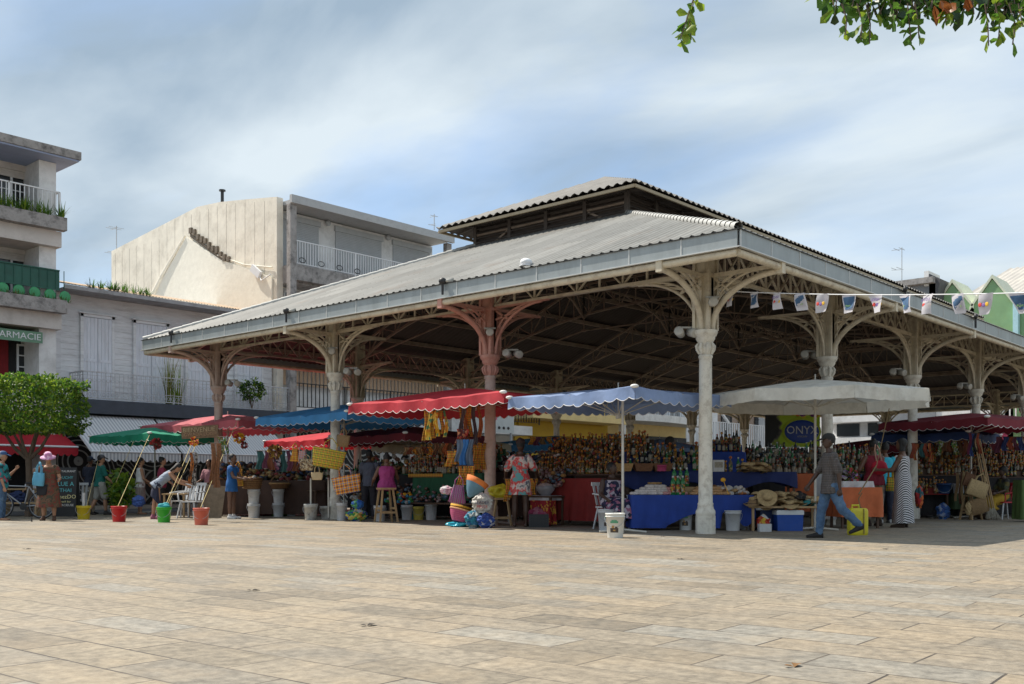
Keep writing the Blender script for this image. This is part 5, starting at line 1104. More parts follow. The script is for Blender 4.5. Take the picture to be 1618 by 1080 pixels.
bucket('yellow and white printed tub under the packets', gat(661, 821), .32, .14, plas('straw_yellow', (.52, .44, .08))); bucket('turquoise tub between the white buckets', gat(652, 820), .30, .10, plas('turq_tub', (.02, .26, .36)))
bucket('paint spotted white drum with a post in it', gat(491, 821), .36, .165, tarn, lid=True); bucket('grey spotted planter bucket with a post in it', gat(519, 820), .32, .20, tarn)
for px, h in ((491, 1.0), (519, .95)): tag(MB().tube([(0, 0, .05), (0, 0, h)], .022, 8).build('post', pole_m, loc=gat(px, 821)), ('pale post standing in the spotted drum', 'pale post standing in the grey planter bucket')[px > 500], 'post')
# ropes
rope_m = mat('yellow_rope', (.60, .48, .22), .8, .1, 20)
def rope(label, a, b, m=rope_m, r=.0065, sag=.0):
    a = Vector(a); b = Vector(b); pts = [a.lerp(b, i/8)+Vector((0, 0, -sag*4*(i/8)*(1-i/8))) for i in range(9)]
    tag(MB().tube(pts, r, 5).build('rope', m), label, 'rope')
rope('yellow rope from the green parasol to the red bucket', at(236, 27.5, 2.2), gat(186, 824, .35)); rope('rope from the green parasol edge down towards the skirted woman', at(213, 28.2, 2.15), at(183, 27.0, .9)); rope('rope from the pink parasol left pole to the green bucket', at(312, 27.8, 2.35), gat(262, 825, .4)); rope('second rope from the pink parasol to the green bucket', at(318, 27.6, 2.3), gat(263, 825, .36), sag=.06)
rope('long rope from the pink parasol corner to the coral bucket', at(374, 26.5, 2.5), gat(317, 828, .36)); rope('thin rope rising from the yellow bucket to the green parasol', at(163, 30.0, 2.2), gat(137, 820, .33))
# bottles
gl_d = mat('bottle_amber', (.09, .03, .01), .15, .3, 8); gl_k = mat('bottle_dark', (.012, .015, .012), .12, .3, 8); gl_c = mat('bottle_clear', (.16, .12, .07), .12, .3, 8); gl_g = mat('bottle_green', (.02, .16, .04), .15, .3, 8); gl_y = mat('bottle_yellow', (.22, .11, .015), .15, .3, 8); jar_w = mat('jar_cream', (.26, .20, .13), .3, .2, 8)
lab_w = mat('paper_label', (.30, .27, .21), .7, .4, 30); lab_c = patt('colour_label', [(.35, .05, .02), (.40, .25, .03), (.05, .12, .05), (.35, .30, .24), (.05, .03, .02)], 30); cap_r = plain('cap_red', (.45, .03, .02)); cap_o = patt('madras_cap', [(.45, .14, .02), (.48, .28, .04), (.28, .04, .015), (.38, .22, .12)], 40); cap_w = plain('cap_white', (.45, .45, .43)); cap_k = plain('cap_black', (.02, .02, .02))
def bott(gm_, lm, cm, h=.27, r=.036, neck=.013, body=.62, round_cap=False):
    b = MB(); b.lathe([(r*.92, 0), (r, .01), (r, h*body), (r*.8, h*(body+.07)), (neck, h*(body+.17)), (neck, h*.93)], n=10, m=0); b.lathe([(r*1.03, h*.14), (r*1.03, h*body*.85)], n=10, m=1, smooth=True)
    if round_cap: b.ell((0, 0, h*.98), (.030, .030, .026), 8, 6, 2)
    else: b.lathe([(neck*1.25, h*.91), (neck*1.25, h), (.001, h+.001)], n=8, m=2)
    return b.mesh('bottle', [gm_, lm, cm])
BK = [bott(gl_d, lab_w, cap_r), bott(gl_c, lab_c, cap_o, .25, .038, .014, .6, True), bott(gl_k, lab_w, cap_w, .28, .036), bott(gl_y, lab_c, cap_o, .24, .036, .014, .6, True), bott(gl_k, lab_c, cap_k, .30, .038), bott(jar_w, lab_w, cap_o, .17, .045, .035, .8, True), bott(gl_g, lab_w, cap_w, .28, .037), bott(gl_d, lab_c, cap_o, .25, .036, .014, .6, True)]
soda = bott(gl_g, lab_c, cap_w, .36, .045, .016, .68)
BOT = []
LOOK = ['amber bottle, red cap', 'clear bottle, round madras cap', 'dark bottle, white cap', 'yellow bottle, round madras cap', 'tall dark bottle, black cap', 'cream jar, madras cap', 'green bottle, white cap', 'brown bottle, round madras cap']
def nth(i): return '%d%s' % (i, 'th' if 10 < i % 100 < 14 else {1: 'st', 2: 'nd', 3: 'rd'}.get(i % 10, 'th'))
def bottles(p0, p1, n, kinds, lab, jit=.022, rows=1, back=None, row=''):
    p0 = Vector(p0); p1 = Vector(p1); d = (p1-p0).normalized(); nn = Vector((-d.y, d.x, 0)) if back is None else back
    for r in range(rows):
        for i in range(n):
            if random.random() < .13: continue
            p = p0.lerp(p1, (i+.5)/n)+nn*(.09*r)+Vector((random.uniform(-jit, jit), random.uniform(-jit, jit), 0)); k_ = random.choice(kinds); BOT.append((p, k_, '%s, %s from left %s%s' % (LOOK[k_], nth(i+1), row, lab), lab))
def table(label, c, yaw, w_, d_, h, m=dwood, cat='table', legs=True):
    t = thing('stall_table', label, cat, c, yaw); MB().bb((-w_/2, -d_/2, h-.035), (w_/2, d_/2, h)).build('tabletop', m, t)
    if legs:
        lg = MB().bb((-.022, -.022, 0), (.022, .022, h-.036)).mesh('leg', m)
        for sx in (-1, 1):
            for sy in (-1, 1): place(lg, 'leg', t, (sx*(w_/2-.05), sy*(d_/2-.05), 0))
    return t
def drape(label, c, yaw, w_, d_, h, drop, m, seed=0, hemf=None, name='tablecloth'):
    """cloth over a table top w_ x d_ at height h: top sheet plus hanging skirt with folds"""
    mb = MB(); n = 120; per = []
    def pt(s):
        L_ = 2*(w_+d_); u = (s % 1)*L_
        if u < w_: return Vector((-w_/2+u, -d_/2, 0)), Vector((0, -1, 0)), u
        u -= w_
        if u < d_: return Vector((w_/2, -d_/2+u, 0)), Vector((1, 0, 0)), u
        u -= d_
        if u < w_: return Vector((w_/2-u, d_/2, 0)), Vector((0, 1, 0)), u
        u -= w_; return Vector((-w_/2, d_/2-u, 0)), Vector((-1, 0, 0)), u
    rings = []
    for k in range(9):
        t_ = k/8; r = []
        for i in range(n):
            p, o, u = pt(i/n); dr = drop*(hemf(p.x/w_+.5) if hemf else 1)
            f = (.022*sin(u*17+seed)+.014*sin(u*31+seed*2+t_*2))*t_
            r.append(p+o*(.012+f+.02*t_)+Vector((0, 0, h+.006-dr*t_)))
        rings.append(r)
    mb.loft(rings, 0, True, False); mb.add([(-w_/2-.012, -d_/2-.012, h+.006), (w_/2+.012, -d_/2-.012, h+.006), (w_/2+.012, d_/2+.012, h+.006), (-w_/2-.012, d_/2+.012, h+.006)], [(0, 1, 2, 3)])
    return tag(mb.build(name, m, loc=c, rz=yaw), label, 'tablecloth')
def fab(n, c): return mat(n, c, .8, .18, 3, .25, bscale=4)
blue_c = fab('royal_blue_cloth', (.012, .045, .26)); navy_c = fab('navy_cloth', (.010, .022, .11)); orange_c = fab('orange_cloth', (.52, .13, .045)); green_c = fab('bottle_green_cloth', (.008, .07, .03)); red_c = fab('dark_red_cloth', (.20, .015, .012)); white_c = fab('white_cloth', (.55, .56, .58)); black_c = fab('black_cloth', (.015, .014, .016))
class Fr:
    """a local frame for a stall: c + yaw, local x to the viewer's right, local y away"""
    def __init__(s, c, yaw): s.c = Vector(c); s.yaw = yaw; s.X = Vector((cos(yaw), sin(yaw), 0)); s.Y = Vector((-sin(yaw), cos(yaw), 0))
    def p(s, x, y, z=0): return s.c+s.X*x+s.Y*y+Vector((0, 0, z))
LEFT = -pi/2      # stalls on the left facade: local +Y = +X world, local x = -Y world (viewer's right)
def tiers(label, f, w_, z0, steps, rise, depth, m, kinds, blab, per=.088, start=0, rows=1):
    t = thing('display_stand', label, 'display stand', f.c, f.yaw)
    for k in range(steps):
        z = z0+k*rise; y = start+k*depth
        MB().bb((-w_/2, y, z-.03), (w_/2, y+depth-.003, z)).bb((-w_/2, y+depth-.02, z+.001), (w_/2, y+depth-.004, z+rise-.031)).build('shelf', m, t)
        bottles(f.p(-w_/2+.05, y+depth*.4, z), f.p(w_/2-.05, y+depth*.4, z), int(w_/per), kinds, blab, rows=rows, back=f.Y, row='in '+['bottom', 'second', 'third', 'fourth', 'fifth', 'top'][k]+' row ')
    lg = MB().bb((-.02, -.02, 0), (.02, .02, z0-.031)).mesh('leg', dwood)
    for sx in (-1, 1):
        for yy_ in (start+.03, start+depth*.8): place(lg, 'leg', t, (sx*(w_/2-.03), yy_, 0))
    return t
def frameL(pa, pb, X):
    a, _ = onX(pa, X); b, _ = onX(pb, X); return Fr((X, (a.y+b.y)/2, 0), LEFT), abs(a.y-b.y)
# stall 1: under the blue parasol's left half
f1, w1 = frameL(402, 522, 1.3)
tiers('dark shelf stand with bottles and cups behind the stacked white buckets', f1, w1, 1.06, 2, .16, .16, dwood, [2, 4, 6, 0, 1], 'above the stacked white buckets')
table('low dark table with baskets behind the stacked white buckets', f1.p(0, -.25), LEFT, w1, .5, .70)
def basket(label, p, r, h, m, goods=None, handle=False):
    t = thing('basket', label, 'basket', p); MB().lathe([(r*.7, 0), (r*.8, .02), (r, h), (r*1.06, h+.01), (r*1.04, h+.035), (r*.96, h+.03), (r*.72, .03), (.001, .03)], n=20).build('weave', m, t)
    mb = MB()
    for k in range(5):
        z = h*(k+.5)/5; rr = r*(.8+.2*z/h)+.006; mb.tube([(rr*cos(a), rr*sin(a), z) for a in [2*pi*j/20 for j in range(21)]], .008, 4, 0, False)
    mb.build('weave_band', wick2 if m is wick else wick, t)
    if goods:
        g_ = MB()
        for i in range(26): a = random.uniform(0, 2*pi); q = r*.8*random.random()**.5; g_.ell((q*cos(a), q*sin(a), h+random.uniform(0, .07)), (random.uniform(.03, .06), .04, .035), 7, 5, i % len(goods))
        tag(g_.build('packets', goods, loc=p), 'small packets heaped in the '+label.split(' in ')[0].split(' on ')[0], 'packets', kind='stuff')
    return t
brn = [plain('brown_pack', (.18, .08, .03)), plain('tan_pack', (.38, .24, .11)), plain('clear_pack', (.40, .38, .36))]
basket('red brown wicker basket on the left bucket stack', gat(398, 818)+Vector((0, 0, .74)), .27, .24, wick2, brn)
basket('shallow brown wicker basket on the second bucket stack', gat(442, 816)+Vector((0, 0, .74)), .27, .12, wick)
mb = MB(); mb.tube([(.24*cos(a), .02, .12+.24*sin(a)) for a in [pi*k/14 for k in range(15)]], .02, 8); tag(mb.build('basket_hoop', wick2, loc=gat(442, 816)+Vector((0, 0, .74)), rz=YAW0), 'arched wicker handle hoop standing in the shallow brown basket', 'basket hoop')
basket('pale slatted basket standing between the hanging bags and shelf', f1.p(.55, -.2, .9), .24, .2, wick)
for k, x in enumerate((.45, .78, 1.05)): bucket(['white ice pail on the low dark table, left one', 'slanted white pail on the low dark table below the little handbag', 'white pail on the low dark table beside the whitewashed column'][k], f1.p(x, -.4, .705), .26, .14 if k < 2 else .13)
def crate(label, p, w_, d_, h, m, yaw=LEFT):
    t = thing('crate', label, 'crate', p, yaw); b = MB()
    for k in range(5):
        z = .03+k*(h-.06)/4
        for s in (-1, 1): b.bb((-w_/2, s*d_/2-.008, z-.022), (w_/2, s*d_/2+.008, z+.022)); b.bb((s*w_/2-.008, -d_/2+.009, z-.022), (s*w_/2+.008, d_/2-.009, z+.022))
    b.build('slatted_sides', m, t); c = MB()
    for sx in (-1, 1):
        for sy in (-1, 1): c.bb((sx*w_/2-.02, sy*d_/2-.02, 0), (sx*w_/2+.02, sy*d_/2+.02, h))
    for i in range(1, 5): x = -w_/2+w_*i/5; c.bb((x-.012, -d_/2-.012, 0), (x+.012, -d_/2+.012, h))
    c.build('corner_posts', m, t); MB().bb((-w_/2+.01, -d_/2+.01, .0), (w_/2-.01, d_/2-.01, .02)).build('floor', m, t); return t
lime_p = plas('lime_plastic', (.10, .26, .015))
crate('lower lime green bottle crate behind the spotted drum', f1.p(.42, -.55, 0), .5, .35, .34, lime_p); crate('upper lime green bottle crate behind the spotted drum', f1.p(.42, -.55, .345), .5, .35, .30, lime_p)
drape('yellow cloth trailing over the lime green crate', f1.p(.75, -.5, 0), LEFT, .7, .3, .68, .16, plain('yellow_cloth', (.45, .33, .02)), 3)
mb = MB(); mb.lathe([(.19, 0), (.16, .42), (.19, .44), (.19, .46), (.001, .46)], n=4, off=.5, smooth=False); tag(mb.build('plastic_stool', plas('maroon_plastic', (.16, .01, .03)), loc=gat(419, 814)), 'dark red plastic stool between the bucket stacks', 'stool')
drape('pale cloth with dark panel hanging behind the single white bucket', gat(463, 813)+Vector((0, 0, 0)), LEFT, .3, .1, .72, .42, white_c, 1)
# big cardboard panel, masks, hangings at the left
t = thing('leaning_board', 'brown board leaning behind the coral bucket', 'board', gat(333, 818), YAW0+.25); MB().box((0, .15, .42), (.62, .03, .86), rot=Matrix.Rotation(-.25, 3, 'X')@Matrix.Rotation(.12, 3, 'Y')).build('panel', mat('brown_card', (.25, .19, .13), .9, .2, 9, .3), t)
def hang_bag(label, p, w_, h, m, yaw=0, tilt=0, d_=.16, hl=.22, taper=1.2, hm=None, group=None):
    t = thing('tote_bag', label, 'bag', p, yaw, group); t.rotation_euler = (0, tilt, yaw); b = MB(); a, c = w_/2, w_/2*taper
    V = []; R_s = []
    for z, hw, hd in ((0, a*.9, d_/2*.7), (.02, a, d_/2), (h*.5, (a+c)/2*1.02, d_/2*.95), (h, c, d_/2*.45)):
        r = []
        for j in range(20): an = 2*pi*j/20; ca, sa = cos(an), sin(an); r.append(Vector((hw*(abs(ca)**.45)*(1 if ca > 0 else -1), hd*(abs(sa)**.6)*(1 if sa > 0 else -1)+.012*sin(an*5+z*30), z+.015*sin(an*3)*(z > .1))))
        R_s.append(r)
    b.loft(R_s, 0, True, True); b.build('body', m, t); hmn = MB()
    for s in (-1, 1):
        hmn.tube([(-w_*.25, s*d_*.2, h*.9), (-w_*.22, s*d_*.2, h+hl*.5), (0, s*.02, h+hl), (w_*.22, s*d_*.2, h+hl*.5), (w_*.25, s*d_*.2, h*.9)], .012, 6)
    hmn.build('handles', hm or m, t); return t
def hp(px, py, D): return at(px, D, zat(py, D))
hang_bag('large yellow and green madras tote hanging before the whitewashed column', hp(516, 739, 23.6), .66, .44, madras2, YAW0+.2, .18, .22, .28)
hang_bag('orange and blue madras tote with a picture panel hanging low right of the whitewashed column', hp(551, 779, 23.4), .57, .41, madras3, YAW0, -.18, .2, .3)
hang_bag('small white and gold purse hanging beneath the yellow tote', hp(501, 758, 23.7), .24, .17, plain('gold_purse', (.50, .38, .22)), YAW0, 0, .08, .2)
hang_bag('orange striped dress shaped bag hanging left of the yellow tote', hp(465, 729, 24.0), .22, .30, madras, YAW0, .05, .08, .15, .5)
hang_bag('crossed madras strap bag hanging right of the striped one', hp(479, 731, 24.0), .24, .28, patt('madras_pink', [(.5, .08, .08), (.6, .35, .1), (.3, .3, .4)], 8, 'plaid'), YAW0, -.1, .08, .15, .7)
hang_bag('cream and brown shell bag hanging below the strap bag', hp(485, 743, 23.9), .30, .26, patt('shell_print', [(.5, .42, .28), (.10, .06, .04), (.3, .2, .1)], 40), YAW0, 0, .1, .12)
hang_bag('orange madras bag at the foot of the pink parasol pole', hp(376, 768, 25.2), .26, .42, madras, YAW0, 0, .1, .2, .8)
hang_bag('straw coloured bag hanging high by the blue parasol cap', hp(541, 706, 23.7), .27, .27, straw2, YAW0, .1, .1, .2)
def strips(label, p, n, w_, h, mats, yaw=YAW0, name='hanging_cloth', cat='hanging cloth'):
    t = thing(name, label, cat, p, yaw)
    for i in range(n):
        b = MB(); x = (i-(n-1)/2)*w_/n+random.uniform(-.02, .02); ww = w_/n*random.uniform(.8, 1.25); hh = h*random.uniform(.7, 1.0); V = []; y0 = random.uniform(-.05, .05)
        for r in range(9):
            tt = r/8
            for c in range(7): u = c/6-.5; V.append((x+u*ww*(.8+.25*tt+.15*sin(tt*6+i*2))+.03*sin(tt*5+i), y0+.035*sin(c*1.9+tt*3+i)*(.4+tt), -hh*tt))
        b.add(V, [(r*7+c, r*7+c+1, r*7+c+8, r*7+c+7) for r in range(8) for c in range(6)], 0, True); b.build('cloth', mats[i % len(mats)], t)
    MB().tube([(-w_/2, 0, 0), (w_/2, 0, 0)], .01, 5).build('rail', dwood, t); return t
strips('bunch of yellow and orange madras cloths hanging from the scarlet parasol', hp(688, 648, 20.6), 6, .52, .70, [madras, patt('madras_gold', [(.70, .42, .03), (.10, .25, .12), (.65, .25, .03), (.75, .55, .1)], 16)])
strips('orange madras and dark cloths hanging beside the pink-lit column top', hp(741, 641, 20.6), 6, .48, .88, [madras, plain('mauve_grey', (.10, .08, .09)), patt('madras_red', [(.5, .05, .03), (.55, .3, .05), (.1, .03, .02)], 12, 'plaid')])
strips('red patterned scarf hanging over the basket pile', hp(731, 678, 20.4), 2, .24, .34, [patt('red_scarf', [(.35, .03, .02), (.5, .2, .1), (.1, .02, .02)], 20)])
strips('slate blue child dress hanging above the basket pile', hp(735, 694, 20.3), 3, .34, .62, [plain('slate_blue', (.10, .14, .20)), plain('bright_blue_rag', (.03, .15, .40))])
strips('orange madras apron hanging on the left of the slate dress', hp(716, 712, 20.4), 2, .26, .36, [madras]); strips('long orange and black madras skirt hanging above the tilted basket', hp(737, 736, 20.2), 4, .38, .50, [madras]); strips('orange and gold aprons hanging right of the slate dress', hp(757, 700, 21.0), 3, .30, .60, [madras])
strips('dark patterned garments hanging behind the striped bag', hp(448, 712, 24.8), 9, 1.35, .54, [plain('teal_dark', (.02, .08, .08)), plain('plum', (.12, .03, .06)), plain('rust', (.16, .05, .02)), floral_n])
strips('long carved brown mask strip hanging below the name board', hp(340, 700, 23.0), 2, .20, 1.1, [mat('carved_brown', (.20, .08, .03), .6, .5, 20, .6)], name='carved_hanging', cat='carving')
strips('orange and black dolls hanging by the pink parasol middle pole', hp(305, 715, 23.5), 2, .14, .85, [patt('orange_mask', [(.45, .15, .03), (.05, .03, .02), (.3, .1, .03)], 18), patt('doll_white', [(.4, .38, .35), (.05, .03, .03)], 25)])
strips('beaded green and white necklaces hanging left of the yellow flower bunch', hp(352, 690, 23.0), 4, .22, .45, [patt('beads', [(.1, .3, .05), (.5, .5, .5), (.05, .05, .05), (.3, .25, .05)], 40)])
strips('dark red, blue and black cloths hanging on the broom pole', hp(1538, 684, 23.6), 4, .30, .62, [plain('dark_wine', (.10, .008, .03)), plain('navy_rag', (.02, .04, .14)), plain('black_rag', (.01, .01, .012)), plain('rust2', (.25, .05, .02))])
def bunch(label, p, n, r, mats, name='flower_bunch', cat='artificial flowers'):
    t = thing(name, label, cat, p); b = MB()
    for i in range(n): v = rv()*r*random.uniform(.5, 1); leaf(b, v*.5, v, rv(), r*.7, r*.5, random.randrange(len(mats)))
    b.build('petals', mats, t); return t
yo = plain('petal_yellow', (.65, .33, .02)); rd = plain('petal_red', (.40, .04, .04)); br = plain('petal_dark', (.10, .03, .02))
bunch('orange yellow paper flowers on the pink parasol corner pole', hp(378, 692, 26.2), 90, .15, [yo, yo, rd]); bunch('dark red paper flowers below the orange ones', hp(386, 703, 26.2), 60, .10, [rd, br]); bunch('big red paper flower under the green parasol', hp(247, 701, 27.6), 70, .16, [rd, br]); bunch('small red paper flower under the name board', hp(306, 697, 23.0), 50, .11, [rd, yo]); bunch('round brown fan flower hanging behind the blue parasol edge', hp(434, 713, 24.4), 80, .18, [plain('ochre_petal', (.28, .17, .03)), br]); bunch('red white and purple silk flowers on the orange cloth table', at(1344, 20.2, 1.02), 70, .16, [rd, plain('lilac', (.35, .25, .45)), cap_w, leaf_a])
# painted name board
t = thing('name_board', 'carved wooden name board hanging under the pink parasol', 'sign', hp(316, 682, 27.2), YAW0-.0); t.rotation_euler = (0, -.05, YAW0); pn = MB().bb((-.50, -.015, -.17), (.50, .015, .17)).build('board', mat('sign_wood', (.22, .14, .08), .8, .4, 9, .5), t)
text('BIENVENUE', .17, mat('sign_letters', (.48, .36, .22), .8), pn, (-.02, -.022, .055), (pi/2, 0, 0), depth=.012); text('GWADA LOISIR', .13, mat('sign_letters2', (.42, .26, .16), .8), pn, (.02, -.022, -.065), (pi/2, 0, 0), depth=.012)
# stools
def stool(label, p, h=.62, w_=.30, yaw=-.4):
    t = thing('wooden_stool', label, 'stool', p, yaw); MB().bb((-w_/2, -w_/2, h-.04), (w_/2, w_/2, h)).build('seat', wood, t)
    for sx in (-1, 1):
        for sy in (-1, 1): MB().beam((sx*w_*.34, sy*w_*.34, h-.041), (sx*w_*.58, sy*w_*.58, 0), .038).build('leg', wood, t)
    r = MB(); q = w_*.50
    for s in (-1, 1): r.beam((-q, s*q, h*.28), (q, s*q, h*.28), .03, .045); r.beam((s*q*.95, -q, h*.40), (s*q*.95, q, h*.40), .03, .045)
    r.build('stretchers', wood, t)
stool('pale wooden stool under the magenta top woman', at(610, 22.9), .78, .36); stool('pale wooden stool carrying the bulging yellow bag', gat(793, 830), .58, .34, -.84); stool('rough brown stool at the right hand stall behind the stacked bucket', at(1534, 24.2), .60, .3)
def sack(label, p, r, m, lump=.12, name='bag', cat='bag', seed=0, n=24, neck=True, sq=.5):
    from mathutils import noise
    b = MB(); R_s = []; n = 40; K_ = 22; off = Vector((seed*3.1+p[0]*7, p[1]*5, p[2]*9))
    for k in range(K_):
        t_ = k/(K_-1); z = r[2]*1.8*t_; rr = max((1-abs(2*t_-1)**4.0)**.55, .04)
        if k == 0: rr = .6
        if t_ > .72: rr *= 1-.55*((t_-.72)/.28)**.8
        R_ = []
        for j in range(n):
            a = 2*pi*j/n; d = Vector((cos(a)*1.1, sin(a)*1.1, z/max(r)*1.3))
            q = 1-abs(noise.noise(d*1.9+off))*.75+noise.noise(d*4.2+off)*.20+lump*.5*sin(a*3+k*.3)
            R_.append(Vector((r[0]*rr*cos(a)*q*1.1, r[1]*rr*sin(a)*q*1.1, z*(1+.10*noise.noise(d*2.3+off*2)))))
        R_s.append(R_)
    b.loft(R_s, 0, True); o = b.build(name, m, loc=p, rz=YAW0); return tag(o, label, cat)
sack('bulging bright yellow bag on the stool beside the pink-lit column', gat(793, 830)+Vector((0, 0, .585)), (.27, .18, .16), mat('yellow_bag', (.60, .52, .03), .5, .15, 4, .5, bscale=7), .05)
# pile of baskets before the pink-lit column
bp_ = gat(727, 832)
sack('turquoise plastic bag crushed under the basket pile', bp_, (.27, .2, .065), mat('cyan_bag', (.02, .38, .50), .3, .2, 5, .4), .1)
mag = patt('magenta_weave', [(.45, .06, .18), (.10, .05, .06), (.50, .10, .20)], 9, 'stripe', axis='Z', dist=1)
t = thing('basket', 'large magenta and black woven basket at the bottom of the pile', 'basket', bp_+Vector((0, 0, .10)), .4); t.rotation_euler = (.12, .25, 0); MB().lathe([(.17, 0), (.24, .12), (.27, .22), (.275, .24), (.25, .22), (.001, .05)], n=22).build('weave', mag, t); MB().tube([(.27*cos(a), .27*sin(a), .235) for a in [2*pi*k/22 for k in range(23)]], .016, 6, 0, False).build('rim', plain('rim_orange', (.5, .25, .15)), t)
t = thing('basket', 'orange and yellow striped woven basket in the middle of the pile', 'basket', bp_+Vector((.0, 0, .30)), .4); t.rotation_euler = (.1, .25, 0); MB().lathe([(.16, 0), (.22, .05), (.23, .14), (.21, .13), (.001, .04)], n=22).build('weave', patt('orange_weave', [(.62, .28, .02), (.65, .45, .03), (.10, .03, .01)], 6, 'stripe', axis='Z'), t)
t = thing('basket', 'tilted conical orange and slate blue basket on top of the pile', 'basket', at(741, 19.4, .62), .4); t.rotation_euler = (.2, .5, 0); MB().lathe([(.03, 0), (.12, .12), (.20, .27)], n=22).build('lower_weave', plain('slate_weave', (.10, .20, .27)), t); MB().lathe([(.20, .271), (.24, .37), (.22, .37), (.10, .13), (.001, .1)], n=22).build('upper_weave', plain('orange_weave2', (.60, .16, .03)), t)
hang_bag('purple and green striped string bag slumped on the basket pile', at(722, 19.6, .50), .34, .34, patt('purple_stripes', [(.25, .03, .16), (.04, .12, .06), (.40, .30, .3), (.03, .10, .14), (.30, .04, .18)], 4, 'stripe', axis='X', dist=2), YAW0, .1, .18, .2, .6)
sack('pink and white plastic bag left of the basket pile', at(706, 19.9, .66), (.13, .09, .10), patt('pink_white', [(.5, .3, .35), (.55, .5, .5), (.1, .25, .15)], 9), .12)
wb = sack('white printed flour sack standing on the blue bags', at(762, 19.9, .30), (.19, .12, .22), mat('white_sack', (.55, .54, .50), .6, .12, 4, .5, bscale=6), .05)
text('LEADER', .085, mat('print_blue_dark', (.05, .05, .12), .6), wb, (0, -.135, .20), (pi/2, 0, 0)); text('PRICE', .085, mat('print_red_dark', (.45, .03, .03), .6), wb, (0, -.135, .12), (pi/2, 0, 0))
sack('dark blue and white printed bag, right one under the flour sack', at(768, 19.8), (.17, .14, .17), patt('blue_white_bag', [(.02, .06, .28), (.02, .04, .2), (.03, .08, .3), (.35, .35, .4)], 16), .08); sack('turquoise and white bag, left one under the flour sack', at(748, 19.9), (.16, .14, .20), patt('teal_bag', [(.02, .20, .28), (.30, .34, .34), (.03, .16, .28), (.02, .10, .22)], 14), .08, seed=2)
sack('net bag of coloured balls tied with a blue top right of the tilted tote', gat(564, 823), (.24, .2, .16), patt('ball_net', [(.04, .28, .08), (.35, .38, .42), (.03, .08, .3), (.45, .2, .04), (.5, .45, .1)], 14), .05); sack('blue and green plastic top of the ball net', at(565, 22.9, .30), (.13, .1, .12), patt('blue_green_bag', [(.01, .08, .30), (.06, .22, .08), (.01, .1, .32)], 14), .12)
# stall 3: long bottle rows, green cloth
f3, w3 = frameL(633, 772, 1.5)
tiers('bottle stand with green cloth behind the basket pile', f3, w3, 1.12, 4, .15, .15, green_c, [0, 3, 1, 5, 7, 4], 'on the green cloth stand')
drape('bottle green cloth hanging in front of the long bottle rows', f3.p(.35, -.12), LEFT, w3-.7, .2, 1.09, .62, green_c, 2)
mb = MB().bb((-.6, -.02, -.05), (.6, .0, .03)); tag(mb.build('fabric_border', madras, loc=f3.p(-.35, -.24, 1.08), rz=LEFT), 'orange madras border along the shelf front of the green stall', 'fabric border')
table('low goods table under the long bottle rows', f3.p(0, -.15), LEFT, w3, .6, .42)
def packets(label, f, x0, x1, y, z, n, mats, s=.09, hgt=.35, d_=.2, kind='stuff', name='packets'):
    b = MB()
    for i in range(n):
        x = random.uniform(x0, x1); zz_ = z+hgt*random.random()**1.4; yy_ = y+random.uniform(-d_, d_)-.0*(zz_)
        rot = Matrix.Rotation(random.uniform(-.9, .9), 3, 'X')@Matrix.Rotation(random.uniform(-.9, .9), 3, 'Y')@Matrix.Rotation(random.uniform(0, 3), 3, 'Z')
        b.ell(Vector((x, yy_+ (zz_-z)*.5, zz_+s*.3)), (s*random.uniform(.5, .8), s*random.uniform(.35, .6), s*random.uniform(.25, .45)), 7, 4, random.randrange(len(mats)), rot=rot)
    return tag(b.build(name, mats, loc=f.c, rz=f.yaw), label, 'packets', kind=kind)
shiny = [mat('cellophane', (.26, .22, .21), .2, .4, 25, .6), mat('cellophane_brown', (.10, .05, .035), .2, .4, 25, .6), mat('cellophane_pink', (.22, .12, .12), .25, .4, 25), mat('cellophane_blue', (.08, .14, .20), .2, .4, 25)]
packets('heap of cellophane packets of nuts and spices under the long bottle rows', f3, -w3/2, w3/2, -.25, .42, 260, shiny, .10, .42, .18)
packets('toys and bright packets in the tubs right of the magenta woman', f3, -w3/2-.05, -w3/2+.9, -.5, .38, 60, [yo, plain('toy_blue', (.05, .25, .4)), plain('toy_red', (.5, .08, .04)), cap_w, plain('toy_green', (.05, .25, .06))], .09, .25, .1)
# stall 2: between the whitewashed column and the magenta woman
f2, w2 = frameL(552, 628, 1.7)
tiers('small bottle shelf behind the magenta top woman', f2, w2, 1.05, 2, .15, .15, dwood, [2, 6, 4], 'behind the magenta top woman'); packets('brown packets stacked on a bucket left of the wooden stool', f2, -.1, .35, -.6, .36, 26, brn, .13, .22, .12)
drape('dark cloth below the small bottle shelf', f2.p(0, .1), LEFT, w2, .3, 1.02, .8, black_c, 4)
# stall 4: tall bottle tiers, red cloth
f4, w4 = frameL(845, 1000, 1.4)
tiers('tall tiered stand crowded with madras capped bottles behind the printed tunic woman', f4, w4, 1.08, 6, .125, .13, dwood, [1, 3, 7, 1, 3, 0], 'on the tall stand', per=.082)
drape('dark red cloth hanging from the tall bottle stand to the ground', f4.p(.15, -.2), LEFT, w4*.75, .35, .98, .88, red_c, 5)
packets('heaped cellophane spice packets above the glass bowl', f4, -.85, -.1, -.55, .80, 90, shiny+[plain('spice', (.30, .16, .05))], .09, .36, .14)
tb = table('low table with the glass bowl of sweets before the red cloth', f4.p(-.5, -.6), LEFT, .7, .5, .62, dwood); drape('white cloth under the glass bowl', f4.p(-.5, -.6), LEFT, .5, .42, .62, .10, white_c, 1); drape('red and gold sequinned cloth hanging under the glass bowl', f4.p(-.42, -.78), LEFT, .46, .25, .52, .50, patt('sequins', [(.28, .01, .02), (.35, .02, .02), (.55, .30, .04), (.25, .01, .02)], 26), 2)
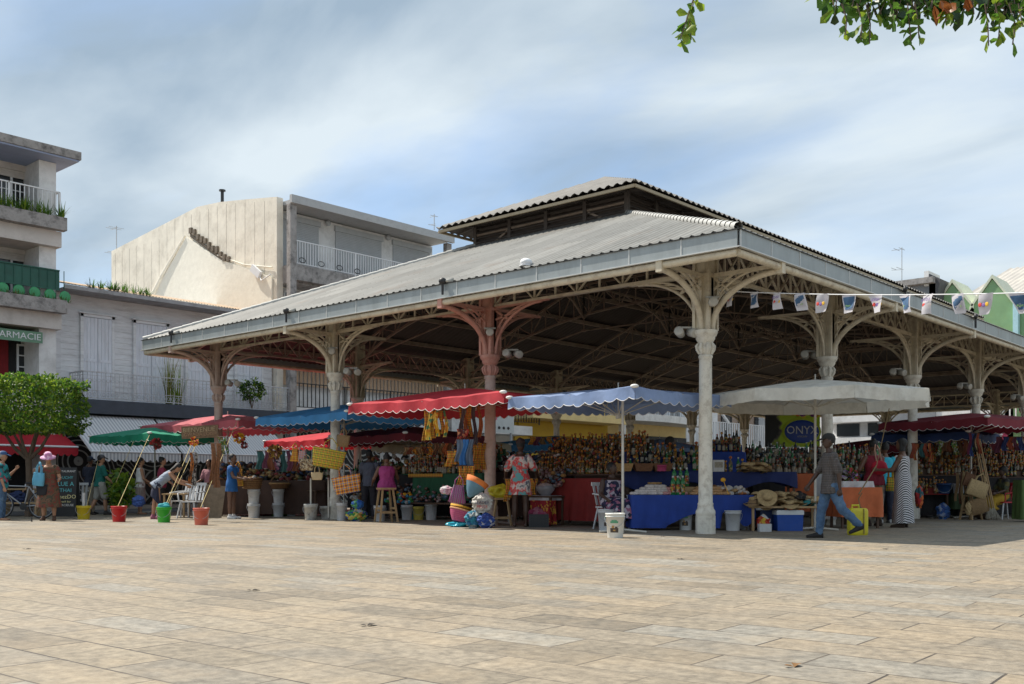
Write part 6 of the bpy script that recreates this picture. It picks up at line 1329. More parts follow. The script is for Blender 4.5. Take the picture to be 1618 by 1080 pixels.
t = thing('sweet_bowl', 'clear bowl filled with pale bagged sweets', 'bowl', f4.p(-.5, -.6, .63)); MB().lathe([(.10, 0), (.19, .10), (.22, .20), (.21, .20), (.10, .02)], n=20).build('bowl', mat('bowl_plastic', (.30, .30, .32), .15, .1, 4), t); MB().ell((0, 0, .18), (.18, .17, .09), 14, 8).build('sweets', mat('pale_sweets', (.50, .42, .38), .5, .3, 20, .5), t)
sack('pink patterned bag on the ground behind the tunic woman', at(849, 20.8), (.2, .16, .22), patt('pink_bag', [(.35, .05, .12), (.25, .03, .08), (.4, .15, .2)], 10), .06); crate('grey wire crate behind the legs of the tunic woman', at(851, 20.3), .36, .3, .26, blackm, YAW0)
# stall 5: blue cloth tables round the corner column
f5 = Fr(at(1086, 19.1), YAW0)
table('front trestle of the blue stall', f5.p(.05, 0), YAW0, 2.3, .62, .655, dwood)
drape('royal blue cloth falling in a deep curve over the front trestle', f5.p(.05, 0), YAW0, 2.3, .62, .66, .62, blue_c, 0, hemf=lambda x: 1.0 if x < .28 else (.95-.45*abs(sin((x-.28)*4.4))) if x < .62 else (1.0 if x < .74 else .7+.25*sin(x*22)))
f5b = Fr(at(1118, 20.2), YAW0)
tiers('rear bottle stand of the blue stall left of the corner column', Fr(at(1050, 20.0), YAW0), 1.55, 1.14, 3, .14, .14, navy_c, [3, 7, 1, 2, 6], 'on the rear blue shelves')
table('rear counter of the blue stall', f5b.p(0, -.12), YAW0, 3.4, .5, 1.10, dwood); drape('navy cloth sagging over the rear counter of the blue stall', f5b.p(0, -.12), YAW0, 3.4, .5, 1.105, .36, navy_c, 3, hemf=lambda x: .8+.25*sin(x*13))
tiers('high bottle stand with blue cloth right of the corner column', Fr(at(1146, 21.2), YAW0), .78, 1.55, 2, .15, .16, blue_c, [0, 7, 4, 2], 'of the high blue stand')
drape('blue cloth cube covering the high stand', Fr(at(1146, 21.1), YAW0).p(0, .1), YAW0, .82, .3, 1.53, .45, blue_c, 6)
for k, (x, y, z) in enumerate(((-.22, -.18, .66), (-.13, -.18, .66), (-.04, -.18, .66), (-.16, .06, .82), (-.04, .06, .82), (.08, .06, .82))):
    BOT.insert(0, (f5.p(x-.08, y, z+.006), 'soda', ('left', 'middle', 'right')[k % 3]+(' green soda bottle of the front three on the royal blue cloth' if k < 3 else ' green soda bottle of the three raised on the wooden box'), 'soda'))
tag(MB().bb((-.28, -.1, 0), (.28, .1, .15)).build('box', wood, loc=f5.p(-.02, .08, .666), rz=YAW0), 'low wooden box lifting the three rear soda bottles', 'box')
def pillow(b, c, w_, d_, h, m, rz=0, rot=None):
    b.loft([[Vector(c)+Matrix.Rotation(rz, 3, 'Z')@Vector((w_/2*s_*(abs(cos(a))**.5)*(1 if cos(a) > 0 else -1), d_/2*s_*(abs(sin(a))**.5)*(1 if sin(a) > 0 else -1), z)) for a in [2*pi*j/14 for j in range(14)]] for z, s_ in ((0, .75), (h*.25, .98), (h*.4, 1), (h*.75, .93), (h, .55))], m)
pk_w = mat('clear_pouch', (.52, .46, .42), .35, .25, 12, .5); pk_b = mat('brown_pouch', (.42, .24, .11), .4, .25, 10, .5); pk_r = mat('rose_pouch', (.45, .22, .20), .4, .25, 10, .5)
wpk = MB(); pillow(wpk, (0, 0, 0), .19, .13, .06, 0); wme = wpk.mesh('pouch', pk_w); wmb = wpk.mesh('pouch', pk_b); wmr = wpk.mesh('pouch', pk_r); i_ = 0
for lay in range(4):
    for k in range(9-lay*2):
        x = -1.02+lay*.1+k*.115; me = wme if x < -.45 else wmr
        place(me, 'pouch', None, f5.p(x, -.14+lay*.05+random.uniform(-.03, .03), .667+lay*.045), YAW0+random.uniform(-.5, .5), ('%s pale pouch from left, layer %s, on the royal blue cloth' if me is wme else 'rose pouch, %s from left in layer %s, near soda bottles') % (nth(k+1), ('one', 'two', 'three', 'four')[lay]), 'pouch', 'pouches on the royal blue cloth')
for lay in range(3):
    for k in range(6-lay): place(wmb, 'pouch', None, f5.p(.10+lay*.06+k*.12, -.18+lay*.06, .667+lay*.05), YAW0+random.uniform(-.5, .5), '%s brown pouch from the soda bottles, %s layer, by the column' % (nth(k+1), ('bottom', 'middle', 'top')[lay]), 'pouch', 'brown pouches by the corner column')
basket('small brown box basket in the middle of the blue stall', f5.p(-.60, .14, .80), .13, .07, wick, None); 
for k, (x, mm2, lab) in enumerate(((-1.02, wick, 'yellow wicker tray, leftmost on the rear counter of the blue stall'), (-.62, wick2, 'brown wicker tray, second on the rear counter of the blue stall'), (-.25, wick2, 'brown wicker tray, third on the rear counter beside the pink pot'))):
    t = thing('wicker_tray', lab, 'tray', Fr(at(1030, 19.6), YAW0).p(x+.45, 0, 1.12), YAW0); MB().lathe([(.20, 0), (.27, .15), (.25, .15), (.19, .02), (.001, .02)], n=4, off=.5, smooth=False).build('weave', mm2, t)
bucket('small pink pot on the rear counter of the blue stall', Fr(at(1045, 19.5), YAW0).p(0, 0, 1.12), .12, .12, plain('pink_pot', (.38, .05, .14)), handle=False)
t = thing('plastic_box', 'clear box of labelled goods right of the corner column', 'box', at(1134, 19.9, 1.115), YAW0); MB().bb((-.11, -.1, 0), (.11, .1, .23)).build('body', mat('pale_box', (.5, .49, .48), .4, .15, 14), t); MB().bb((-.08, -.105, .08), (.08, -.1005, .19)).build('paper', lab_w, t)
for k, (px, mm2) in enumerate(((1150, [1, 3]), (1163, [3, 6]), (1176, [5, 1]), (1188, [5]))): bottles(at(px-5, 19.9, 1.115), at(px+5, 19.9, 1.115), 2, mm2, ('by the clear box', 'at the green pair', 'near the first hats', 'beside the hats')[k]+' on the rear counter')
packets('mixed small goods spread on the front trestle right of the corner column', f5, .48, 1.1, -.05, .66, 60, brn+[plain('wrap_orange', (.40, .14, .04)), pk_w], .10, .12, .18)
t = thing('fly_whisk', 'yellow flower topped stick leaning on the small goods', 'ornament', at(1146, 18.75, .68), YAW0); MB().tube([(.06, 0, 0), (-.03, 0, .24)], .007).build('stem', yo, t); MB().ell((-.04, 0, .27), (.05, .02, .04), 10, 6).build('flower', yo, t)
# hats
def hat_mesh(m, r=.19, ch=.10, bend=.03):
    b = MB(); n = 24; R_s = []
    for rr, z in ((r, 0), (r*.85, .004), (r*.56, .012), (r*.50, .03), (r*.47, ch*.8), (r*.38, ch), (.005, ch*.93)):
        R_s.append([Vector((rr*cos(2*pi*j/n), rr*.9*sin(2*pi*j/n), z+bend*cos(4*pi*j/n)*(rr/r)**2+.01)) for j in range(n)])
    b.loft(R_s, 0, True, False); b.lathe([(r*.505, .028), (r*.505, .05)], n=24, m=1, sy=.9); return b.mesh('hat', [m, dwood])
hm3 = [hat_mesh(straw), hat_mesh(straw2, .18), hat_mesh(straw, .2, .09, -.03), hat_mesh(plain('black_felt', (.015, .014, .015)), .18), hat_mesh(plain('teal_felt', (.03, .25, .27)), .17), hat_mesh(mat('pale_straw', (.55, .42, .26), .8, .2, 30, .4), .17)]
table('low trestle heaped with straw hats right of the corner column', at(1237, 18.9), YAW0, 1.35, .6, .46, wood)
fh = Fr(at(1237, 18.9), YAW0); hl = 'straw hat in the heap on the low trestle'
for i in range(30):
    lay = i//11; hl = '%s straw hat from left in the %s layer on the low trestle' % (nth(i % 11+1), ('bottom', 'middle', 'top')[lay]); x = -.62+(i % 11)*.115+lay*.06; k = random.choice((0, 1, 2)); lb = hl
    if i in (18, 19, 29): k, lb = 3, ('black felt hat behind in the middle layer of the straw hat heap', 'black felt hat next to it in the middle layer, further right', 'black felt hat on top of the straw hat heap')[(18, 19, 29).index(i)]
    if i == 9: k, lb = 4, 'turquoise hat at the front right of the straw hat heap'
    if i == 10: k, lb = 5, 'pale cream hat at the front right corner of the hat trestle'
    o = place(hm3[k], 'straw_hat', None, fh.p(x, -.15+random.uniform(-.08, .1)+lay*.06, .465+lay*.075), None, lb, 'hat', 'hats heaped on the low trestle'); o.rotation_euler = (random.uniform(-.3, .25), random.uniform(-.35, .35), random.uniform(0, 6))
o = place(hm3[0], 'straw_hat', None, fh.p(-.38, -.30, .62), None, 'round straw hat standing on edge facing the viewer on the hat trestle', 'hat'); o.rotation_euler = (1.15, 0, YAW0)
for i in range(9): o = place(hm3[i % 3], 'straw_hat', None, at(1178+(i % 5)*9, 19.8, 1.12+(i//5)*.07), None, '%s straw hat from left, %s layer, on the blue rear counter' % (nth(i % 5+1), ('lower', 'upper')[i//5]), 'hat', 'hats on the rear counter'); o.rotation_euler = (random.uniform(-.2, .2), random.uniform(-.2, .2), i)
tag(MB().bb((-.3, -.2, 0), (.3, .2, .36)).build('storage_box', plas('blue_box', (.015, .05, .2)), loc=at(1222, 19.2), rz=YAW0), 'dark blue storage box behind the cool box', 'box')
t = thing('cool_box', 'blue cool box with a white lid before the hat trestle', 'cool box', gat(1245, 838), YAW0+.02); b = MB(); b.lathe([(.33, 0), (.345, .30)], n=4, off=.5, smooth=False, sy=.62); b.build('tub', plas('cool_blue', (.01, .065, .33)), t); b = MB(); b.lathe([(.36, .301), (.36, .37), (.33, .385)], n=4, off=.5, smooth=False, sy=.62); b.build('lid', mat('white_lid', (.6, .62, .64), .4, .05, 3), t)
sack('red and yellow printed sack between tall bucket and hats', at(1206, 18.7), (.12, .10, .17), patt('chips_sack', [(.45, .03, .02), (.5, .08, .03), (.6, .4, .05), (.5, .5, .5)], 12), .08); tag(MB().bb((-.11, -.08, 0), (.11, .08, .14)).build('tray', wplast, loc=at(1208, 18.4), rz=YAW0), 'small white crate below the red and yellow sack', 'crate')
# stall 6: bottle tiers behind the pole, orange cloth
f6 = Fr(at(1262, 21.3), YAW0+.05)
tiers('broad tiered stand of rum bottles behind the walking man', f6, 2.15, 1.06, 5, .105, .13, dwood, [0, 2, 4, 2, 6, 5], 'behind the walking man', per=.08)
drape('orange cloth hanging from the broad bottle stand', f6.p(-.05, -.1), YAW0, .62, .3, 1.08, .80, orange_c, 2); drape('white cloth hanging next to the orange one behind the pole', f6.p(.50, -.1), YAW0, .45, .3, 1.07, .95, white_c, 4); drape('dark cloth under the left end of the broad bottle stand', f6.p(-.72, -.08), YAW0, .68, .3, 1.08, 1.0, black_c, 1)
f8 = Fr(at(1350, 19.9), YAW0+.1); table('low side table right of the walking man', f8.c, YAW0+.1, .82, .6, .80, dwood); drape('orange cloth over the low side table behind the yellow canister', f8.c, YAW0+.1, .84, .62, .80, .58, orange_c, 7); drape('white cloth laid over the back of the low side table', f8.p(.05, .12), YAW0+.1, .62, .34, .92, .13, white_c, 2)
tag(MB().bb((-.28, -.15, 0), (.28, .15, .105)).build('box', wplast, loc=f8.p(.05, .12, .81), rz=YAW0+.1), 'flat white box under the small white cloth', 'box')
tiers('dark bottle stand between walking man and red bag woman', Fr(at(1362, 22.6), YAW0), 1.3, 1.12, 4, .14, .14, dwood, [0, 4, 7, 6], 'behind the red bag woman')
# yellow canister
t = thing('canister', 'yellow plastic canister tied with rope behind the walking man', 'canister', gat(1355, 845), YAW0+.15); b = MB(); R_s = []
for z, s_ in ((0, .90), (.02, .98), (.05, 1), (.40, 1), (.44, .95), (.46, .8)): R_s.append([Vector((.165*s_*(abs(cos(a))**.4)*(1 if cos(a) > 0 else -1), .10*s_*(abs(sin(a))**.4)*(1 if sin(a) > 0 else -1), z)) for a in [2*pi*(j+.5)/28 for j in range(28)]])
b.loft(R_s, 0, True); b.build('body', plas('canister_yellow', (.58, .50, .015)), t); MB().tube([(-.10, 0, .45), (-.10, 0, .51), (.02, 0, .51), (.02, 0, .45)], .018).build('grip', plas('canister_yellow', 0), t); MB().tube([(.06, -.11, .02), (.06, -.11, .44), (.06, 0, .475), (.06, .11, .44), (.06, .11, .02)], .008, 5).tube([(.05, 0, .47), (.03, .02, .62), (.08, 0, .72)], .010, 5).build('cord', mat('cord_brown', (.20, .14, .07), .9), t)
rope('rope from the canister up to the white parasol', gat(1357, 845)+Vector((0, 0, .7)), at(1385, 17.6, 1.2), _m['cord_brown'], .012); rope('upper rope running behind the red bag to the parasol rim', at(1385, 17.6, 1.2), at(1405, 18.3, 2.25), _m['cord_brown'], .008)
# red shoulder bag
t = thing('shoulder_bag', 'round red bag hanging on the back of the dark red top woman', 'bag', at(1389, 20.55, 1.06), YAW0); MB().loft([[Vector((.17*s_*cos(a), .09*s_*sin(a)*(1+.08*sin(a*5)), z)) for a in [2*pi*j/20 for j in range(20)]] for z, s_ in ((0, .5), (.04, .95), (.14, 1.05), (.24, .85), (.29, .4))], 0).build('body', plain('bag_red', (.42, .01, .03)), t); MB().tube([(-.06, -.02, .27), (-.10, -.02, .50), (-.06, .05, .62)], .014, 6).tube([(.04, -.02, .27), (.0, -.02, .50), (-.02, .05, .60)], .014, 6).build('straps', plain('strap_tan', (.45, .25, .18)), t)
hang_bag('light blue shopping bag on the flowered dress woman\'s shoulder', at(60, 23.5, .82), .26, .30, plain('light_blue_bag', (.10, .34, .50)), YAW0-.2, .08, .12, .26, 1.1); hang_bag('black bag hanging below the light blue one', at(66, 23.6, .60), .22, .24, plain('black_nylon', (.015, .015, .02)), YAW0, 0, .1, .3)
hang_bag('yellow green striped bag held beside the striped dress woman', at(1407, 20.6, .72), .18, .28, madras2, YAW0, 0, .1, .2, .8)
# right hand stalls
f9 = Fr(at(1490, 25.6), YAW0-.1)
tiers('tiered stand of bottles and jars right of the striped dress woman', f9, 1.55, 1.10, 5, .15, .14, dwood, [7, 3, 5, 0, 1], 'right of the striped dress'); tiers('lower shelf of orange packets and bottles behind the stacked buckets', f9.p(0, 0, 0) and Fr(f9.p(-.35, -.3), f9.yaw), .8, .62, 2, .14, .13, red_c, [3, 7, 1], 'on the lower red shelf')
drape('green cloth bundle under the tiered stand of the right hand stall', f9.p(.45, -.2), f9.yaw, .6, .4, .62, .4, fab('moss_cloth', (.05, .09, .04)), 3); bucket('white tub on the counter of the right hand stall', f9.p(.30, -.25, .63), .24, .15); bucket('blue tub behind the orange packets of the right hand stall', f9.p(-.05, -.2, .62), .26, .18, plas('blue_tub', (.01, .05, .16)))
sack('blue and white plastic bag beside the stacked buckets', at(1490, 24.6), (.16, .12, .22), patt('blue_plastic', [(.03, .10, .30), (.2, .24, .34), (.04, .08, .25)], 12), .12); sack('orange and red cloth bag behind the striped dress', at(1452, 21.6, .35), (.08, .1, .28), patt('orange_red_bag', [(.45, .1, .02), (.35, .02, .02), (.03, .1, .12)], 10), .1)
f10 = Fr(at(1595, 26.0), YAW0-.1); tiers('dark stand of goods at the right picture edge', f10, 2.0, 1.05, 5, .15, .15, dwood, [7, 0, 3, 4], 'at the right picture edge')
drape('green cloth falling at the right picture edge', at(1625, 23.0), YAW0, .5, .4, .95, .9, fab('olive_cloth', (.07, .12, .03)), 3); drape('dark cloth under the stand at the right picture edge', f10.p(0, .1), f10.yaw, 2.0, .4, 1.02, .95, black_c, 3); drape('dark cloth under the right hand tiered stand', f9.p(0, .15), f9.yaw, 1.5, .3, 1.05, 1.0, black_c, 8)
# red plastic chair, white chairs
def chair(label, p, yaw, m, h=.43):
    t = thing('plastic_chair', label, 'chair', p, yaw); MB().bb((-.22, -.22, h-.03), (.22, .2, h)).build('seat', m, t)
    b = MB(); 
    for i in range(5): b.beam((-.18+i*.09, -.21, h+.02), (-.20+i*.10, -.32, h+.42), .055, .012)
    b.beam((-.24, -.325, h+.43), (.24, -.325, h+.43), .03, .07); b.build('backrest', m, t)
    for s in (-1, 1): MB().tube([(s*.24, .17, h-.01), (s*.26, .18, h+.20), (s*.26, -.1, h+.23), (s*.24, -.28, h+.24)], .018, 6).build('armrest', m, t)
    for sx in (-1, 1):
        for sy in (-1, 1): MB().tube([(sx*.19, sy*.18, h-.03), (sx*.24, sy*.26, 0)], .020, 6).build('leg', m if m is not chair_red else wplast, t)
chair_red = plas('chair_red', (.42, .015, .03))
chair('red plastic armchair with white legs under the seated woman at right', at(1588, 24.7), YAW0-R_(260), chair_red); chair('white plastic chair behind the leaning board, left one', at(288, 26.2), YAW0+2.6, wplast); chair('white plastic chair behind the leaning board, right one', at(302, 25.2), YAW0+2.9, wplast); chair('white plastic armchair under the flowered stallholder', at(966, 19.35), YAW0-R_(150), wplast, .44); chair('grey metal chair behind the khaki trousered man', at(123, 28), YAW0+.5, shut_m)
# straw bags, brooms at the maroon parasol pole
pm = at(1545, 24.4)
for k, (dx, tz, lx, lab) in enumerate(((-.14, 1.75, .10, 'leftmost broom handle leaning at the maroon parasol pole'), (-.10, 1.72, .16, 'second broom handle leaning at the maroon parasol pole'), (-.05, 1.78, .22, 'third broom handle leaning at the maroon parasol pole'), (0, 1.70, .26, 'fourth broom handle leaning at the maroon parasol pole'))):
    t = thing('broom', lab, 'broom', (pm.x, pm.y, 0), YAW0); MB().tube([(dx, -.1, tz+.25), (lx, -.28, .30)], .015, 6).build('handle', wood, t)
    b = MB()
    for q in range(26): a = random.uniform(-.12, .12); b.beam((lx, -.28, .30), (lx+.05+a, -.34+random.uniform(-.06, .06), random.uniform(.01, .05)), .008)
    b.build('bristles', mat('pale_bristle', (.36, .33, .27), .9, .2, 20), t)
hang_bag('large square woven straw bag hanging tilted at the maroon parasol pole', at(1540, 24.0, .56), .48, .38, straw, YAW0, .35, .14, .2, .95); hang_bag('flat straw bag below the square one', at(1550, 24.0, .16), .42, .36, straw2, YAW0, -.3, .12, .2, .9); hang_bag('small brown straw pouch left of the square straw bag', at(1528, 24.2, .80), .26, .32, wick2, YAW0, .4, .1, .2); sack('pale dried gourd hanging under the straw bags', at(1530, 24.0, .12), (.07, .06, .18), straw, .02, name='gourd', cat='gourd')
strips('brown dried seed pods hanging left of the straw bags', at(1519, 24.5, 1.15), 4, .26, .95, [straw2, wick2, straw])
for k, (dx, lab) in enumerate(((0, 'short cut log end lying by the brooms'), (-.14, 'dark log lying behind the cut log end'))):
    t = thing('log', lab, 'log', at(1562+dx*60, 24.3+k*.2, .075), YAW0); MB().tube([(0, 0, 0), (0, .35, 0)], .075, 14).build('bark_side', bark, t); MB().tube([(0, -.006, 0), (0, -.001, 0)], .068, 14).build('cut_face', straw, t)
# green crates of goods and floor clutter left
bush('potted_plant', 'leafy potted plant between the teal man and the tank top woman', at(193, 27.5), (.30, .3, .42), 170, .24, [leaf_a, leaf_b], stem=.28); bush('potted_plant', 'second leafy pot plant near the purple bag', at(183, 28.2), (.26, .26, .55), 150, .22, [leaf_b, leaf_a], stem=.2)
for px, D, lab in ((193, 27.5, 'green pot of the first leafy plant'), (183, 28.2, 'green pot of the second leafy plant')): tag(MB().lathe([(.11, 0), (.16, .26), (.18, .27), (.18, .30), (.15, .3), (.001, .25)], n=14).build('plant_pot', lime_p, loc=at(px, D)), lab, 'plant pot')
sack('round blue bag on the ground near the potted plants', at(219, 27.0, .25), (.16, .14, .17), plain('cornflower_bag', (.06, .12, .36)), .05); table('round brown side table behind the bending woman', at(279, 25.8), YAW0, .6, .5, .62, wood)
# chalkboard
t = thing('chalkboard', 'black menu board with chalk lettering outside the cafe', 'sign', at(104, 25.2), YAW0+.12); fr = MB(); fr.box((0, 0, .66), (.50, .03, 1.24), rot=Matrix.Rotation(-.08, 3, 'X')); fr.box((0, .28, .62), (.50, .03, 1.20), 0, rot=Matrix.Rotation(.18, 3, 'X')); bd = fr.build('board', mat('slate_black', (.018, .020, .022), .7, .2, 6), t)
ck = mat('chalk_white', (.60, .60, .58), .9); ck2 = mat('chalk_teal', (.12, .42, .45), .9); ck3 = mat('chalk_yellow', (.62, .58, .30), .9)
for k, (s_, z_, m_, sz) in enumerate((('RESTAURANT', 1.18, ck, .075), ('DUCHY', 1.02, ck2, .10), ('LUE A', .86, ck2, .15), ('THAI', .70, ck2, .13), ('ChezDO', .54, ck3, .14), ('snack bar', .42, ck3, .07), ('GRACIEUSE', .33, ck, .08))): text(s_, sz, m_, bd, (0, -.028-(z_-.66)*-.08, z_), (pi/2-.08, 0, 0), .002)
# bicycle
def bicycle():
    t = thing('bicycle', 'dark bicycle with silver frame parked by the tree trunk', 'bicycle', at(33, 25.0), YAW0); bk = blackm; sv = mat('silver_paint', (.30, .31, .33), .35, .1, 4, metal=.5)
    for x in (-.52, .52):
        w_ = MB(); w_.tube([(x+.33*cos(a), 0, .34+.33*sin(a)) for a in [2*pi*k/28 for k in range(29)]], .018, 6, 0, False); o = w_.build('wheel', bk, t); r = MB(); r.tube([(x+.305*cos(a), 0, .34+.305*sin(a)) for a in [2*pi*k/28 for k in range(29)]], .010, 5, 0, False)
        for k in range(18): a = 2*pi*k/18; r.beam((x, 0, .34), (x+.30*cos(a), 0, .34+.30*sin(a)), .004)
        r.tube([(x, -.04, .34), (x, .04, .34)], .025); r.build('rim', sv, o)
    f = MB(); bb_ = (.08, 0, .30); st = (.20, 0, .80); hd = (-.36, 0, .82); hd2 = (-.40, 0, .66)
    for a, b_ in ((bb_, st), (st, hd), (hd2, bb_), (hd, hd2), (st, (.52, 0, .34)), (bb_, (.52, 0, .34)), (hd2, (-.52, 0, .34))): f.tube([a, b_], .018, 7)
    f.build('frame', sv, t); MB().ell((.22, 0, .88), (.13, .07, .03), 10, 6).tube([st, (.22, 0, .87)], .012).build('saddle', bk, t)
    MB().tube([hd, (-.36, 0, .93), (-.40, 0, .96)], .013).tube([(-.38, -.28, .97), (-.42, -.1, .96), (-.42, .1, .96), (-.38, .28, .97)], .014).build('handlebar', bk, t); MB().tube([(.08, -.05, .30), (.08, -.06, .30)], .09, 16).tube([(.08, -.07, .30), (.20, -.07, .20)], .012).tube([(.08, .07, .30), (-.04, .07, .40)], .012).build('crank', bk, t)
bicycle()
t = thing('cafe_table', 'brown wooden cafe table behind the bicycle', 'table', at(35, 27.2), YAW0); MB().bb((-.55, -.35, .70), (.55, .35, .74)).build('tabletop', wood, t)
for sx in (-1, 1): MB().bb((sx*.5-.03, -.3, 0), (sx*.5+.03, .3, .699)).build('leg', wood, t)
sack('dark blue rucksack on the cafe bench', at(28, 26.4, .38), (.22, .16, .17), plain('navy_nylon', (.015, .03, .10)), .03, name='rucksack'); tag(MB().bb((-.6, -.15, .34), (.6, .15, .38)).bb((-.5, -.1, 0), (-.45, .1, .339)).bb((.45, -.1, 0), (.5, .1, .339)).build('bench', wood, loc=at(30, 26.4), rz=YAW0), 'low wooden bench under the dark blue rucksack', 'bench')
tag(MB().lathe([(.02, 0), (.012, .05), (.014, .07), (.004, .12)], n=8).build('bottle', blackm, loc=gat(50, 824)), 'tiny black object standing on the paving before the bicycle', 'bottle')
# bottles: nearest 300 as things, the rest one stuff object
cpos = Vector((CP[0], CP[1], 0)); BOT.sort(key=lambda q: 0 if q[1] == 'soda' else (q[0]-cpos).length)
for p, k, lab, gl_ in BOT[:296]:
    q_ = random.uniform(.78, 1.22); o = place(soda if k == 'soda' else BK[k], 'bottle', None, p, random.uniform(0, 6), lab, 'bottle', 'bottles '+gl_); o.scale = (q_**.5, q_**.5, q_ if k != 'soda' else 1)
vs = MB(); mats_all = [gl_d, lab_w, cap_r, gl_c, lab_c, cap_o, gl_k, cap_w, gl_y, cap_k, jar_w, gl_g]
for p, k, lab, gl_ in BOT[296:]:
    me = BK[k]; idx = [mats_all.index(q) for q in me.materials]; o0 = len(vs.v)
    q_ = random.uniform(.78, 1.22); vs.v += [(v.co.x+p.x, v.co.y+p.y, v.co.z*q_+p.z) for v in me.vertices]
    for pl in me.polygons: vs.f.append(tuple(o0+i for i in pl.vertices)); vs.m.append(idx[pl.material_index]); vs.sm.append(pl.use_smooth)
if vs.v: tag(vs.build('distant_bottles', mats_all), 'many more small bottles on the rear and far stands of the stalls', 'bottles', kind='stuff')
# deep background stalls under the hall: dark counters crowded with goods
gd = [plain('good_%d' % i, c, .4) for i, c in enumerate(((.10, .04, .02), (.25, .10, .03), (.06, .08, .03), (.30, .20, .08), (.18, .03, .03), (.03, .05, .10), (.35, .30, .25), (.02, .02, .02)))]
for k, (px, D, w_, z, lab) in enumerate(((430, 27, 3, .95, 'far dark counter of goods behind the dark shelf stand'), (700, 25.5, 4.0, 1.1, 'far dark counter of goods behind the green cloth stand'), (900, 25, 4.2, 1.15, 'far dark counter of goods behind the tall tiered stand'), (1035, 25.5, 3.2, 1.15, 'far dark counter of goods behind the grey green shirted man'), (1270, 26, 3.8, .95, 'far dark counter of goods behind the broad rum stand'), (1420, 27.5, 3.4, 1.15, 'far dark counter of goods behind the braided woman'), (1540, 29, 4.4, 1.15, 'far dark counter of goods behind the brooms'))):
    f = Fr(at(px, D), YAW0); table(lab, f.c, YAW0, w_, .7, z, dwood); drape('dark cloth over the '+lab, f.c, YAW0, w_, .7, z+.002, z-.05, black_c if k % 2 else fab('dark_brown_cloth', (.06, .03, .02)), k)
    packets('crowded small goods and bottles on the '+lab, f, -w_/2+.1, w_/2-.1, 0, z, 300, gd, .13, .45, .25)
# floodlights on the columns
fl_m = mat('lamp_housing', (.42, .41, .37), .5, .15, 5)
def flood(label, p, yaw, single=False):
    t = thing('floodlight', label, 'floodlight', p, yaw)
    for s in ((0,) if single else (-1, 1)):
        b = MB(); b.lathe([(.055, -.10), (.075, -.09), (.085, .09), (.075, .10), (.001, .09)], (s*.11, 0, 0), 10, rot=Matrix.Rotation(pi/2+.25*s, 3, 'X')@Matrix.Rotation(s*.4, 3, 'Y')); b.build('lamp', fl_m, t)
    MB().beam((-.12, .02, .09), (.12, .02, .09), .03).beam((0, .02, .09), (0, .2, .12), .03).build('arm', fl_m, t); return t
for k, (px, py, D, s_, lab) in enumerate(((1084, 525, 17.7, 0, 'pair of floodlights left of the corner column capital'), (1126, 477, 17.4, 1, 'single can lamp on the corner column post'), (810, 559, 21.0, 0, 'pair of floodlights right of the pink-lit column capital'), (774, 525, 20.8, 1, 'single can lamp on the pink-lit column post'), (557, 587, 24.3, 0, 'pair of floodlights right of the whitewashed column capital'), (525, 555, 24.3, 1, 'single can lamp on the whitewashed column post'), (368, 605, 27.6, 0, 'tilted floodlights right of the farthest left column capital'), (1280, 561, 21.6, 0, 'pair of floodlights left of the second right column capital'), (1418, 588, 25.0, 0, 'pair of floodlights left of the third right column capital'), (1523, 610, 28.5, 0, 'pair of floodlights left of the fourth right column capital'), (1606, 628, 32, 0, 'pair of floodlights left of the last visible right column capital'))): flood(lab, hp(px, py, D), YAW0, bool(s_))
def spot(label, p, yaw):
    t = thing('roof_spotlight', label, 'spotlight', p, yaw); MB().tube([(0, 0, -.22), (0, 0, 0)], .025).ell((0, 0, .05), (.08, .05, .07), 10, 6).build('bracket', blackm, t); MB().lathe([(.02, 0), (.06, .18), (.055, .18), (.001, .12)], (-.04, 0, .05), 10, rot=Matrix.Rotation(-pi/2, 3, 'Y')).build('lamp', fl_m, t)
for px, X, lab in ((702, -1.5, 'black arm spotlight on the left fascia above the pink-lit column'), (455, -1.5, 'black arm spotlight on the left fascia above the whitewashed column'), (273, -1.5, 'small black spotlight on the left fascia near the far corner')):
    p, _ = onX(px, X); spot(lab, (X-.05, p.y, 4.84), LEFT+pi/2+2.2)
for px, lab in ((1424, 'black arm spotlight on the right fascia above the third column'), (1536, 'black arm spotlight on the right fascia above the fourth column')): p, _ = onY(px, -1.5); spot(lab, (p.x, -1.58, 4.80), pi+.4)
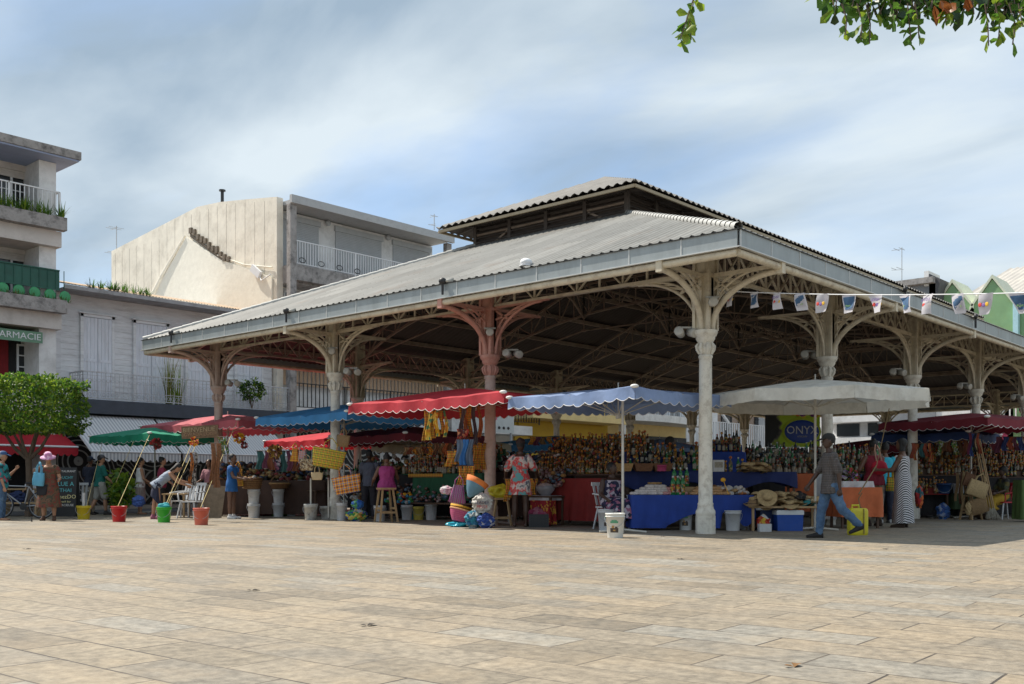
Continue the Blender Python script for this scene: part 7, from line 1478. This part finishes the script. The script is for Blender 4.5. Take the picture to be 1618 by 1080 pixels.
# bunting
ra, rb = at(1128, 17.75, 4.30), at(1900, 11.2, 3.10)
t = thing('bunting', 'white string of printed pennants crossing before the right facade of the hall', 'bunting'); RP = lambda u: ra.lerp(rb, u)+Vector((0, 0, -.09*4*u*(1-u)))
MB().tube([RP(i/30) for i in range(31)], .008, 5).build('string', whitepaint, t)
fw_ = mat('flag_white', (.62, .60, .64), .7, .08, 6, transl=.35); fb_ = mat('flag_blue', (.07, .15, .28), .7, .3, 8, transl=.3); fo = [mat('flag_red', (.60, .06, .05), .7), mat('flag_yellow', (.70, .42, .03), .7), mat('flag_purple', (.20, .12, .35), .7), mat('flag_green', (.25, .45, .12), .7)]
d_ = (rb-ra).normalized(); i = 0
for px in (1152, 1190, 1227, 1263, 1302, 1342, 1383, 1428, 1466, 1514, 1559, 1608, 1660, 1712):
    # solve for the point of the string seen at px
    u = min((k/400 for k in range(401)), key=lambda u: abs(809+1584*((RP(u)-Vector((CP[0], CP[1], CH))).dot(Vector((RT[0], RT[1], 0)))/(RP(u)-Vector((CP[0], CP[1], CH))).dot(Vector((FW[0], FW[1], 0))))-px))
    p = RP(u); h = .27; w_ = .215; sw = random.uniform(-.08, .08); tap = .62 if i > 5 else .88; b = MB(); V = []
    for r in range(6):
        tt = r/5
        for c in range(5): s_ = (c/4-.5)*w_*(1-(1-tap)*tt); V.append(Vector((s_+sw*tt, .03*sin(tt*3+i+c*.5), -h*tt)))
    F_ = [(r*5+c, r*5+c+1, r*5+c+6, r*5+c+5) for r in range(5) for c in range(4)]
    rz = math.atan2(d_.y, d_.x); b.add(V, F_, 0, True); fl = b.build('pennant', fw_, t, p, rz+random.uniform(-.15, .15))
    if i % 2: b = MB(); b.add([v+Vector((0, -.004, 0)) for v in [Vector((q.x*.8+sw*.0, q.y, q.z*.68-.035)) for q in V]], F_, 0, True); b.build('print', fb_, fl); text('Port', .05, fo[3], fl, (sw*.5, -.012, -.17), (pi/2, 0, 0), .001)
    else:
        text('usca', .085, fo[2], fl, (sw*.2, -.012-.03*sin(i), -.065), (pi/2, 0, 0), .001, sx=-1)
        for q, (x_, z_) in enumerate(((-.05, -.14), (.005, -.15), (.055, -.145))): MB().ell((x_+sw*.5, .03*sin(1.5+i)-.012, z_), (.028, .004, .03), 9, 5).build('print', (fo[0], fo[2], fo[1])[q], fl)
    i += 1
# overhanging tree: trunk out of frame on the right, twigs reach into the top of the picture
t = thing('overhanging_tree', 'tree branch with hanging green obovate leaves at the top right', 'tree', (0, 0, 0)); tr = at(1905, 10.5); b = MB(); b.tube([(tr.x, tr.y, 0), (tr.x, tr.y, 1.5), (tr.x+.1, tr.y, 3), (tr.x, tr.y+.1, 4.6)], [.26, .22, .19, .15], 12); top = Vector((tr.x, tr.y+.1, 4.6))
def W(px, py, D): return at(px, D, zat(py, D))
for q in ((1700, -90, 8), (1560, -55, 6.8), (1420, -45, 6.4), (1290, -60, 6.2), (1140, -70, 6.2), (1480, -160, 7.2)): e_ = W(*q); b.tube([top, top.lerp(e_, .5)+Vector((0, 0, .5)), e_], [.07, .04, .012], 7)
b.build('trunk', bark, t); lf = MB(); tw = MB()
def twig(pts, n, L_=.095, m=(0, 0, 1)):
    P_ = [W(*q) for q in pts]; tw.tube(P_, [.004]*len(P_), 5)
    for i in range(n):
        u = .15+.85*((i+random.random())/n); k = min(len(P_)-2, int(u*(len(P_)-1))); p = P_[k].lerp(P_[k+1], u*(len(P_)-1)-k); dd = (rv()*.9+Vector((0, 0, -.75))).normalized(); leaf(lf, p, dd, rv(), L_*random.uniform(.6, 1.15), L_*.52, random.choice(m))
twig([(1130, -60, 6.2), (1098, -10, 6.1), (1085, 30, 6.05), (1075, 60, 6)], 22); twig([(1098, -10, 6.1), (1090, 35, 6.1), (1092, 62, 6.05)], 11); twig([(1290, -40, 6.2), (1290, -5, 6.2)], 7)
for x in range(1318, 1640, 10):
    yb = 4+16*abs(sin(x*.021))+random.uniform(0, 14); twig([(x-10, -60, 6.5), (x+random.uniform(-8, 8), -15, 6.4), (x+random.uniform(-12, 12), yb, 6.3)], 15, .105, (0, 0, 1, 2, 0, 2))
for (x, y) in ((1336, 55), (1360, 62), (1374, 68), (1412, 30), (1440, 72), (1452, 60), (1494, 35), (1562, 72), (1578, 62), (1600, 70), (1615, 40)): twig([(x-6, 5, 6.2), (x+random.uniform(-4, 4), y*.55, 6.2), (x, y, 6.15)], 9, .085)
for x, y in ((1486, 8), (1500, 14), (1492, 22), (1476, 16), (1528, 2)):
    for k in range(3): leaf(lf, W(x, y-8, 6.2), rv()+Vector((0, 0, -.8)), rv(), .11, .06, 3)
lf.build('leaves', [leaf_a, leaf_b, leaf_c, leaf_r], t); tw.build('twigs', bark, t)
# ground litter
dry = plain('dry_leaf', (.20, .10, .03)); ash_ = plain('litter_dark', (.05, .04, .03))
for px, py, m_, lab in ((1255, 1055, dry, 'dry reddish leaf lying on the near paving'), (1076, 884, ash_, 'dark leaf on the paving below the corner column'), (1048, 848, ash_, 'flat dark scrap at the shade edge left of the corner column'), (1400, 868, ash_, 'dark scrap on the paving right of the walking man'), (398, 934, ash_, 'pale stained scrap on the left paving'), (40, 868, ash_, 'small dark leaf on the left paving'), (580, 990, ash_, 'dark seed pod on the near paving')):
    b = MB(); leaf(b, (0, 0, .004), (1, .3, .05), (0, 0, 1), .09, .05); leaf(b, (0, 0, .006), (-.4, 1, .1), (0, 0, 1), .05, .03); tag(b.build('fallen_leaf', m_, loc=gp(px, py)), lab, 'leaf')

# mixed clutter between the bottles and hanging from the canopy edges
for f, w_, n, lab, z in ((f4, w4, 90, 'dolls, spice jars and small bags squeezed between the bottles of the tall stand', 1.1), (f3, w3, 80, 'small bags and boxes squeezed between the bottles of the green cloth stand', 1.12), (f6, 2.1, 50, 'small boxes and bags between the rum bottles behind the walking man', .98), (f9, 1.5, 60, 'small bags and boxes between the jars right of the striped dress', 1.1)):
    packets(lab, f, -w_/2, w_/2, .1, z, n, gd+[_m['wrap_orange'], pk_w], .085, .62, .05)
for lab, px, py, D, n, w_, h, ms in (
    ('string of small madras purses hanging behind the tall bottle stand edge', 868, 690, 23.5, 7, 1.0, .22, [madras, _m['plum'], straw2]),
    ('dark bead strings hanging at the right end of the tall bottle stand', 925, 700, 22.0, 6, .4, .75, [_m['beads'], _m['plum'], _m['leaf_dark']]),
    ('small bags and dolls hanging beside the grey shirted man', 660, 706, 23.5, 6, .7, .22, [straw2, _m['rust'], madras]),
    ('woven pouches hanging left of the pink-lit column', 700, 700, 22.6, 4, .4, .3, [wick2, straw2, _m['madras_red']]),
    ('striped and dark cloths hanging at the left end of the right hand stall', 1456, 700, 24.5, 5, .5, .45, [_m['rust2'], _m['madras_red'], _m['teal_dark']]),
    ('seed necklaces hanging behind the brooms', 1510, 694, 25.0, 7, .9, .4, [_m['beads'], wick2, _m['rust']]),
    ('dark cloths hanging at the right picture edge', 1600, 690, 25.0, 6, .8, .4, [_m['plum'], _m['navy_rag'], _m['rust2']])):
    strips(lab, hp(px, py, D), n, w_, h, ms)

# madras wraps worn open at the hips of the tunic woman
tw_ = gp(822, 832)
strips('orange madras wrap hanging from the left hip of the tunic woman', tw_+Vector((-.19*RT[0]*1.3, -.19*RT[1]*1.3, .98)), 2, .20, .50, [madras]); strips('orange madras wrap hanging from the right hip of the tunic woman', tw_+Vector((.19*RT[0]*1.3, .19*RT[1]*1.3, .98)), 2, .16, .44, [madras])
